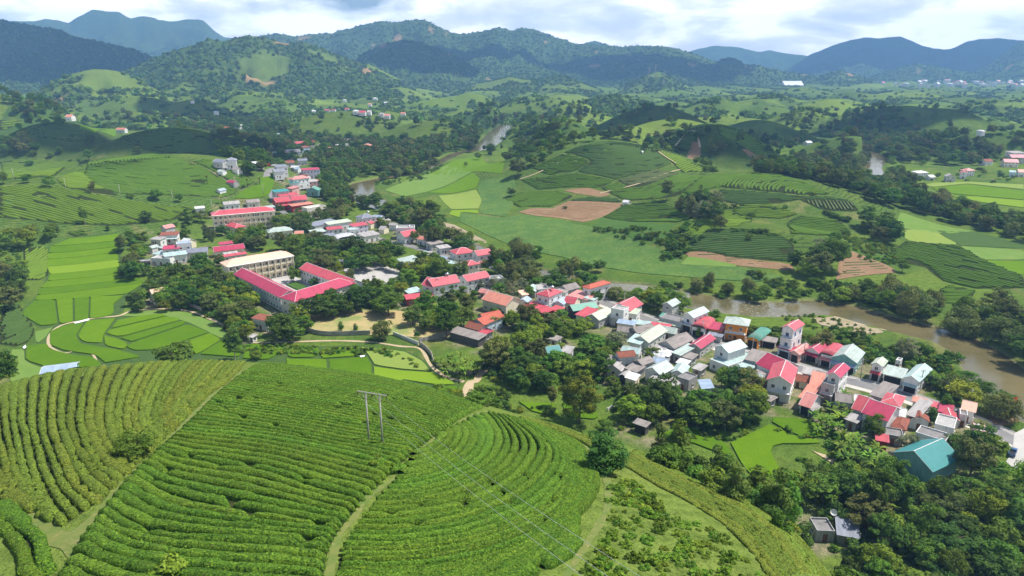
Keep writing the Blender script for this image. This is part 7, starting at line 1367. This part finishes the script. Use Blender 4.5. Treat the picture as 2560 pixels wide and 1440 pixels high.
for a, b in zip(sp[:-1], sp[1:]):
    for k_ in (0, .5): 
        mb = MB(); pts = [a.lerp(b, i/8)-Vector((0,0,k_+4*.7*(i/8)*(1-i/8))) for i in range(9)]; [mb.tube(p, q, .018, n=3) for p, q in zip(pts[:-1], pts[1:])]; tag(mb.build('power_wire', WIRE), 'sagging wire along the village street', 'wire', 'wires along the village street')
pole(816,550,8,'lone pole between the ribbed white building and the villa', onplane=True); pole(516,662,8,'pole in front of the left hamlet', onplane=True); pole(968,655,8,'pole in the paved yard', onplane=True); pole(1390,712,9,'pole behind the two villas', onplane=True)
def wallrun(pts, h, th, m, lb, name='wall', cat='wall', posts=0):
    g = resample(Gp(pts), 2.5); o = empty(name, (g[0, 0], g[0, 1], 0)); tag(o, lb, cat); k_ = 0
    mb = MB(); pb = MB()
    for (x0, y0), (x1, y1) in zip(g[:-1], g[1:]):
        z_ = float(terr(x0, y0)); z1 = float(terr(x1, y1)); d = np.array([x1-x0, y1-y0]); d = d/np.hypot(*d); n = np.array([-d[1], d[0]])*th/2; q = [(x0-n[0], y0-n[1]), (x1-n[0], y1-n[1]), (x1+n[0], y1+n[1]), (x0+n[0], y0+n[1])]; zz = [z_, z1, z1, z_]; bx, by = g[0]
        mb.add([(a-bx, b-by, z-.4) for (a, b), z in zip(q, zz)]+[(a-bx, b-by, z+h) for (a, b), z in zip(q, zz)], [(0,3,2,1),(4,5,6,7),(0,1,5,4),(1,2,6,5),(2,3,7,6),(3,0,4,7)])
        px_ = MB().box(x0-bx-.17, x0-bx+.17, y0-by-.17, y0-by+.17, z_-.4, z_+h+.12); px_.build('pillar', m, o)
    mb.build('wall_panel', m, o)
WC = MAT('old_wall', (.40,.37,.33), rough=.95, var=[(0.6,(.20,.17,.14),.42,.66,.85),(3,(.5,.47,.43),.55,.7,.5)]); WW = MAT('white_wall', (.66,.65,.63), rough=.9, var=[(0.6,(.42,.40,.36),.45,.7,.7)])
wallrun([(757,824),(765,829),(800,838),(830,840),(900,838),(926,837)], 2.1, .22, WC, 'weathered grey wall along the near edge of the ochre field')
wallrun([(984,838),(1012,849),(1046,863)], 1.6, .25, WW, 'white topped wall right of the feathery bamboo')
wallrun([(1048,856),(1075,850),(1108,842),(1128,834)], 1.8, .2, WC, 'old wall running from the bamboo wall to the long grey shed')
wallrun([(1050,864),(1066,876),(1080,892),(1082,905),(1095,919),(1130,933),(1170,939),(1196,929),(1218,913)], 1.9, .2, WC, 'curved grey wall round the banana garden')
wallrun([(1518,1028),(1540,1016),(1556,1000),(1562,982)], 1.2, .15, WW, 'white fence below the garden houses', 'fence', 'fence')
wallrun([(458,763),(480,767),(505,778)], 1.8, .2, WC, 'short grey wall under the grove'); wallrun([(1000,690),(1012,676),(1040,668)], 2, .2, WW, 'white wall at the corner of the paved yard')
wallrun([(346,668),(380,664),(420,662)], 1.8, .2, WC, 'low wall in front of the long low white house')
# vehicles
CARB = MAT('truck_blue', (.035,.09,.22), rough=.3, spec=.6); TYRE = MAT('tyre', (.02,.02,.02), rough=.9); LAMP = MAT('lamp_glass', (.7,.7,.65), rough=.2)
def profile(mb, pts, w0, w1=None):
    n = len(pts); w1 = w1 or w0; vs = [(x, -w0/2, z) for x, z in pts]+[(x, w0/2, z) for x, z in pts]; return mb.add(vs, [tuple(range(n)), tuple(range(n, 2*n))[::-1]]+[(i, n+i, n+(i+1) % n, (i+1) % n) for i in range(n)])
def wheels(t, xs, w, r):
    for x in xs:
        for s in (-1, 1): wo_ = MB().tube((x, s*w, r), (x, s*(w-.22), r), r, n=14).build('wheel', TYRE, t, True); MB().tube((x, s*(w+.012), r), (x, s*(w-.05), r), r*.55, n=10).build('rim', STEEL, wo_)
g = P(2530, 1137); g2 = P(2546, 1095); t = empty('pickup_truck', (g[0], g[1], float(terr(g[0], g[1]))+.25), math.atan2(g2[1]-g[1], g2[0]-g[0])); tag(t, 'dark blue pickup truck parked on the pale strip at the right edge', 'truck')
body = profile(MB(), [(-2.6,.45),(-2.6,1.15),(-.5,1.15),(-.5,1.2),(1.3,1.2),(2.35,1.08),(2.6,.95),(2.6,.45)], 1.8).build('body', CARB, t); profile(MB(), [(-.55,1.202),(-.4,1.78),(.75,1.80),(1.35,1.202)], 1.62).build('cab', CARB, t)
profile(MB(), [(-.42,1.26),(-.32,1.70),(.70,1.72),(1.15,1.26)], 1.66).build('side_window', GLASS, t); MB().add([(1.36,-.72,1.215),(1.36,.72,1.215),(.80,.66,1.78),(.80,-.66,1.78)], [(0,1,2,3)]).build('windscreen', GLASS, t); MB().box(-2.45, -.75, -.75, .75, 1.13, 1.156).build('cargo_bed', TYRE, t)
wheels(t, (-1.6, 1.7), .93, .40); [MB().box(2.58, 2.63, s*.7-.14, s*.7+.14, .78, .95).build('headlight', LAMP, t) for s in (-1, 1)]
def motorbike(px, py, rz, lb, c=(.35,.03,.03)):
    g = P(px, py); t = empty('motorbike', (g[0], g[1], .13), rz); tag(t, lb, 'motorbike')
    for x in (-.62, .62): MB().tube((x,-.05,.29), (x,.05,.29), .29, n=12).build('wheel', TYRE, t, True)
    b = MB(); b.tube((-.5,0,.45), (.15,0,.5), .14, .12, 6); b.tube((.15,0,.5), (.55,0,.95), .09, .05, 6); b.tube((.62,0,.29), (.5,0,1.0), .035, n=5); b.build('frame', MAT('bike_paint%d' % px, c, rough=.3), t)
    MB().box(-.6, .1, -.13, .13, .70, .80).build('seat', TYRE, t); MB().tube((.48,-.33,1.02), (.48,.33,1.02), .025, n=5).build('handlebar', STEEL, t)
motorbike(1873, 884, .3, 'motorbike on the street in front of the green barrel roof'); motorbike(2040, 905, 1.2, 'motorbike parked by the crimson shop', (.03,.05,.2)); motorbike(2245, 966, 1.5, 'motorbike parked before the grey roofed garage', (.05,.05,.05)); motorbike(1705, 832, .4, 'motorbike outside the brown roofed shops', (.4,.35,.05))
# flags, dish, small things
FLAG = MAT('flag_red', (.65,.02,.015), rough=.8); STAR = MAT('flag_star', (.8,.6,.03), rough=.8); PURP = MAT('cloth_purple', (.22,.12,.40), rough=.9); PLAST = MAT('white_sheet', (.75,.76,.78), rough=.6)
def flag(px, py, h, w, lb):
    g = P(px, py); t = empty('flag', (g[0], g[1], float(terr(g[0], g[1]))), .3); tag(t, lb, 'flag'); MB().tube((0,0,-.3), (0,0,h), .05, n=6).build('pole', POLE, t)
    n = 9; V = np.array([(i*w/n+.06, .18*math.sin(i*.9)*(i/n), z) for i in range(n+1) for z in (h-w*.66, h)]); i = np.arange(n)*2; c = link('cloth', mesh_np('cloth', V, np.stack([i, i+2, i+3, i+1], 1)), t, FLAG)
    s = [(w*.5+r*math.sin(a), -.20, h-w*.33+r*math.cos(a)) for k_ in range(10) for r, a in [((.22 if k_ % 2 == 0 else .09)*w*.7, k_*math.pi/5)]]; MB().add(s, [tuple(range(10))]).build('star', STAR, c)
flag(2522, 1042, 7, 2.2, 'red flag on a pole by the river trees at the right'); flag(676, 495, 8, 2.6, 'red banner on a pole at the bend of the upper street')
g = P(2084, 1293, 4.5); t = empty('satellite_dish', (g[0], g[1], 4.3)); tag(t, 'white satellite dish on the shaded brown roof', 'satellite dish')
bm_ = bmesh.new(); bmesh.ops.create_uvsphere(bm_, u_segments=16, v_segments=10, radius=1.0); bmesh.ops.delete(bm_, geom=[v for v in bm_.verts if v.co.z > -.45], context='VERTS'); me = bpy.data.meshes.new('dish'); bm_.to_mesh(me); bm_.free(); o = link('dish', me, t, TRIM); o.rotation_euler = (math.radians(60), 0, -.3); o.location = (0, 0, 1.6); MB().tube((0,0,-.4), (0,0,1.0), .05, n=6).build('mast', POLE, t)
def sheetobj(pts, z, m, name, lb, cat):
    g = [P(*p, z) for p in pts]; c = np.mean(g, 0); mb = MB(); k_ = len(g); mb.plate([(a-c[0], b-c[1], .05*(i % 2)) for i, (a, b) in enumerate(g)][::-1], .04); o = mb.build(name, m); o.location = (c[0], c[1], z); tag(o, lb, cat)
sheetobj([(184,806),(222,796),(224,800),(188,809)], .75, PLAST, 'plastic_sheet', 'white plastic sheet spread on the dyke below the big rice field', 'plastic sheet'); sheetobj([(899,889),(912,888),(911,892),(901,893)], .7, PLAST, 'plastic_sheet', 'white rag in the pale rice under the field wall', 'rag'); sheetobj([(56,868),(64,862),(66,868),(60,872)], .7, PLAST, 'plastic_sheet', 'white bag beside the tidy tea rows at the left edge', 'bag')
g = P(2003, 948, 1.2); t = empty('washing_line', (g[0], g[1], 0), .8); tag(t, 'purple washing hung beside the wide crimson hall', 'washing line'); m_ = MB(); [m_.tube((s*1.8,0,0), (s*1.8,0,2), .04, n=5) for s in (-1, 1)]; m_.tube((-1.8,0,1.95), (1.8,0,1.95), .02, n=4); m_.build('line', POLE, t); [MB().box(x-.45, x+.45, -.02, .02, .7, 1.93).build('cloth', PURP if i != 1 else PLAST, t) for i, x in enumerate((-1.1, 0, 1.1))]
def pylon(px, py, D, h, lb):
    th, te = tanel(px, py); x, y = D*math.sin(th), D*math.cos(th); z = float(terr(x, y)); t = empty('pylon', (x, y, z)); tag(t, lb, 'pylon'); m = MB(); w = h*.09
    for sx_ in (-1, 1):
        for sy_ in (-1, 1): m.tube((sx_*w, sy_*w, -2), (sx_*w*.2, sy_*w*.2, h), .45, .3, 4)
    for k_ in range(6):
        f0, f1 = k_/6, (k_+1)/6; w0, w1 = w*(1-.8*f0), w*(1-.8*f1)
        for sy_ in (-1, 1): m.tube((-w0, sy_*w0, h*f0), (w1, sy_*w1, h*f1), .22, n=3); m.tube((w0, sy_*w0, h*f0), (-w1, sy_*w1, h*f1), .22, n=3)
    m.build('lattice', POLE, t); a = MB(); [a.tube((-h*.16,0,h*f), (h*.16,0,h*f), .35, n=4) for f in (.72,.84,.96)]; a.build('crossarm', POLE, t)
pylon(1637, 200, 3350, 62, 'grey lattice pylon on the pale green hill below the main ridge'); pylon(1660, 208, 3250, 58, 'second lattice pylon just right of the first'); pylon(1622, 205, 3300, 55, 'lattice pylon left of the other two')
# ------------------------------------------------------------------ air and passing clouds
hb = MB().box(-9150, 9150, -260, 11450, -5, 900)
hm = bpy.data.materials.new('air'); hm.use_nodes = True; t = hm.node_tree; t.nodes.clear()
pv = t.nodes.new('ShaderNodeVolumePrincipled'); pv.inputs['Density'].default_value = 0.000112; pv.inputs['Color'].default_value = (0.27, 0.55, 1.0, 1); pv.inputs['Anisotropy'].default_value = 0.0
om = t.nodes.new('ShaderNodeOutputMaterial'); t.links.new(pv.outputs[0], om.inputs['Volume'])
tag(hb.build('haze', hm), kind='stuff')
cm = MAT('cloud_white', (0.85, 0.86, 0.88), rough=1, spec=0)
def cloud(px, py, w, d, alt=1900):                    # a cloud whose shade lies on the given photo point
    x, y = G([px], [py])[0]; k = alt/math.tan(SUN_EL); x += k*math.sin(SUN_AZ); y += k*math.cos(SUN_AZ)
    bm_ = bmesh.new(); bmesh.ops.create_icosphere(bm_, subdivisions=4, radius=1)
    for v in bm_.verts:
        s = 1+0.9*(fbm(np.array([v.co.x*1.3+px]), np.array([v.co.y*1.3+v.co.z+py]), 7, 4)[0]-0.5)
        v.co = Vector((v.co.x*w*s, v.co.y*d*s, v.co.z*(w+d)*0.14*s if v.co.z > 0 else v.co.z*30))
    me = bpy.data.meshes.new('cloud'); bm_.to_mesh(me); bm_.free(); me.polygons.foreach_set('use_smooth', [True]*len(me.polygons))
    o = link('cloud', me, None, cm); o.location = (x, y, alt); tag(o, kind='structure')
for a in [(1660,280,150,80),(450,350,110,45),(130,330,80,36),(60,110,700,600),(1130,140,500,250),(1900,322,110,50),(2250,300,150,70),(640,380,60,40),(1600,160,700,300),(480,262,150,90),(2250,140,1500,900),(1010,135,300,220),(1800,345,80,40)]: cloud(*a)
